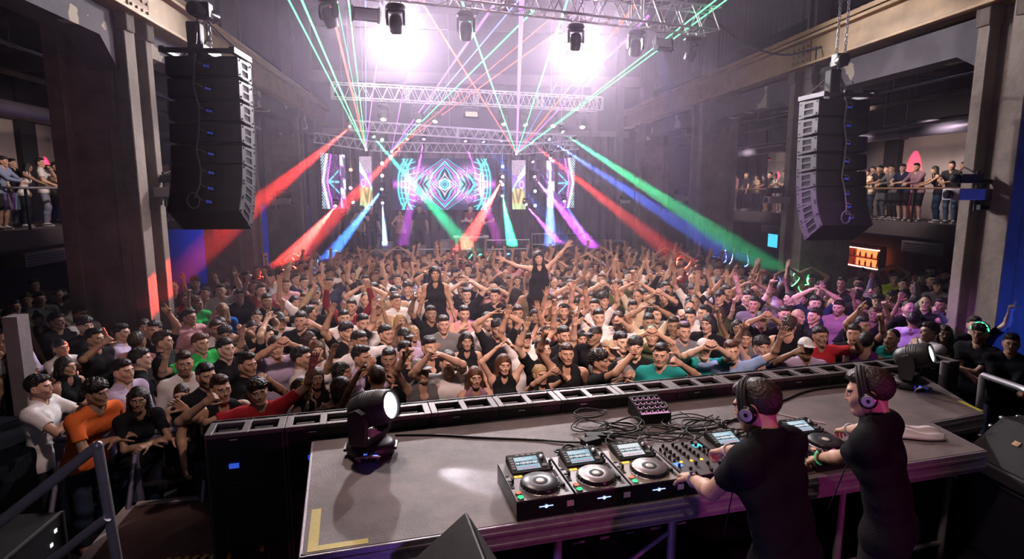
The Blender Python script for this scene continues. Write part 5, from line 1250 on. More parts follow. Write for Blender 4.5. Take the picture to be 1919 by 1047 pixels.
# ------------------------------------------------------------------ LED screens with a mirrored line pattern
def screen(name, quad, n, pat, label):
    """quad: top left, top right, bottom right, bottom left"""
    q = [Vector(p) for p in quad]; c = sum(q, Vector())/4; r = empty(name, c, 0, label, 'LED screen'); nx, ny = n
    nrm = (q[1]-q[0]).cross(q[3]-q[0]).normalized(); nrm = nrm if nrm.y < 0 else -nrm
    U_, V_ = np.meshgrid(np.linspace(0, 1, nx+1), np.linspace(0, 1, ny+1))
    A = [np.array(p-c) for p in q]; P = (A[0]*(1-U_[..., None])+A[1]*U_[..., None])*(1-V_[..., None])+(A[3]*(1-U_[..., None])+A[2]*U_[..., None])*V_[..., None]+np.array(nrm)*.012
    idx = np.arange((nx+1)*(ny+1)).reshape(ny+1, nx+1); Q = np.stack([idx[:-1, :-1], idx[1:, :-1], idx[1:, 1:], idx[:-1, 1:]], -1).reshape(-1, 4)
    col = np.ones(((nx+1)*(ny+1), 4)); col[:, :3] = pat(U_.ravel(), V_.ravel())
    me = to_mesh('picture', (P.reshape(-1, 3), np.zeros((0, 3), int), Q), col, False); me.materials.append(SCREENM); o = bpy.data.objects.new('picture', me); COL.objects.link(o); o.parent = r
    m = MB(); vs = [tuple(p-c) for p in q]+[tuple(p-c-nrm*.08) for p in q]; m.add(vs, [(0, 1, 2, 3), (7, 6, 5, 4), (0, 4, 5, 1), (1, 5, 6, 2), (2, 6, 7, 3), (3, 7, 4, 0)]); m.build('cabinet_frame', BLACK, r)
    t = (q[0]+q[1])/2-c; m = MB(); m.bar(t-nrm*.05, (t.x, t.y-.05, 5.06-c.z), .014, 6); m.build('hanger', STEEL, r); return r
SCREENM = bpy.data.materials.new('led picture'); SCREENM.use_nodes = True; N, L = nodes(SCREENM); N.clear(); o = N.new('ShaderNodeOutputMaterial'); e = N.new('ShaderNodeEmission'); vc = N.new('ShaderNodeVertexColor'); vc.layer_name = 'tint'; e.inputs[1].default_value = 1.5
L.new(vc.outputs[0], e.inputs[0]); L.new(e.outputs[0], o.inputs[0])
CY, MG, WH, TL = np.array([.12, .85, .95]), np.array([.75, .15, .85]), np.array([.9, .85, 1]), np.array([.05, .45, .55])
def ln(d, w): return np.exp(-(d/w)**2)
RNG = np.random.default_rng(4)
def kaleido(u, v):
    X, Y = np.abs(u-.5)*4.1, np.abs(v-.5)*2.05; c = np.zeros((len(u), 3))+np.array([.010, .012, .05])
    d = X*.85+Y*.9                                   # diamonds round the middle
    for k, (r_, w, col) in enumerate([(.30, .02, CY), (.40, .018, WH), (.52, .022, CY), (.62, .014, MG), (.72, .022, CY), (.84, .014, WH*.7), (.95, .018, MG), (1.06, .02, CY)]): c += ln(np.abs(d+.09*np.sin(7*Y+2*X)-r_), w)[:, None]*col*.85
    hx = np.maximum(np.abs(X)*1.0, np.abs(X)*.5+Y*.87)-.2; c += ln(hx, .018)[:, None]*WH+(hx < 0)[:, None]*TL*.55+ln(hx+.09, .012)[:, None]*CY*.8
    tip = np.abs(Y-.78+X*1.1); c += ln(tip, .02)[:, None]*(X < .5)[:, None]*MG*1.1+ln(np.abs(Y-.92+X*1.1), .025)[:, None]*(X < .6)[:, None]*CY
    arc = np.sqrt((X-.95)**2*.8+(Y*.9)**2); sp = .5+.5*np.sin(37*X+5*np.sin(11*Y))*np.sin(41*Y+4*np.sin(9*X)); band = ln(arc-.48, .17)
    c += (band*sp)[:, None]*MG*1.0+(band*(RNG.random(len(u)) > .8))[:, None]*WH*.7+(ln(arc-.27, .1)*(.5+.5*np.sin(25*d)))[:, None]*CY*.7
    x2 = X-1.55                                      # ribbons at both ends
    for off, w in ((.0, .045), (.16, .03), (-.14, .03), (.28, .035)): c += ln(x2-off+.34*(Y-.15)**2*np.sign(off+.05), w)[:, None]*CY*.9
    for k in range(4): c += ln(Y-.12-.22*k-.35*(1.75-X)**2, .025)[:, None]*(X > 1.15)[:, None]*(X < 1.75)[:, None]*CY*.7
    c += (ln(Y, .14)*(X > 1.3)*(.4+.6*sp))[:, None]*MG*.9
    return np.clip(c, 0, 1.6)*.95
def side_arrow(flip):
    def f(u, v):
        x = (1-u if flip else u); y = v-.5; c = np.zeros((len(u), 3))+np.array([.03, .012, .07])
        a = x-.30-1.0*(.5-np.abs(y))*(-.55)-.32; c += ln(a+.25, .07)[:, None]*WH*.9+ln(a+.02, .045)[:, None]*MG
        dots = (np.sin(x*50)*np.sin(v*110) > .25); c += (dots*(x < .42))[:, None]*np.array([.75, .55, .9])*.7+(dots*(x < .16)*(np.abs(y) > .2))[:, None]*np.array([.05, .6, .3])
        for s in (-1, 0, 1): c += (ln(y-s*(x-.4)*.35, .018)*(x > .42))[:, None]*CY*.9
        c += (RNG.random(len(u)) > .86)[:, None]*MG*.5*(x > .5)[:, None]; return np.clip(c, 0, 1.5)*.95
    return f
def strip_white(u, v):
    c = np.zeros((len(u), 3))+np.array([.10, .07, .16]); k = np.sin(9*v+3*u)+.7*np.sin(23*v-5*u); c += (k > .3)[:, None]*np.array([.7, .85, .95])*.85+(np.abs(k) < .2)[:, None]*MG*.5; c[v > .72] *= np.array([.8, .6, .9]); return np.clip(c, 0, 1.4)
def photo_strip(flip):
    def f(u, v):
        x = 1-u if flip else u; c = np.zeros((len(u), 3)); n = RNG.random(len(u)); w = .5+.5*np.sin(14*v+5*x+3*np.sin(8*x))
        c[:] = np.where((v < .3)[:, None], np.array([.45, .33, .45])*(.5+.8*n[:, None]), np.where((v < .58)[:, None], np.array([.35, .16, .55])*(.5+n[:, None]), np.array([.75, .55, .25])*(.35+.8*w[:, None])))
        c += ln(v-.12-.5*x, .035)[:, None]*CY+((np.abs(v-.22-.3*x) < .06)*(x < .6))[:, None]*np.array([.5, .9, .9])*.8+ln(np.hypot((x-.3)*.45, v-.5)-.07, .012)[:, None]*WH*.8; c[v > .88] = c[v > .88]*.6+np.array([.15, .35, .2]); return np.clip(c, 0, 1.3)*.9
    return f
Y24 = 23.45
def Q4(a, b, c, d, y=(Y24,)*4): return [at_y(*p, yy) for p, yy in zip((a, b, c, d), y)]
screen('led_screen', Q4((736, 297), (929, 297), (929, 393), (736, 393)), (240, 120), kaleido, 'large main LED screen with a mirrored cyan and magenta line pattern')
screen('led_screen', Q4((600, 286), (633, 290), (638, 391), (604, 391), (23.0, 23.3, 23.3, 23.0)), (44, 110), side_arrow(False), 'outermost left LED screen with a violet arrow pattern')
screen('led_screen', Q4((636, 289), (646, 290), (650, 391), (639, 391)), (14, 100), strip_white, 'narrow left LED strip with white shapes beside the arrow screen')
screen('led_screen', Q4((673, 293), (696, 293), (699, 392), (675, 392)), (30, 110), photo_strip(False), 'left inner LED screen with violet and gold picture')
screen('led_screen', Q4((959, 300), (985, 300), (985, 392), (960, 392)), (30, 110), photo_strip(True), 'right inner LED screen with violet and gold picture')
screen('led_screen', Q4((1024, 300), (1039, 299), (1039, 390), (1025, 388)), (14, 100), strip_white, 'narrow right LED strip with white shapes')
screen('led_screen', Q4((1046, 297), (1078, 295), (1076, 389), (1046, 389), (23.3, 23.0, 23.0, 23.3)), (44, 110), side_arrow(True), 'outermost right LED screen with a violet arrow pattern')

# ------------------------------------------------------------------ hanging line arrays
PLATE = plain('scuffed violet grey rigging plate', (.065, .056, .075), .5, metal=.3, noise_=.35, scale=10)
ARRAYB = plain('black array paint', (.006, .006, .008), .7, spec=.25)
BLUEC = plain('self-glowing blue connector', (.05, .08, .5), .35, emit=(.05, .08, .6), es=.25)  # connector given a faint glow of its own, though no lamp
def line_array(top, yaw, label, hoist_y, n=8, W_=.80, D_=.44, H_=.262):
    r = empty('line_array', top, yaw, label, 'line array'); tilt = [1, 2, 3, 4, 6, 11, 20, 31]
    p = Vector((0, 0, 0)); cab = []
    for i in range(n):
        a = R(tilt[i]); dn = Vector((0, -math.sin(a), -math.cos(a))); M = Matrix.Translation(p) @ Matrix.Rotation(-a, 4, 'X')
        sp = None; m = MB(); w, d = W_/2, D_
        v = [(-w, 0, -H_), (w, 0, -H_), (w, 0, 0), (-w, 0, 0), (-w+.0, -d, -H_+.022), (w, -d, -H_+.022), (w, -d, -.022), (-w, -d, -.022)]
        m.add(v, [(3, 2, 1, 0), (4, 5, 6, 7), (0, 1, 5, 4), (1, 2, 6, 5), (2, 3, 7, 6), (3, 0, 4, 7)], M=M); sp = m.build('speaker_box', ARRAYB, r, bevel=.008, seg=1)
        for s in (-1, 1):
            m = MB(); x = s*(w+.006); 
            def pl(y0, y1, z0, z1): m.b2((x-.006, y0, z0), (x+.006, y1, z1), M=M)
            pl(-d, -d+.12, -H_+.028, -.028); pl(-.13, -.006, -H_+.008, -.008); pl(-d+.12, -.13, -.052, -.02); pl(-d+.12, -.13, -H_+.02, -H_+.052)
            pl(-d+.12, -.13, -H_/2-.012, -H_/2+.012)
            for yy in (-d+.04, -.04):
                for zz in (-.05, -H_+.05): m.bar((x, yy, zz), (x+s*.02, yy, zz), .012, 8, M=M)
            m.build('rigging_plate', PLATE, sp)
        m = MB(); m.b2((.02, -d-.012, -H_/2-.035), (.10, -d, -H_/2+.03), M=M); m.build('input_plate', BLACKG, sp)
        m = MB(); m.bar((.045, -d-.04, -H_/2), (.045, -d-.01, -H_/2), .014, 10, M=M); m.bar((.08, -d-.045, -H_/2-.008), (.08, -d-.01, -H_/2-.008), .012, 10, M=M); m.build('connector', BLUEC, sp)
        m = MB(); m.b2((-w+.02, -.002, -H_+.012), (w-.02, .006, -.012), M=M); m.build('front_grille', GRILLE, sp)
        cab.append(M @ Vector((.02, -d-.05, -H_/2))); p = p+dn*H_*1.003
    m = MB(); m.b2((-W_/2-.02, -.55, .012), (-W_/2+.04, .02, .075)); m.b2((W_/2-.04, -.55, .012), (W_/2+.02, .02, .075)); m.b2((-W_/2, -.50, .02), (W_/2, -.44, .07)); m.b2((-W_/2, -.08, .02), (W_/2, -.02, .07)); m.b2((-.06, -.5, .03), (.06, 0, .11)); m.build('flying_frame', DARKSTEEL, r)
    pts = [Vector((-.06, -.30, .5))]+[c+Vector((-.06-.03*math.sin(i*2.), -.04, .03)) for i, c in enumerate(cab)]
    Pq = []
    for a, b in zip(pts, pts[1:]): Pq += [a.lerp(b, k/4) for k in range(4)]
    m = MB(); m.tube(Pq+[pts[-1]], .012, 6)
    for i, c in enumerate(cab): m.tube([c+Vector((-.06-.03*math.sin(i*2.), -.04, .05)), c+Vector((-.02, -.09, .03)), c+Vector((.02, -.06, 0))], .007, 5)
    m.tube([cab[-1]+Vector((-.10+.07*math.cos(t), -.05, .0+.09*math.sin(t))) for t in np.linspace(0, 2*math.pi, 17)[:-1]], .010, 6, closed=True)
    m.build('speaker_cable', plain('grey speaker cable', (.10, .10, .11), .45) if 'grey speaker cable' not in MATS else MATS['grey speaker cable'], r)
    return r
LA = Vector((-2.76, 7.98, 5.0)); RA = Vector((5.72, 8.52, 4.74))
line_array(LA, R(-2), 'tall black line array of eight boxes hanging at the left, seen from behind', 0)
line_array(RA, R(3), 'black line array of eight boxes hanging at the right, pale rigging plates towards the hall', 0)
def hoist(p, label, z1):
    r = empty('chain_hoist', p, 0, label, 'chain hoist')
    m = MB(); m.lathe([(0, -.2), (.075, -.2), (.085, -.17), (.085, .17), (.075, .2), (0, .2)], 20, M=Matrix.Rotation(R(72), 4, 'Z') @ Matrix.Rotation(R(90), 4, 'Y')); m.box((0, 0, .02), (.18, .14, .17)); m.build('motor', BLACKG if p.x < 0 else GREYB, r, bevel=.006)
    m = MB(); m.box((-.10, -.02, -.33), (.15, .15, .42), taper=1.05); m.build('chain_bag', BLACKM, r, bevel=.02)
    m = MB(); m.bar((.03, 0, -.12), (.03, 0, -.32), .012, 8); m.tube([(.03+.04*math.cos(t), 0, -.36+.05*math.sin(t)) for t in np.linspace(.4, 5.6, 12)], .011, 6); m.build('hook', STEEL, r)
    return r
PL, PR = Vector((-2.78, 7.72, 5.52)), Vector((5.74, 8.26, 5.28))
hoist(PL, 'black chain hoist with chain bag over the left line array', 0); hoist(PR, 'grey chain hoist with chain bag over the right line array', 0)
drop_line(PL+Vector((-.03, 0, .09)), ZC-.02, 'steel hoist chain above the left line array', chain=True); drop_line(PL+Vector((.05, .02, -.62)), PL.z-.08, 'slack chain below the left hoist', chain=True)
drop_line(PR+Vector((-.06, 0, .09)), ZC-.02, 'first of the two hoist chains above the right line array', chain=True); drop_line(PR+Vector((.07, 0, .09)), ZC-.02, 'second of the two hoist chains above the right line array', chain=True); drop_line(PR+Vector((.03, .02, -.5)), PR.z-.08, 'slack chain below the right hoist', chain=True)
for P_, w in ((LA, 'left'), (RA, 'right')):
    m = MB(); h = Vector((P_.x, P_.y-.26, P_.z+.44)); m.bar(h, (P_.x-.36, P_.y-.06, P_.z+.06), .012, 6); m.bar(h, (P_.x+.36, P_.y-.06, P_.z+.06), .012, 6); tag(m.build('bridle_chain', STEEL), 'bridle joining the %s hoist to the %s line array' % (w, w), 'chain')
cable([at_x(1290, 15, 7.2), at_x(1340, 40, 7.3), at_x(1400, 85, 7.4), at_x(1470, 103, 7.45), at_x(1530, 88, 7.5)], .02, 'thick black cable sagging from the front truss to the right wall')
cable([at_x(1530, 88, 7.5), at_x(1528, 120, 7.45), at_x(1525, 160, 7.45), (6.0, 8.3, 5.0)], .014, 'black cable dropping along the right wall to the right line array')

# ------------------------------------------------------------------ fixtures clamped to the columns
def wall_fixture(px, py, X, e, label, big=1.0):
    p = at_x(px, py, X); r = empty('column_fixture', p, 0, label, 'stage light', 'lights clamped to the columns'); k = big
    m = MB(); m.b2((0, -.03, -.28*k), (e*.14, .03, -.22*k)); m.b2((0, -.03, .04*k), (e*.14, .03, .09*k)); m.bar((-e*.06, 0, -.3*k), (-e*.06, 0, .2*k), .02, 8); m.bar((-e*.06, 0, .07*k), (e*.1, 0, .07*k), .02, 8); m.build('bracket', BLACK, r)
    m = MB(); m.b2((-e*.40*k, -.13*k, -.16*k), (e*.05, .13*k, -.02*k)); m.build('projector_body', plain('pale projector casing', (.42, .38, .42), .5) if 'pale projector casing' not in MATS else MATS['pale projector casing'], r, bevel=.015)
    m = MB(); m.lathe([(.05*k, 0), (.055*k, .06*k), (.04*k, .065*k), (0, .06*k)], 16, M=Matrix.Translation((-e*.40*k, 0, -.09*k)) @ Matrix.Rotation(-e*R(90), 4, 'Y')); m.build('lens_tube', BLACKG, r)
    m = MB(); m.box((-e*.18*k, 0, .10*k), (.30*k, .14*k, .11*k)); m.lathe([(.06*k, 0), (.05*k, .1*k), (0, .11*k)], 14, M=Matrix.Translation((-e*.3*k, 0, .10*k)) @ Matrix.Rotation(-e*R(90), 4, 'Y')); m.build('scanner_body', BLACKM, r, bevel=.01)
    m = MB(); m.tube([(-e*.04, .05, .16*k), (-e*.2*k, .06, .24*k), (-e*.34*k, 0, .17*k)], .012, 6); m.build('mirror_arm', CHROME, r)
wall_fixture(300, 348, -4.5, -1, 'pair of lights clamped to the bright left column beside the line array', 1.1)
wall_fixture(516, 372, -4.5, -1, 'pair of lights clamped to the far left column')
wall_fixture(1472, 366, 7.6, 1, 'pair of lights clamped to the second right column', 1.1)
wall_fixture(1286, 366, 7.6, 1, 'pair of lights clamped to the third right column')
wall_fixture(1838, 350, 7.6, 1, 'pair of lights clamped to the nearest right column', 1.15)
wall_fixture(1178, 374, 7.6, 1, 'pair of lights clamped to the farthest right column', .9)
# lit blue niche wall and its sign between the left columns; paper notice on the far left column
m = MB(); m.b2((-10.4, 23.0, 0), (-5.0, 23.1, 2.9)); struct(m.build('wall_left_niche', plain('blue lit wall', (.10, .14, .45), .7)))
lamp('SPOT', (-8.2, 20.8, 2.2), (-7.9, 23, 1.6), (.05, .15, 1), 130, .1, 120, .7, 'blue_niche_light')
r = empty('wall_sign', (-8.0, 22.97, 1.45), 0, 'small pale sign on the blue lit wall at the left', 'sign'); m = MB(); m.b2((-.16, -.02, -.12), (.16, .02, .12)); m.build('board', glow('pale sign', (.45, .6, 1), .8), r)
m = MB(); m.b2((-.10, -.026, -.06), (.10, -.021, -.03)); m.b2((-.10, -.026, .02), (-.03, -.021, .08)); m.b2((.03, -.026, .02), (.10, -.021, .08)); m.build('marking', plain('dark blue mark', (.02, .04, .2), .6), r)
p = at_x(498, 490, -4.46); r = empty('paper_notice', p, 0, 'white paper notice with a dark figure on the far left column', 'notice'); m = MB(); m.b2((-.008, -.2, -.22), (0, .2, .22)); m.build('sheet', WHITEP, r)
m = MB(); m.b2((0, -.12, .10), (.004, .1, .14)); m.b2((0, -.03, -.12), (.004, .05, .06)); m.b2((0, -.15, -.17), (.004, .15, -.15)); m.build('marking', plain('dark print', (.05, .05, .06), .6), r)

# ------------------------------------------------------------------ far stage at the back of the hall
m = MB(); m.b2((-4.0, 20.4, 0), (6.8, 23.2, 1.15)); struct(m.build('floor_far_stage', BLACK))
def far_rail(x0, x1, y, z0, z1, rails, label):
    r = empty('stage_rail', (x0, y, z0), 0, label, 'railing'); L_ = x1-x0; n = max(1, round(L_/1.1))
    for i in range(n+1): m = MB(); m.bar((L_*i/n, 0, 0), (L_*i/n, 0, z1-z0), .02, 8); m.build('post', ALU, r)
    for z in rails: m = MB(); m.bar((0, 0, z-z0), (L_, 0, z-z0), .02, 8); m.build('rail', ALU, r)
far_rail(-2.9, -1.2, 20.46, 1.15, 1.45, (1.42,), 'low pale rail along the far stage below the left light tree')
far_rail(-.9, 1.0, 20.46, 1.15, 1.45, (1.42,), 'low pale rail along the middle of the far stage')
far_rail(1.5, 3.0, 20.46, 1.15, 1.75, (1.4, 1.72), 'pale rail right of the far DJ table')
far_rail(3.1, 5.0, 20.46, 1.15, 1.95, (1.55, 1.92), 'tall two bar railing on the right of the far stage')
m = MB(); m.b2((4.1, 20.35, 1.16), (6.6, 21.4, 1.62)); tag(m.build('raised_platform', plain('dull violet front', (.16, .13, .18), .7)), 'raised dark platform at the right end of the far stage', 'platform')
def far_box(px, py0, py1, w, y, label, cat='speaker', nm='speaker_cabinet', mt=None):
    a, b = at_y(px, py0, y), at_y(px, py1, y); r = empty(nm, (a.x, y, 1.15), 0, label, cat); h = max(a.z-1.15, .3)
    m = MB(); m.b2((-w/2, 0, 0), (w/2, .4, h)); m.build('cabinet', mt or plain('grey cabinet', (.20, .17, .19), .6) if 'grey cabinet' not in MATS else MATS['grey cabinet'], r, bevel=.015)
    m = MB(); m.b2((-w/2+.04, -.012, .05), (w/2-.04, 0, h-.05)); m.build('grille', plain('pale violet cloth', (.32, .27, .31), .8) if 'pale violet cloth' not in MATS else MATS['pale violet cloth'], r)
far_box(706, 446, 471, .24, 21.0, 'tall narrow pale cabinet left of the left light tree on the far stage')
far_box(725, 454, 471, .42, 21.1, 'square cabinet at the foot of the left light tree')
far_box(790, 461, 471, .34, 20.8, 'small pale box on the far stage below the main screen')
far_box(836, 450, 471, .38, 21.2, 'grey cabinet behind the far stage rail, right of the small pale box')
far_box(847, 450, 462, .2, 21.0, 'small white cabinet beside the far DJ table')
far_box(1083, 443, 458, .22, 21.0, 'narrow white cabinet on the raised platform')
r = empty('dj_table', (1.05, 20.8, 1.15), 0, 'pale far DJ table with white edge where the far DJs stand', 'table')
m = MB(); m.b2((-.7, 0, .62), (.55, .5, .68)); m.build('table_top', WHITEP, r)
for x in (-.6, .45): m = MB(); m.b2((x-.04, .1, 0), (x+.04, .4, .62)); m.build('leg', plain('beige leg', (.5, .4, .3), .6) if 'beige leg' not in MATS else MATS['beige leg'], r)
for x0, x1, w in ((-.5, -.1, 'left'), (.0, .35, 'right')): m = MB(); m.b2((x0, .05, .682), (x1, .4, .74)); m.lathe([(.1, .74), (.1, .75), (0, .752)], 16, M=Matrix.Translation(((x0+x1)/2, .2, 0))); tag(m.build('media_player', BLACKM, loc=(1.05, 20.8, 1.15)), '%s black player on the far DJ table' % w, 'DJ player')
# ------------------------------------------------------------------ people
def skin_mat(name):
    m = plain(name, (.6, .4, .3), .48, spec=.4); N, L = nodes(m); b = N['Principled BSDF']
    oi = N.new('ShaderNodeObjectInfo'); a = N.new('ShaderNodeVertexColor'); a.layer_name = 'tint'; s = N.new('ShaderNodeSeparateColor'); L.new(a.outputs[0], s.inputs[0])
    tc = N.new('ShaderNodeTexCoord'); t = N.new('ShaderNodeTexNoise'); t.inputs['Scale'].default_value = 9; t.inputs['Detail'].default_value = 3; L.new(tc.outputs['Object'], t.inputs['Vector'])
    h = N.new('ShaderNodeHueSaturation'); mr = N.new('ShaderNodeMapRange'); mr.inputs[3].default_value = .88; mr.inputs[4].default_value = 1.12; L.new(t.outputs['Fac'], mr.inputs[0]); L.new(mr.outputs[0], h.inputs['Value']); L.new(oi.outputs['Color'], h.inputs['Color'])
    def mix(fac, A, B, f=1.0):
        q = N.new('ShaderNodeMix'); q.data_type = 'RGBA'; m_ = N.new('ShaderNodeMath'); m_.operation = 'MULTIPLY'; m_.inputs[1].default_value = f; L.new(fac, m_.inputs[0]); L.new(m_.outputs[0], q.inputs[0])
        L.new(A, q.inputs[6]); q.inputs[7].default_value = (*B, 1); return q.outputs[2]
    inv = N.new('ShaderNodeMath'); inv.operation = 'SUBTRACT'; inv.inputs[0].default_value = 1; L.new(a.outputs[1], inv.inputs[1])
    st = N.new('ShaderNodeMath'); st.operation = 'MULTIPLY'; L.new(inv.outputs[0], st.inputs[0]); L.new(oi.outputs['Alpha'], st.inputs[1])
    c = mix(st.outputs[0], h.outputs[0], (.05, .03, .024), .6); c = mix(s.outputs[1], c, (.42, .14, .13), .7); c = mix(s.outputs[2], c, (.78, .76, .74)); c = mix(s.outputs[0], c, (.022, .015, .012))
    L.new(c, b.inputs['Base Color']); b.inputs['Subsurface Weight'].default_value = 0; return m
SKINM = skin_mat('skin'); CLOTHM = tinted('cloth', .9, .12, .35, 120, spec=.12); JEANM = tinted('trouser cloth', .85, .3, .35, 160); SHOEM = tinted('shoe leather', .55, .1, .1)
HAIRM = tinted('hair', .42, .35, .5, 70, spec=.45)
POSES = dict(
 idle=dict(L=((.30, -.12, .90), (.3, 1, 0), 'relaxed', (-1, 0, 0)), R=((-.30, -.10, .90), (-.3, 1, 0), 'relaxed', (1, 0, 0))),
 up2=dict(L=((.33, -.10, 1.93), (1, .3, 0), 'open', (0, -1, 0)), R=((-.30, -.14, 1.95), (-1, .3, 0), 'open', (0, -1, 0)), nod=-.12),
 clap=dict(L=((.05, -.36, 1.40), (1, 0, -.8), 'flat', (-1, 0, 0)), R=((-.05, -.36, 1.40), (-1, 0, -.8), 'flat', (1, 0, 0)), lean=.05),
 claphigh=dict(L=((-.12, -.24, 1.80), (1, -.2, -.3), 'flat', (-1, 0, 0)), R=((-.24, -.22, 1.80), (-1, 0, -.5), 'flat', (1, 0, 0)), nod=.12, turn=.1),
 over=dict(L=((.10, -.06, 1.86), (1, -.1, .3), 'flat', (0, -.2, -1)), R=((-.10, -.06, 1.86), (-1, -.1, .3), 'flat', (0, -.2, -1)), nod=.04),
 rail=dict(L=((.03, -.50, 1.15), (1, .1, -.5), 'relaxed', (0, .3, -1)), R=((-.03, -.53, 1.15), (-1, .1, -.5), 'relaxed', (0, .3, -1)), lean=.30, turn=.25, nod=.08),
 lean=dict(L=((-.04, -.40, 1.19), (1, .3, -.35), 'relaxed', (0, .3, -1)), R=((.0, -.44, 1.19), (-1, .3, -.35), 'relaxed', (0, .3, -1)), lean=.46, turn=.25, nod=-.05),
 cross=dict(L=((-.14, -.26, 1.19), (1, .0, -.8), 'fist', (0, 1, 0)), R=((.13, -.30, 1.16), (-1, 0, -.8), 'relaxed', (0, 1, 0)), turn=.15),
 up1=dict(L=((.26, -.25, 1.92), (1, .3, 0), 'point', (0, -1, 0)), R=((-.20, -.28, 1.15), (-1, .5, -.5), 'fist', (1, 0, 0)), turn=-.2, nod=-.06),
 fist=dict(L=((.24, -.30, 1.66), (1, .2, -.5), 'fist', (-1, 0, .0)), R=((-.30, -.10, .92), (-.3, 1, 0), 'relaxed', (1, 0, 0))),
 phone=dict(L=((.06, -.34, 1.76), (1, .1, -.4), 'pinch', (-.6, .8, 0)), R=((-.06, -.34, 1.76), (-1, .1, -.4), 'pinch', (.6, .8, 0)), nod=-.05),
 wave=dict(L=((.42, -.16, 1.70), (1, .3, -.8), 'open', (0, -1, 0)), R=((-.46, -.18, 1.62), (-1, .3, -.8), 'open', (0, -1, 0)), twist=.2),
 spread=dict(L=((.62, -.06, 1.62), (.2, .6, -1), 'open', (0, -1, 0)), R=((-.46, -.12, 1.86), (-1, .3, -.2), 'open', (0, -1, 0)), tilt=.1),
 chin=dict(L=((.05, -.20, 1.47), (1, -.2, -1), 'relaxed', (-.5, .8, 0)), R=((-.24, -.26, 1.08), (-1, .5, -.5), 'relaxed', (1, 0, 0)), turn=-.3))
PEOPLE = {}
def proto(sex, pose):
    k = (sex, pose)
    if k not in PEOPLE:
        P = Person(sex, POSES[pose]); b, col = P.body(.0125, .005, .005)
        PEOPLE[k] = dict(P=P, body=to_mesh('body', b, col), hm=P.head_matrix(), shirts={}, legs={})
        PEOPLE[k]['body'].materials.append(SKINM)
    return PEOPLE[k]
HAIRS = {}
def hair_mesh(kind, sex):
    if (kind, sex) not in HAIRS: me = to_mesh('hair', hair(kind, sex == 'f')); me.materials.append(HAIRM); HAIRS[(kind, sex)] = me
    return HAIRS[(kind, sex)]
def garment(d, what, kind):
    if kind not in d[what]:
        P = d['P']; me = to_mesh(kind, P.shirt(kind, .011) if what == 'shirts' else (P.shoes() if kind == 'shoes' else P.trousers(kind, .014)))
        me.materials.append(CLOTHM if what == 'shirts' else SHOEM if kind == 'shoes' else JEANM); d[what][kind] = me
    return d[what][kind]
SKINS = [(.50, .29, .205), (.58, .36, .265), (.42, .245, .165), (.30, .175, .115), (.62, .41, .31), (.55, .33, .24)]
COLS = dict(black=(.012, .012, .015), white=(.78, .75, .76), grey=(.16, .16, .17), navy=(.02, .03, .08), maroon=(.20, .02, .03), beige=(.48, .36, .24), olive=(.10, .11, .05), teal=(.02, .28, .26), pink=(.62, .32, .36), lilac=(.52, .42, .62), red=(.45, .03, .04), orange=(.75, .16, .04), blue=(.02, .14, .60), green=(.05, .62, .14), purple=(.18, .04, .26), mauve=(.34, .20, .26), cream=(.66, .56, .42), yellow=(.62, .75, .06))
HCOL = dict(black=(.010, .008, .008), brown=(.035, .018, .010), auburn=(.09, .035, .015), blonde=(.42, .27, .13), grey=(.25, .24, .23))
RP = random.Random(21)
BLANK = dict(rows=[])
def person(loc, face, sex, pose, shirt, scol, hr='short', hcol='black', label=None, group=None, scale=None, flip=False, legs='long', lcol=None, skin=None, shoes=None, beard=None, turn_to_head=None, cat='person'):
    d = proto(sex, pose); o = bpy.data.objects.new('person', d['body']); COL.objects.link(o)
    s = scale or ((.93 if sex == 'f' else 1.0)*RP.uniform(.97, 1.03)); o.scale = (-s if flip else s, s, s); o.rotation_euler = (0, 0, face)
    sk = skin or RP.choice(SKINS); beard = (0 if sex == 'f' else RP.choice((0, 0, .35, .75))) if beard is None else beard; o.color = (*sk, beard)
    if turn_to_head is not None:             # stand where the head comes out at that point
        h = d['P'].head_o*s; x = -h[0] if flip else h[0]; c, n = math.cos(face), math.sin(face); loc = Vector((turn_to_head.x-(c*x-n*h[1]), turn_to_head.y-(n*x+c*h[1]), loc))
    o.location = loc
    def child(name, me, col, M=None):
        q = bpy.data.objects.new(name, me); COL.objects.link(q); q.parent = o; q.color = (*col, 1)
        if M is not None: q.matrix_local = M
        return q
    child('shirt' if shirt in ('tee', 'long') else 'top', garment(d, 'shirts', shirt), COLS[scol] if isinstance(scol, str) else scol)
    child('shorts' if legs == 'shorts' else 'trousers', garment(d, 'legs', legs), lcol or RP.choice([(.012, .012, .015), (.03, .045, .09), (.05, .07, .13), (.02, .02, .025)]))
    if shoes: child('shoes', garment(d, 'legs', 'shoes'), shoes)
    if hr != 'none': child('cap' if hr == 'cap' else 'hair', hair_mesh(hr, sex), HCOL[hcol] if hcol in HCOL else COLS[hcol], d['hm'])
    tag(o, label, cat, group); return o
def head_z(sex, pose, s): return proto(sex, pose)['P'].head_o[2]*s
def face_to(p, q=(1.4, 2.6)): return math.atan2(q[0]-p.x, -(q[1]-p.y))
GAR = dict(tee='tee', tank='tank top', long='shirt', crop='cropped top')
HW = dict(short='short-haired', quiff='quiffed', curly='curly-haired', fade='fade-cut', receding='short-haired', buzz='buzz-cut', long='long-haired', wavy='wavy-haired', bob='bob-haired', ponytail='ponytailed', bun='bun-haired', cap='capped', none='bald')
PW = dict(idle='arms down', up2='both arms raised', clap='hands together', claphigh='clapping overhead', over='arms arched overhead', rail='leaning', lean='leaning', cross='arms crossed', up1='pointing up', fist='one fist up', phone='hands held up', wave='hands waving', spread='arms spread', chin='hand at chin')
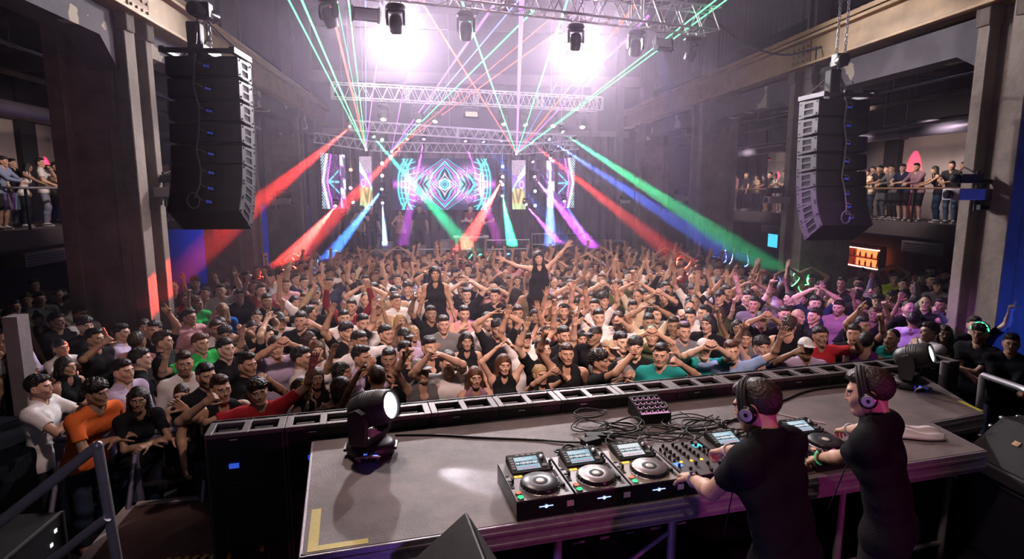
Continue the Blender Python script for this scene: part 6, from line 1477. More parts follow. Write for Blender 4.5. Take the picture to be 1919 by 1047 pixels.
MARKS = [(60, 'at the left edge'), (190, 'by the dark left column'), (330, 'by the bright left column'), (450, 'under the left line array'), (560, 'right of the left line array'), (665, 'under the outer left screens'), (740, 'under the left light tree'), (835, 'under the main screen\'s left half'), (930, 'under the main screen\'s right half'), (1010, 'under the right inner screen'), (1085, 'under the outer right screens'), (1200, 'left of the far right columns'), (1300, 'by the third right column'), (1400, 'right of the third right column'), (1490, 'by the numbered white pillar'), (1600, 'under the right line array'), (1700, 'under the orange bar'), (1790, 'left of the nearest right column'), (5000, 'by the nearest right column')]
def mark(px): return next(t for x, t in MARKS if px < x)
# px, py of the head in the photo, then what the person looks like
HAND = [
 (74, 727, 'm', 'tee', 'white', 'short', 'black', 'clap', 60, 0, 'bearded man in white tee clasping his hands beside the draped riser', .9), (180, 738, 'm', 'tee', 'orange', 'curly', 'black', 'lean', 30, 0, 'person in orange red top leaning on the barrier at its left end', 0), (259, 749, 'f', 'tee', 'black', 'long', 'black', 'lean', 5, 1, 'long-haired woman in black tee leaning on the barrier beside the orange top', 0),
 (231, 697, 'm', 'long', 'lilac', 'short', 'black', 'idle', 40, 0, 'mustached man in pale lilac shirt just behind the women at the barrier', .5), (264, 674, 'm', 'tee', 'black', 'short', 'black', 'idle', 80, 0, None, 0), (228, 625, 'm', 'long', 'lilac', 'fade', 'black', 'idle', 60, 0, 'man in lilac hooded top in profile before the bright left column', 0), (258, 642, 'm', 'tee', 'pink', 'short', 'brown', 'idle', 140, 0, 'man in pale pink tee turned away before the bright left column', 0), (289, 620, 'm', 'tee', 'black', 'short', 'black', 'up1', -20, 0, 'man in black raising an open hand in front of the bright left column', 0),
 (306, 641, 'm', 'tee', 'black', 'quiff', 'brown', 'idle', 70, 0, None, 0), (178, 636, 'm', 'tee', 'black', 'quiff', 'black', 'fist', 50, 1, 'man in black tee with hand to his brow, before the dark left column', 0), (115, 653, 'f', 'tee', 'white', 'ponytail', 'black', 'clap', 30, 0, None, 0), (124, 688, 'f', 'tank', 'black', 'bob', 'black', 'idle', 45, 0, 'bob-haired woman in black looking up behind the bearded man in white', 0),
 (75, 561, 'm', 'long', 'grey', 'short', 'black', 'idle', 30, 0, None, 0), (131, 567, 'm', 'tank', 'cream', 'short', 'black', 'cross', 30, 0, None, 0), (152, 590, 'm', 'tee', 'white', 'short', 'brown', 'idle', 40, 0, None, 0), (110, 555, 'm', 'tee', 'black', 'receding', 'black', 'idle', 40, 0, None, 0), (20, 594, 'm', 'tank', 'black', 'short', 'black', 'idle', 35, 0, None, 0), (27, 576, 'm', 'tee', 'olive', 'short', 'black', 'idle', 35, 0, None, 0), (72, 600, 'f', 'tank', 'black', 'bun', 'black', 'idle', 20, 0, None, 0), (107, 603, 'm', 'tee', 'black', 'short', 'black', 'cross', 40, 0, None, 0), (184, 567, 'm', 'tee', 'black', 'buzz', 'black', 'fist', 30, 0, None, 0), (25, 629, 'm', 'long', 'lilac', 'short', 'black', 'cross', 60, 0, None, .8), (26, 678, 'f', 'tank', 'black', 'long', 'brown', 'idle', 25, 0, None, 0), (160, 612, 'm', 'tee', 'black', 'curly', 'black', 'idle', 30, 0, None, 0),
 (346, 683, 'm', 'long', 'white', 'quiff', 'brown', 'idle', 0, 0, 'bearded man in open white shirt standing behind the barrier', .9), (341, 741, 'f', 'tank', 'black', 'ponytail', 'brown', 'lean', -35, 0, 'woman with tied brown hair in black tank top looking down on the barrier', 0), (387, 706, 'm', 'tee', 'black', 'short', 'black', 'idle', 15, 0, None, .8), (414, 731, 'm', 'tank', 'black', 'quiff', 'brown', 'fist', 10, 1, 'man in black sleeveless top holding up a fist at the LED cabinets\' left end', .4), (484, 736, 'm', 'tee', 'red', 'curly', 'black', 'spread', -5, 1, 'laughing man in red tee with an arm behind his head at the stage edge', 0),
 (463, 685, 'm', 'tee', 'black', 'quiff', 'black', 'chin', 50, 0, None, 0), (517, 652, 'm', 'tee', 'lilac', 'short', 'brown', 'phone', 5, 0, 'man in pale lilac tee holding both hands over his head, left crowd', 0), (566, 672, 'm', 'tee', 'white', 'fade', 'black', 'idle', 60, 0, 'man in white tee with fade haircut in profile behind the flower band', .6), (580, 638, 'f', 'tank', 'beige', 'long', 'brown', 'idle', 50, 0, None, 0), (568, 731, 'f', 'tank', 'black', 'bob', 'brown', 'idle', 50, 0, 'woman in black top with yellow flower hair band at the stage edge', 0), (591, 709, 'f', 'tank', 'black', 'long', 'brown', 'clap', 5, 0, 'smiling woman with long brown hair behind the flower band', 0),
 (643, 728, 'f', 'crop', 'pink', 'bob', 'black', 'up1', 60, 1, 'bare shouldered woman in profile beside the left moving light', 0), (642, 699, 'f', 'tank', 'black', 'wavy', 'black', 'phone', 50, 0, None, 0), (678, 671, 'm', 'long', 'lilac', 'quiff', 'black', 'clap', 40, 0, 'quiffed man in pale lilac shirt behind the left moving light', .5), (729, 674, 'm', 'tee', 'black', 'short', 'black', 'chin', 0, 0, None, 0), (707, 708, 'm', 'tee', 'black', 'buzz', 'brown', 'idle', 170, 0, None, 0), (681, 607, 'm', 'tee', 'white', 'short', 'black', 'idle', 10, 0, None, 0), (645, 597, 'm', 'long', 'white', 'short', 'black', 'idle', 5, 0, None, .5), (649, 618, 'f', 'tee', 'grey', 'ponytail', 'black', 'idle', 10, 0, None, 0),
 (579, 589, 'm', 'long', 'beige', 'short', 'black', 'up1', 120, 0, 'man in beige shirt turned away with one arm pointing up, left crowd', 0), (500, 565, 'm', 'tee', 'black', 'short', 'black', 'idle', 10, 0, None, .8), (481, 595, 'f', 'tank', 'pink', 'bun', 'brown', 'chin', 5, 0, None, 0), (524, 601, 'm', 'tee', 'white', 'cap', 'black', 'idle', 15, 0, None, 0), (685, 563, 'm', 'tee', 'black', 'buzz', 'black', 'over', 0, 0, None, 0), (718, 530, 'm', 'long', 'white', 'short', 'black', 'idle', 0, 0, None, 0), (685, 528, 'm', 'tee', 'black', 'short', 'black', 'up2', 0, 0, None, 0), (448, 556, 'm', 'tee', 'black', 'short', 'black', 'idle', 10, 0, None, 0), (742, 565, 'm', 'tee', 'white', 'short', 'brown', 'idle', 30, 0, None, 0), (723, 627, 'm', 'tee', 'black', 'short', 'black', 'idle', 30, 0, None, 0),
 (417, 581, 'f', 'tee', 'blue', 'long', 'blonde', 'idle', 180, 0, 'blonde woman in bright blue tee seen from behind, left crowd', 0), (414, 545, 'm', 'tee', 'white', 'short', 'black', 'up1', 0, 0, 'man in white tee raising one arm before the left line array\'s column', 0), (371, 570, 'f', 'tee', 'green', 'wavy', 'auburn', 'up1', 25, 1, 'woman in tee coloured bright green for green light, pointing up, left crowd', 0), (376, 645, 'm', 'tee', 'green', 'short', 'auburn', 'wave', 20, 0, 'man in tee coloured bright green for green light, both hands up, left crowd', 0), (422, 630, 'm', 'tee', 'black', 'curly', 'black', 'idle', 0, 0, None, .9), (423, 655, 'm', 'tee', 'black', 'short', 'black', 'idle', 30, 0, None, 0), (336, 610, 'f', 'tank', 'orange', 'bun', 'black', 'wave', 20, 0, 'woman in orange tank top beside the bright left column', 0), (346, 560, 'f', 'tank', 'red', 'long', 'black', 'idle', 20, 0, None, 0), (355, 595, 'm', 'tee', 'pink', 'short', 'brown', 'idle', 40, 0, None, 0),  # both bright green tees carry green light in their cloth colour
 (840, 682, 'm', 'tee', 'white', 'quiff', 'brown', 'claphigh', 0, 0, 'man in white V-neck tee clapping above his shoulder at the stage edge', .35), (890, 708, 'f', 'tank', 'mauve', 'long', 'auburn', 'clap', 0, 0, 'smiling woman with long auburn hair between white tee and raised arms', 0), (944, 684, 'f', 'tank', 'black', 'long', 'auburn', 'over', 3, 0, 'woman in black tank top arching both arms overhead at the stage edge', 0), (788, 696, 'm', 'tank', 'grey', 'cap', 'grey', 'up1', 10, 1, 'capped man in grey sleeveless top raising a fist left of the white V-neck', 0), (760, 663, 'm', 'tee', 'black', 'quiff', 'black', 'chin', 20, 0, None, 0), (805, 652, 'm', 'tank', 'black', 'short', 'black', 'idle', 10, 0, None, 0), (831, 609, 'm', 'tee', 'grey', 'short', 'brown', 'idle', 0, 0, None, 0), (874, 640, 'f', 'tank', 'black', 'bob', 'black', 'idle', 0, 0, None, 0),
 (1018, 657, 'm', 'tee', 'black', 'short', 'black', 'up2', 15, 0, 'tall man in black tee stretching both arms up at the stage edge', .9), (932, 617, 'm', 'tee', 'black', 'curly', 'black', 'over', 0, 0, None, .8), (970, 588, 'm', 'tee', 'black', 'short', 'brown', 'clap', 0, 0, None, 0), (870, 588, 'f', 'tee', 'purple', 'bob', 'black', 'idle', 5, 0, 'smiling bob-haired woman in purple tee in the middle of the crowd', 0), (1003, 593, 'f', 'tank', 'white', 'long', 'black', 'up1', 0, 0, None, 0), (842, 567, 'f', 'tank', 'pink', 'bun', 'brown', 'idle', 0, 0, None, 0), (874, 553, 'm', 'tee', 'black', 'short', 'black', 'over', 0, 0, None, 0), (997, 540, 'm', 'tank', 'beige', 'curly', 'brown', 'up1', -20, 0, None, 0), (951, 593, 'f', 'tee', 'white', 'bob', 'black', 'idle', 60, 0, None, 0),
 (1062, 665, 'm', 'tank', 'black', 'short', 'brown', 'up1', -10, 1, 'man in black tank top with one long arm up, right of the tall man', 0), (1114, 630, 'm', 'tee', 'black', 'cap', 'black', 'idle', -50, 0, None, 0), (1123, 679, 'm', 'tee', 'black', 'curly', 'black', 'phone', 60, 0, 'curly-haired man in black tee in profile holding his hands up, stage edge', 0), (1142, 655, 'm', 'tee', 'grey', 'cap', 'beige', 'clap', 20, 0, None, 0), (1191, 652, 'm', 'tee', 'black', 'curly', 'black', 'idle', -10, 0, 'curly-haired man in black tee looking down left of the green tee', 0), (1164, 642, 'm', 'tee', 'black', 'short', 'black', 'idle', 20, 0, None, 0), (1238, 667, 'm', 'tee', 'teal', 'quiff', 'black', 'fist', -20, 0, 'quiffed man in tee coloured teal for green light at the stage edge', 0), (1262, 612, 'm', 'tee', 'black', 'quiff', 'brown', 'chin', 0, 0, None, .6), (1216, 605, 'm', 'tee', 'cream', 'short', 'black', 'over', 0, 0, 'man in cream tee arching pale arms high over the crowd, right of centre', 0), (1293, 595, 'm', 'tee', 'white', 'short', 'black', 'idle', -20, 0, None, 0), (1327, 608, 'm', 'long', 'black', 'bob', 'black', 'idle', -40, 0, 'dark bob-haired man in black shirt looking down, right crowd', 0), (1320, 588, 'm', 'tee', 'white', 'quiff', 'black', 'idle', -60, 0, None, 0), (1319, 655, 'm', 'tee', 'teal', 'cap', 'white', 'phone', 0, 0, 'man in white cap and tee coloured teal for cyan light, hands to his face', 0), (1159, 602, 'm', 'tee', 'white', 'short', 'brown', 'clap', 0, 0, None, 0), (1122, 596, 'm', 'tank', 'white', 'short', 'black', 'fist', 0, 0, None, 0), (1186, 579, 'm', 'tee', 'beige', 'quiff', 'black', 'idle', 0, 0, None, 0), (1222, 580, 'f', 'tee', 'black', 'wavy', 'black', 'idle', 0, 0, None, 0), (1057, 630, 'm', 'tee', 'black', 'short', 'black', 'idle', 15, 0, None, .9),  # the teal tees have green and cyan light put into their colour
 (1371, 660, 'm', 'tee', 'blue', 'quiff', 'auburn', 'spread', 0, 1, 'grinning man in pale blue tee with one arm up and one stretched out', 0), (1428, 652, 'm', 'tank', 'navy', 'curly', 'black', 'up1', 0, 1, 'curly-haired man in navy tank top with hand raised over his head', 0), (1479, 612, 'm', 'tank', 'black', 'curly', 'brown', 'idle', 160, 0, 'man in black tank top turned away, behind the stage edge at right', 0), (1510, 653, 'm', 'tee', 'lilac', 'cap', 'white', 'fist', 10, 1, 'man in lilac tee and white cap shading his eyes at the stage edge', 0), (1537, 631, 'm', 'tee', 'red', 'short', 'black', 'fist', 20, 0, None, 0), (1528, 569, 'm', 'tee', 'navy', 'short', 'black', 'over', 0, 0, 'man in navy tee with both hands over his head below the right line array', 0), (1571, 578, 'm', 'tee', 'mauve', 'short', 'black', 'idle', -30, 0, 'bearded man in mauve tee below the right line array', .9), (1600, 627, 'm', 'tee', 'black', 'short', 'black', 'up1', -10, 0, None, 0), (1624, 642, 'm', 'tank', 'purple', 'short', 'black', 'idle', 150, 0, None, 0), (1382, 615, 'f', 'tank', 'black', 'long', 'black', 'up1', -20, 1, None, 0), (1397, 635, 'f', 'tank', 'grey', 'bun', 'brown', 'clap', -10, 0, None, 0), (1427, 600, 'm', 'tee', 'black', 'cap', 'black', 'phone', 0, 0, None, 0), (1471, 590, 'm', 'tee', 'black', 'fade', 'black', 'idle', 0, 0, None, .5), (1481, 560, 'm', 'tee', 'black', 'short', 'black', 'idle', -100, 0, None, 0), (1439, 528, 'm', 'tee', 'lilac', 'short', 'black', 'up2', 140, 0, 'man in lilac tee turned away arms up beside the numbered white pillar', 0), (1371, 511, 'f', 'tee', 'green', 'bun', 'black', 'idle', -20, 0, 'woman in green tee far back left of the numbered white pillar', 0), (1388, 508, 'm', 'tee', 'white', 'short', 'black', 'idle', 0, 0, None, 0), (1497, 595, 'f', 'tee', 'white', 'long', 'blonde', 'idle', 40, 0, 'blonde woman in white tee below the right line array', 0), (1526, 593, 'm', 'tee', 'black', 'short', 'black', 'idle', -60, 0, None, 0),
 (1713, 601, 'm', 'tee', 'lilac', 'short', 'black', 'idle', 150, 0, 'man in bright lilac tee seen from behind, right of the right moving light', 0), (1741, 622, 'm', 'tee', 'white', 'short', 'brown', 'chin', -60, 0, 'man in white tee in profile above the right moving light', 0), (1671, 635, 'm', 'tee', 'teal', 'buzz', 'black', 'idle', -40, 0, None, 0), (1803, 569, 'm', 'tee', 'white', 'cap', 'black', 'idle', -20, 0, 'capped man in white tee standing against the nearest right column', 0), (1836, 626, 'm', 'tee', 'black', 'curly', 'black', 'cross', -40, 0, 'man in black tee with glowing green hair band, arms crossed, far right', .5), (1895, 645, 'm', 'long', 'black', 'short', 'black', 'cross', -20, 0, 'laughing man in black shirt with crossed arms at the right edge', 0), (1674, 562, 'f', 'tee', 'green', 'bun', 'brown', 'cross', 40, 0, 'woman in green tee with crossed arms below the right gallery railing', 0), (1677, 523, 'm', 'tee', 'yellow', 'short', 'black', 'idle', -10, 0, 'man in neon yellow tee in the dark under the right gallery', 0), (1693, 533, 'm', 'tee', 'black', 'short', 'black', 'idle', 0, 0, None, 0), (1714, 539, 'm', 'tee', 'white', 'short', 'black', 'idle', -40, 0, None, 0), (1745, 525, 'm', 'tee', 'black', 'short', 'black', 'cross', 0, 0, None, .5), (1795, 529, 'm', 'tee', 'black', 'short', 'black', 'idle', 0, 0, None, 0), (1734, 568, 'm', 'tee', 'black', 'buzz', 'black', 'idle', -20, 0, None, 0), (1645, 565, 'm', 'tee', 'black', 'curly', 'black', 'fist', -20, 0, None, 0), (1607, 556, 'm', 'tee', 'black', 'short', 'black', 'idle', 150, 0, None, 0), (1609, 531, 'm', 'tee', 'cream', 'short', 'brown', 'idle', -20, 0, None, 0), (1643, 541, 'f', 'tee', 'beige', 'bob', 'black', 'idle', 0, 0, None, 0), (1771, 575, 'm', 'tee', 'black', 'short', 'black', 'idle', -40, 0, None, 0)]
SPOTS, crowd = [], []                      # ground places taken; what is known of everyone on the floor
def note(o, sex, shirt, scol, hr, pose, lab): crowd.append((o, sex, shirt, scol, hr, pose, lab))
for px, py, sex, sh, sc_, hr, hc, pose, yaw, fl, lab, bd in HAND:
    s = (.93 if sex == 'f' else 1.0)*RP.uniform(.98, 1.02); hp = at_z(px, py, head_z(sex, pose, s)); f = face_to(hp)*.6+R(yaw)
    col = (.32, .46, .78) if lab and 'pale blue' in lab else sc_
    for X_, d_, ys in ((-4.5, -1, COLS_L), (7.6, 1, COLS_R)):     # nobody stands inside a column
        for yc in ys:
            if abs(hp.y-yc) < .68 and (X_-.25 < hp.x < X_+1.45 if d_ > 0 else X_-1.45 < hp.x < X_+.25): hp = hp*1.0; hp.y = yc-.72 if hp.y < yc+.2 else yc+.72
    o = person(0, f, sex, pose, sh, col, hr, hc, None, None, s, bool(fl), beard=bd, turn_to_head=hp); SPOTS.append((o.location.x, o.location.y)); note(o, sex, sh, sc_, hr, pose, lab)
    if lab and 'flower hair band' in lab:
        q = MB(); 
        for i in range(11): a = math.pi*(i/10); q.lathe([(0, -.012), (.014, 0), (0, .012)], 7, M=Matrix.Translation((.083*math.cos(a), -.03, .045+.088*math.sin(a))))
        c = q.build('flower_band', plain('yellow flowers', (.75, .7, .15), .6), o); c.matrix_local = proto(sex, pose)['hm']
    if lab and 'green hair band' in lab:
        q = MB(); q.tube([(.092*math.cos(a), -.02, .045+.107*math.sin(a)) for a in np.linspace(.1, math.pi-.1, 16)], .008, 6); c = q.build('glow_band', glow('green glow band', (.1, 1, .35), 2.5), o); c.matrix_local = proto(sex, pose)['hm']
# two women raised above the heads, each on a block
for px, py, hz_, pose, hr, shc, lab in ((815, 514, 2.16, 'idle', 'long', 'black', 'woman in black top with very long dark hair standing high over the crowd'), (1009, 484, 2.30, 'spread', 'long', 'black', 'woman in black vest with outspread arms standing high over the rear crowd')):
    s = .97; hp = at_z(px, py, hz_); f = face_to(hp)*.5; z0 = hz_-head_z('f', pose, s)
    o = person(z0, f, 'f', pose, 'tank', shc, hr, 'black', lab, None, s, pose == 'spread', turn_to_head=hp); SPOTS.append((o.location.x, o.location.y)); crowd.append((o, 'f', 'tank', shc, hr, pose, lab))
    q = MB(); q.box((0, 0, z0/2), (.5, .45, z0)); b_ = q.build('standing_block', BLACKM, loc=(o.location.x, o.location.y, 0), bevel=.01); tag(b_, 'black block under the woman standing high %s' % ('in the middle of the crowd' if px < 900 else 'in the rear crowd'), 'block')
# the rest of the floor: jittered rows, first the nearest ones
def ok_floor(x, y):
    if x < -4.0 and x > -6.0 and abs(y-9.85) < .85: return False
    if x < -4.0 and x > -6.0 and (abs(y-14.95) < .85 or abs(y-4.9) < .8): return False
    if x > 7.2 and x < 9.2 and any(abs(y-c) < .85 for c in COLS_R): return False
    if 5.6 < x < 9 and y < 6.6: return False
    t = (Vector((x, y, 0))-SO).dot(SV); s_ = (Vector((x, y, 0))-SO).dot(SU)
    if t < 2.75 + (.25 if s_ < 0 else 0): return False
    if x < -3.4 and y < 6.7: return False
    if x < -.7 and y < 6.28+(x+2.3)*.13: return False
    if x < 7.4 and x > -4.3: return y < 16.6
    if x <= -4.3: return x > -8.2 and 6.9 < y < 12.4
    return x < 11.2 and 7.2 < y < 12.8
cand = []
for r_ in range(22):
    y = 5.4+r_*.53
    for c_ in range(46):
        x = -9.2+c_*.50+(r_ % 2)*.25; xx, yy = x+RP.uniform(-.09, .09), y+RP.uniform(-.09, .09)
        if (x < -4.5 or x > 8) and RP.random() < (.45 if x > 8 else .3): continue
        if ok_floor(xx, yy): cand.append((yy, xx))
cand.sort(); FILL = []
for y, x in cand:
    if all((x-a)**2+(y-b)**2 > .40**2 for a, b in SPOTS): SPOTS.append((x, y)); FILL.append((x, y))
PW_M = ['idle']*4+['clap']*2+['up2']*2+['up1']*3+['over']+['fist']*2+['phone']*2+['wave']+['chin']
PW_F = ['idle']*4+['clap']*2+['up2']*2+['up1']*2+['over']+['phone']+['wave']+['chin']
SC_ = ['black']*11+['white']*5+['grey']*2+['navy', 'maroon', 'beige', 'cream', 'lilac', 'pink', 'olive']
def draw(x, y):
    sex = 'f' if RP.random() < .36 else 'm'; pose = RP.choice(PW_F if sex == 'f' else PW_M)
    if x < -4.4 or x > 8.2: pose = RP.choice(['idle', 'idle', 'cross', 'chin', 'clap'])
    sh = RP.choice(['tank', 'tank', 'tee', 'crop']) if sex == 'f' else RP.choice(['tee']*5+['tank', 'long']); hr = RP.choice(['long', 'long', 'wavy', 'bob', 'ponytail', 'bun']) if sex == 'f' else RP.choice(['short']*5+['quiff', 'quiff', 'curly', 'curly', 'fade', 'buzz', 'cap'])
    hc = RP.choice(['black']*6+['brown']*4+['auburn']+(['blonde'] if sex == 'f' else [])); return sex, pose, sh, RP.choice(SC_), hr, hc
N_FLOOR = 300-2-30-7-len(crowd)             # with the DJs, the galleries and the far stage about 300 single people
for x, y in FILL[:N_FLOOR]:
    sex, pose, sh, sc_, hr, hc = draw(x, y); v = Vector((x, y, 0)); o = person(v, face_to(v)*.7+RP.gauss(0, .35), sex, pose, sh, sc_, hr, hc, None, None, None, RP.random() < .5); note(o, sex, sh, sc_, hr, pose, None)
# the crowd farther back: one object
LOW = {}
def low_person(sex, pose, sh, hr):
    k = (sex, pose, sh, hr)
    if k not in LOW:
        P = Person(sex, POSES[pose]); b, col = P.body(.034, .0125, .018); M = np.array(P.head_matrix()); parts, kinds = [b], [np.zeros(len(b[0]), int)]
        g = P.shirt(sh, .026); parts.append(g); kinds.append(np.ones(len(g[0]), int)); g = P.trousers('long', .045); parts.append(g); kinds.append(np.full(len(g[0]), 3))
        g = hair(hr, sex == 'f', .0135); g = (g[0]@M[:3, :3].T+M[:3, 3], g[1], g[2]); parts.append(g); kinds.append(np.full(len(g[0]), 2))
        LOW[k] = (merge(parts), np.concatenate(kinds), np.concatenate([col, np.tile([0, 0, 0, 1.], (sum(len(p[0]) for p in parts[1:]), 1))]))
    return LOW[k]
parts, cols = [], []
KL = [('m', 'idle', 'tee', 'short'), ('m', 'up2', 'tee', 'short'), ('m', 'clap', 'tee', 'curly'), ('m', 'up1', 'tee', 'quiff'), ('m', 'over', 'tank', 'short'), ('m', 'fist', 'tee', 'buzz'), ('f', 'idle', 'tank', 'long'), ('f', 'up2', 'tank', 'wavy'), ('f', 'clap', 'tee', 'ponytail'), ('f', 'up1', 'tank', 'bob'), ('m', 'phone', 'tee', 'short'), ('f', 'idle', 'tee', 'bun')]
for x, y in FILL[N_FLOOR:]:
    k = RP.choice(KL+KL[:3]); (v, t, q), kd, cl = low_person(*k); s = RP.uniform(.95, 1.03)*(.93 if k[0] == 'f' else 1); a = face_to(Vector((x, y, 0)))*.7+RP.gauss(0, .4)
    Rz = rotz(a)*s; fx = RP.choice((-1, 1)); V = (v*[fx, 1, 1])@Rz.T+[x, y, 0]; pal = np.array([RP.choice(SKINS), COLS[RP.choice(SC_)], HCOL[RP.choice(['black', 'black', 'brown', 'brown', 'auburn'])], RP.choice([(.012, .012, .015), (.03, .045, .09)])])
    C_ = np.ones((len(V), 4)); C_[:, :3] = pal[kd]; br = cl[:, 0] > .5; C_[br, :3] = (.02, .014, .012); C_[cl[:, 1] > .5, :3] = np.array(pal[0])*[.8, .5, .5]; e = (cl[:, 2] > .5) & ~br; C_[e, :3] = .7
    parts.append((V, t[:, ::fx], q[:, ::fx])); cols.append(C_)
me = to_mesh('crowd', merge(parts), np.concatenate(cols)); CM = plain('far crowd', (.5, .5, .5), .7); N, L = nodes(CM); vc = N.new('ShaderNodeVertexColor'); vc.layer_name = 'tint'; L.new(vc.outputs[0], N['Principled BSDF'].inputs['Base Color']); me.materials.append(CM)
o = bpy.data.objects.new('crowd', me); COL.objects.link(o); tag(o, 'dense rear crowd of dancing people stretching back to the far stage', 'crowd', None, 'stuff')
# labels for everyone on the floor: looks, gesture, then where
ORD2 = ['front', 'second', 'third', 'fourth', 'fifth', 'sixth', 'seventh', 'eighth', 'ninth', 'tenth', 'eleventh', 'twelfth', 'thirteenth', 'fourteenth', 'fifteenth', 'sixteenth', 'seventeenth', 'eighteenth', 'nineteenth', 'twentieth', 'rear']
used = {}
todo = []
for o, sex, sh, sc_, hr, pose, lab in crowd:
    if lab: o['label'] = lab; used[lab] = 1; continue
    p = o.location+Vector((0, 0, 1.6)); px, py, _ = project(p); t = (o.location-SO).dot(SV); row = ORD2[max(0, min(20, int((t-2.7)/.53)))]
    if o.location.x < -4.4 or o.location.x > 8: row = 'shadow'
    todo.append((px, o, '%s %s in %s %s, %s' % (HW[hr], 'woman' if sex == 'f' else 'man', sc_, GAR[sh], PW[pose]), row, mark(px), px))
from collections import defaultdict
by = defaultdict(list)
for q in sorted(todo, key=lambda q: q[0]): by[(q[2], q[4])].append(q)
for (look, mk), qs in by.items():
    if len(qs) == 1: qs[0][1]['label'] = look+', '+mk; continue
    rows = defaultdict(list)
    for q in qs: rows[q[3]].append(q)
    for row, rs in rows.items():
        w = ('shade ' if row == 'shadow' else row+' row ')+mk
        for i, q in enumerate(rs): q[1]['label'] = look+', '+w+('' if len(rs) == 1 else ', leftmost' if i == 0 else ', rightmost' if i == len(rs)-1 else ', %s from left' % ORD[i])
for o, *_ in crowd: o['group'] = 'dancing crowd on the floor'
def words_of(o): return len(o['label'].split())
# ------------------------------------------------------------------ people along the gallery railings
GAL = [  # head px, py, side, sex, shirt, colour, hair, pose, yaw, legs, trouser colour, label
 (1606, 329, 1, 'm', 'tee', 'black', 'short', 'cross', 0, 'long', None, 'man in black half hidden by the right line array on the gallery'), (1626, 331, 1, 'f', 'tank', 'cream', 'bun', 'rail', 0, 'long', (.05, .08, .13), 'woman in cream top leaning on the gallery railing beside the right line array'), (1648, 327, 1, 'm', 'tee', 'black', 'short', 'rail', -10, 'long', (.12, .14, .17), 'man in black tee and faded jeans on the gallery, third from the line array'),
 (1670, 324, 1, 'm', 'long', 'grey', 'short', 'rail', 0, 'long', (.03, .03, .04), 'man in open grey shirt at the middle of the right gallery railing'), (1691, 325, 1, 'm', 'tee', 'navy', 'short', 'rail', 15, 'shorts', (.015, .015, .02), 'man in navy tee and shorts left of the mauve shirt on the gallery'), (1717, 320, 1, 'm', 'long', 'mauve', 'quiff', 'rail', 10, 'shorts', (.02, .02, .03), 'bearded man in mauve shirt and shorts leaning on the right gallery railing'),
 (1751, 324, 1, 'f', 'tank', 'black', 'long', 'rail', -25, 'long', (.02, .05, .11), 'long-haired woman in black tank top and jeans on the right gallery'), (1783, 319, 1, 'm', 'tee', 'black', 'quiff', 'rail', 20, 'long', (.10, .16, .28), 'man in black tee and washed jeans leaning right of the long-haired woman'), (1806, 313, 1.9, 'm', 'tee', 'black', 'short', 'idle', 0, 'long', None, 'man in black standing back in the shade of the right gallery'), (1833, 321, 1, 'f', 'tank', 'black', 'bun', 'cross', 30, 'shorts', (.015, .015, .02), 'woman in black top with tied hair next to the nearest right column, gallery'),
 (1634, 336, 1.8, 'm', 'tee', 'black', 'short', 'idle', 0, 'long', None, 'man in dark tee behind the woman in cream on the right gallery'), (1660, 335, 1.9, 'm', 'tee', 'grey', 'short', 'idle', 10, 'shorts', None, 'man in grey standing behind the railing row, right gallery'),
 (1357, 346, 1, 'm', 'tee', 'white', 'short', 'idle', -30, 'long', (.05, .06, .10), 'man in white tee at the left end of the far right gallery'), (1378, 343, 1, 'm', 'tee', 'pink', 'quiff', 'idle', 0, 'long', (.5, .48, .5), 'man in pale patterned tee and light trousers, far right gallery'), (1398, 344, 1, 'm', 'tee', 'black', 'short', 'idle', 0, 'long', (.015, .015, .02), 'broad man in black with arms down, far right gallery'), (1417, 348, 1.7, 'f', 'tee', 'beige', 'bob', 'idle', 10, 'long', None, 'woman in beige standing back on the far right gallery'),
 (1431, 345, 1, 'f', 'tee', 'black', 'bob', 'rail', 0, 'shorts', (.015, .015, .02), 'woman in black dress-like top leaning on the far gallery railing'), (1442, 344, 1.7, 'm', 'tee', 'black', 'short', 'idle', 0, 'long', None, 'man in black behind the leaning pair, far right gallery'), (1453, 342, 1, 'f', 'tank', 'white', 'bun', 'rail', 20, 'long', (.4, .38, .4), 'woman in white tank top leaning on the far gallery railing'), (1470, 341, 1, 'm', 'tee', 'grey', 'curly', 'cross', 20, 'shorts', None, 'man in grey tee beside the second right column, far gallery'),
 (3, 285, -1, 'm', 'long', 'blue', 'short', 'rail', 0, 'shorts', (.02, .02, .03), 'man in grey blue shirt at the outer end of the left gallery'), (21, 292, -1.8, 'm', 'tee', 'black', 'short', 'idle', 0, 'long', None, 'man in black standing back on the left gallery'), (50, 298, -1, 'f', 'tank', 'white', 'long', 'rail', 20, 'long', (.02, .025, .04), 'woman in white tank top leaning on the left gallery railing'), (74, 293, -1, 'm', 'tee', 'white', 'quiff', 'chin', 25, 'long', (.36, .36, .46), 'tall man in white tee with drink hand raised, left gallery'), (90, 305, -1.7, 'f', 'tank', 'beige', 'bob', 'idle', 20, 'long', None, 'woman in beige behind the tall man in white, left gallery'), (118, 303, -1, 'm', 'tee', 'black', 'quiff', 'chin', -10, 'long', (.62, .52, .46), 'man in black V-neck and pale ripped jeans, left gallery'), (104, 311, -1.9, 'm', 'tee', 'black', 'short', 'idle', 0, 'long', None, 'man in dark tee behind the pale jeans, left gallery'), (156, 311, -1, 'm', 'tee', 'black', 'short', 'rail', 30, 'long', (.03, .04, .07), 'man in black tee leaning next to the dark left column, gallery')]
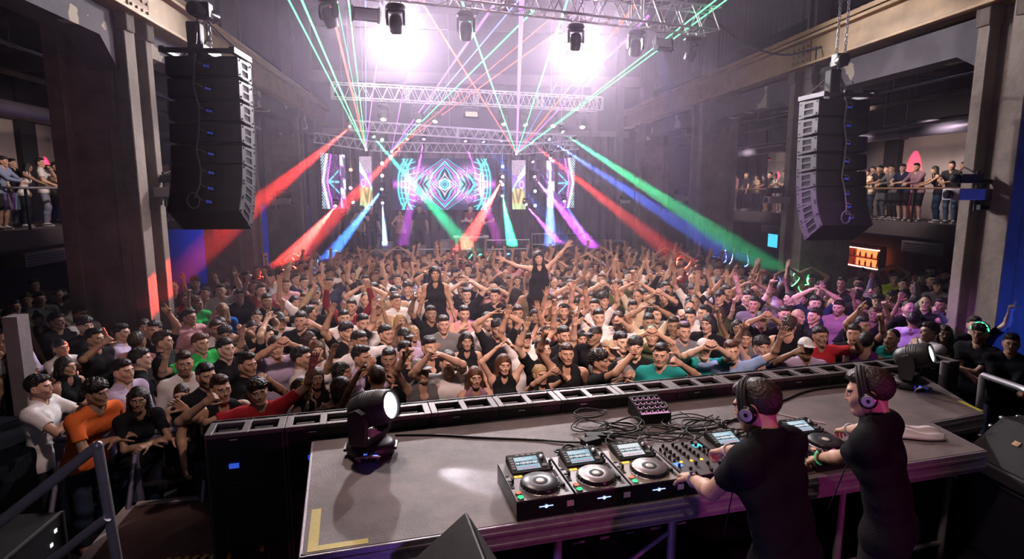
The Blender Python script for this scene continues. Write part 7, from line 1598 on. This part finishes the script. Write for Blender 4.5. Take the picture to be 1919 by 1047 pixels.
for px, py, sd, sex, sh, sc_, hr, pose, yaw, lg, lc, lab in GAL:
    e = 1 if sd > 0 else -1; s = (.94 if sex == 'f' else 1.0); X = (13.55 if e > 0 else -9.75)+e*(.62+(abs(sd)-1)*1.05)
    hp = at_x(px, py, X); f = R(-90)*e+R(yaw)
    o = person(2.5, f, sex, pose, sh, (.22, .27, .42) if sc_ == 'blue' else sc_, hr, 'black', lab, 'people on the galleries', s, False, lg, lc, None, (.70, .66, .64) if abs(sd) == 1 else (.03, .03, .03), turn_to_head=hp)
hp = at_x(312, 330, -8.4); m = MB(); m.b2((-9.6, hp.y-.9, 2.3), (-7.4, hp.y+.9, 2.5)); struct(m.build('gallery_left_landing', MATS['gallery slab left']))
s = 1.0; o = person(2.5, R(60), 'm', 'cross', 'tee', 'pink', 'buzz', 'black', 'lone man on the left gallery seen just right of the bright column', 'people on the galleries', s, turn_to_head=hp)
# crew and DJs on the far stage
for px, py, y, sex, sh, sc_, hr, pose, yaw, lab in ((654, 458, 21.2, 'm', 'tee', 'black', 'buzz', 'idle', 0, 'bald headed man in black at the left end of the far stage'), (680, 457, 21.0, 'm', 'long', 'cream', 'short', 'chin', 0, 'man in cream jacket left of the left light tree, far stage'), (697, 464, 21.0, 'm', 'tee', 'black', 'short', 'idle', 30, 'man in black bending beside the tall pale cabinet, far stage'), (752, 463, 20.9, 'f', 'tank', 'pink', 'bob', 'up1', 0, 'woman in pink top raising an arm on the far stage'), (787, 452, 21.6, 'm', 'tee', 'black', 'short', 'idle', 0, 'man in black behind the small pale box on the far stage'), (882, 440, 21.5, 'm', 'tee', 'maroon', 'quiff', 'cross', -30, 'far DJ in maroon tee behind the pale table'), (918, 447, 21.4, 'm', 'tee', 'black', 'short', 'rail', -30, 'far DJ in black leaning right of the pale table')):
    hp = at_y(px, py, y); z0 = 1.15; sc2 = 1.0 if sex == 'm' else .93
    o = person(z0, R(yaw), sex, pose, sh, sc_, hr, 'black', lab, 'people on the far stage', sc2, turn_to_head=hp)

# ------------------------------------------------------------------ the two DJs, from behind
def dj(head, face, lw, rw, lean, turn, nod, label, lh, rh, lpole, rpole, twist=0, sc=1.05):
    """head: world place of the head; lw, rw: world places of the wrists"""
    rz = -face; T = lambda w, o: rotz(rz)@(np.array(w)-np.array(o))/sc
    pose = dict(L=((.3, -.3, 1.1), (1, 0, -1), lh, (0, .2, -1)), R=((-.3, -.3, 1.1), (-1, 0, -1), rh, (0, .2, -1)), lean=lean, turn=turn, nod=nod, twist=twist, stance=.16)
    P = Person('m', pose, 1.0); sc = (head[2]-.86)/P.head_o[2]; h = rotz(face)@P.head_o*sc; o_ = np.array([head[0]-h[0], head[1]-h[1], .86])
    pose['L'] = (T(lw, o_), lpole, lh, (0, .25, -1)); pose['R'] = (T(rw, o_), rpole, rh, (0, .25, -1)); P = Person('m', pose, 1.0)
    b, col = P.body(.0075, .0032, .0026); o = bpy.data.objects.new('person', to_mesh('dj body', b, col)); COL.objects.link(o); o.data.materials.append(SKINM); o.color = (.56, .34, .25, .35); o.location = o_; o.rotation_euler = (0, 0, face); o.scale = (sc,)*3
    tag(o, label, 'person')
    def child(name, vtq, mt, c, M=None):
        q = bpy.data.objects.new(name, to_mesh(name, vtq)); q.data.materials.append(mt); COL.objects.link(q); q.parent = o; q.color = (*c, 1)
        if M is not None: q.matrix_local = M
        return q
    child('shirt', P.shirt('tee', .0065, .87, .021, slv=.52, hip=.122), CLOTHM, (.010, .010, .013)); child('trousers', P.trousers('long', .01), JEANM, (.012, .012, .016)); child('shoes', P.shoes(), SHOEM, (.02, .02, .02))
    hm = P.head_matrix(); child('hair', hair('fade', False, .0035, rough=.0012), HAIRM, (.030, .017, .012), hm)
    hp = MB(); A = np.linspace(0, math.pi, 25)
    hp.tube([(.104*math.cos(a), -.018, .012+.128*math.sin(a)) for a in A], .011, 8); hp.tube([(.106*math.cos(a), -.034, .012+.126*math.sin(a)) for a in A], .008, 8); hp.tube([(.106*math.cos(a), -.004, .012+.126*math.sin(a)) for a in A], .008, 8)
    b_ = hp.build('headphones', BLACKM, o); b_.matrix_local = hm
    for e in (-1, 1):
        q = MB(); q.lathe([(0, -.0), (.036, -.0), (.043, .008), (.043, .026), (.036, .036), (.02, .040), (0, .041)], 28, M=Matrix.Translation((e*.080, -.005, -.004)) @ Matrix.Rotation(e*R(90), 4, 'Y')); c = q.build('ear_cup', BLACKG, b_)
        q = MB(); q.lathe([(.020, .0405), (.026, .0415), (.030, .0385)], 24, M=Matrix.Translation((e*.080, -.005, -.004)) @ Matrix.Rotation(e*R(90), 4, 'Y')); q.build('trim_ring', STEEL, b_)
    q = MB(); s0 = P.head_o+P.Rh@np.array([.11, -.0, -.05]); s1 = P.C((.12, -.14, .25)); s2 = P.C((.10, -.26, .02)); q.tube([Vector(s0), Vector(s0)*.6+Vector(s1)*.4+Vector((.02, 0, -.05)), Vector(s1), Vector(s2)], .003, 6); q.build('headphone_lead', RUBBER, o)
    return o, P
def wrist_band(o, P, i, back, kind, mt, r=.036):
    wr, M = P.wr[i]; T = Matrix([[*M[j], wr[j]] for j in range(3)]+[[0, 0, 0, 1]]) @ Matrix.Translation((-back, 0, 0)) @ Matrix.Rotation(R(90), 4, 'Y')
    m = MB(); m.tube([(r*math.cos(a), r*.92*math.sin(a), 0) for a in np.linspace(0, 2*math.pi, 25)[:-1]], .0075 if kind == 'wristwatch' else .0055, 8, M=T, closed=True); b = m.build(kind, mt, o)
    if kind == 'wristwatch':
        F_ = T @ Matrix.Rotation(R(90), 4, 'Y') @ Matrix.Translation((0, 0, .0)); q = MB(); n = Matrix([[*M[j], wr[j]] for j in range(3)]+[[0, 0, 0, 1]]) @ Matrix.Translation((-back, 0, -r))
        q.lathe([(.021, -.009), (.022, -.002), (.020, .004)], 24, M=n); c = q.build('watch_case', CHROME, b); q = MB(); q.lathe([(.018, -.0095), (0, -.0098)], 24, M=n); q.build('watch_dial', plain('dark dial', (.03, .03, .04), .2) if 'dark dial' not in MATS else MATS['dark dial'], c)
    return b
f1 = math.atan2(-.44, -.90)
o1, P1 = dj(at_z(1418, 764, 2.45), f1, at_z(1297, 896, 1.965), at_z(1354, 845, 1.985), .30, .20, .22, 'left DJ in black T-shirt and headphones, back to us, hands on the mixer', 'relaxed', 'pinch', (1, .9, -.9), (-1, .5, -1), .05)
f2 = math.atan2(-.62, -.78)
o2, P2 = dj(at_z(1628, 738, 2.44), f2, at_z(1536, 858, 1.95), at_z(1582, 806, 1.98), .24, .25, .16, 'right DJ in black T-shirt and headphones, in profile, reaching over a player', 'relaxed', 'relaxed', (.8, .9, -1), (-1, .4, -1), .0)
wrist_band(o1, P1, 0, .035, 'wristwatch', STEEL); wrist_band(o2, P2, 0, .035, 'wristwatch', plain('leather strap', (.10, .05, .03), .5)); wrist_band(o2, P2, 0, .0, 'bracelet', plain('faintly glowing green band', (.05, .5, .2), .5, emit=(.05, .8, .3), es=.3)); wrist_band(o2, P2, 1, .03, 'bracelet', plain('blue white band', (.45, .55, .75), .5)); wrist_band(o1, P1, 1, .03, 'bracelet', plain('white band', (.7, .68, .7), .5))  # green bracelet is given a faint glow of its own
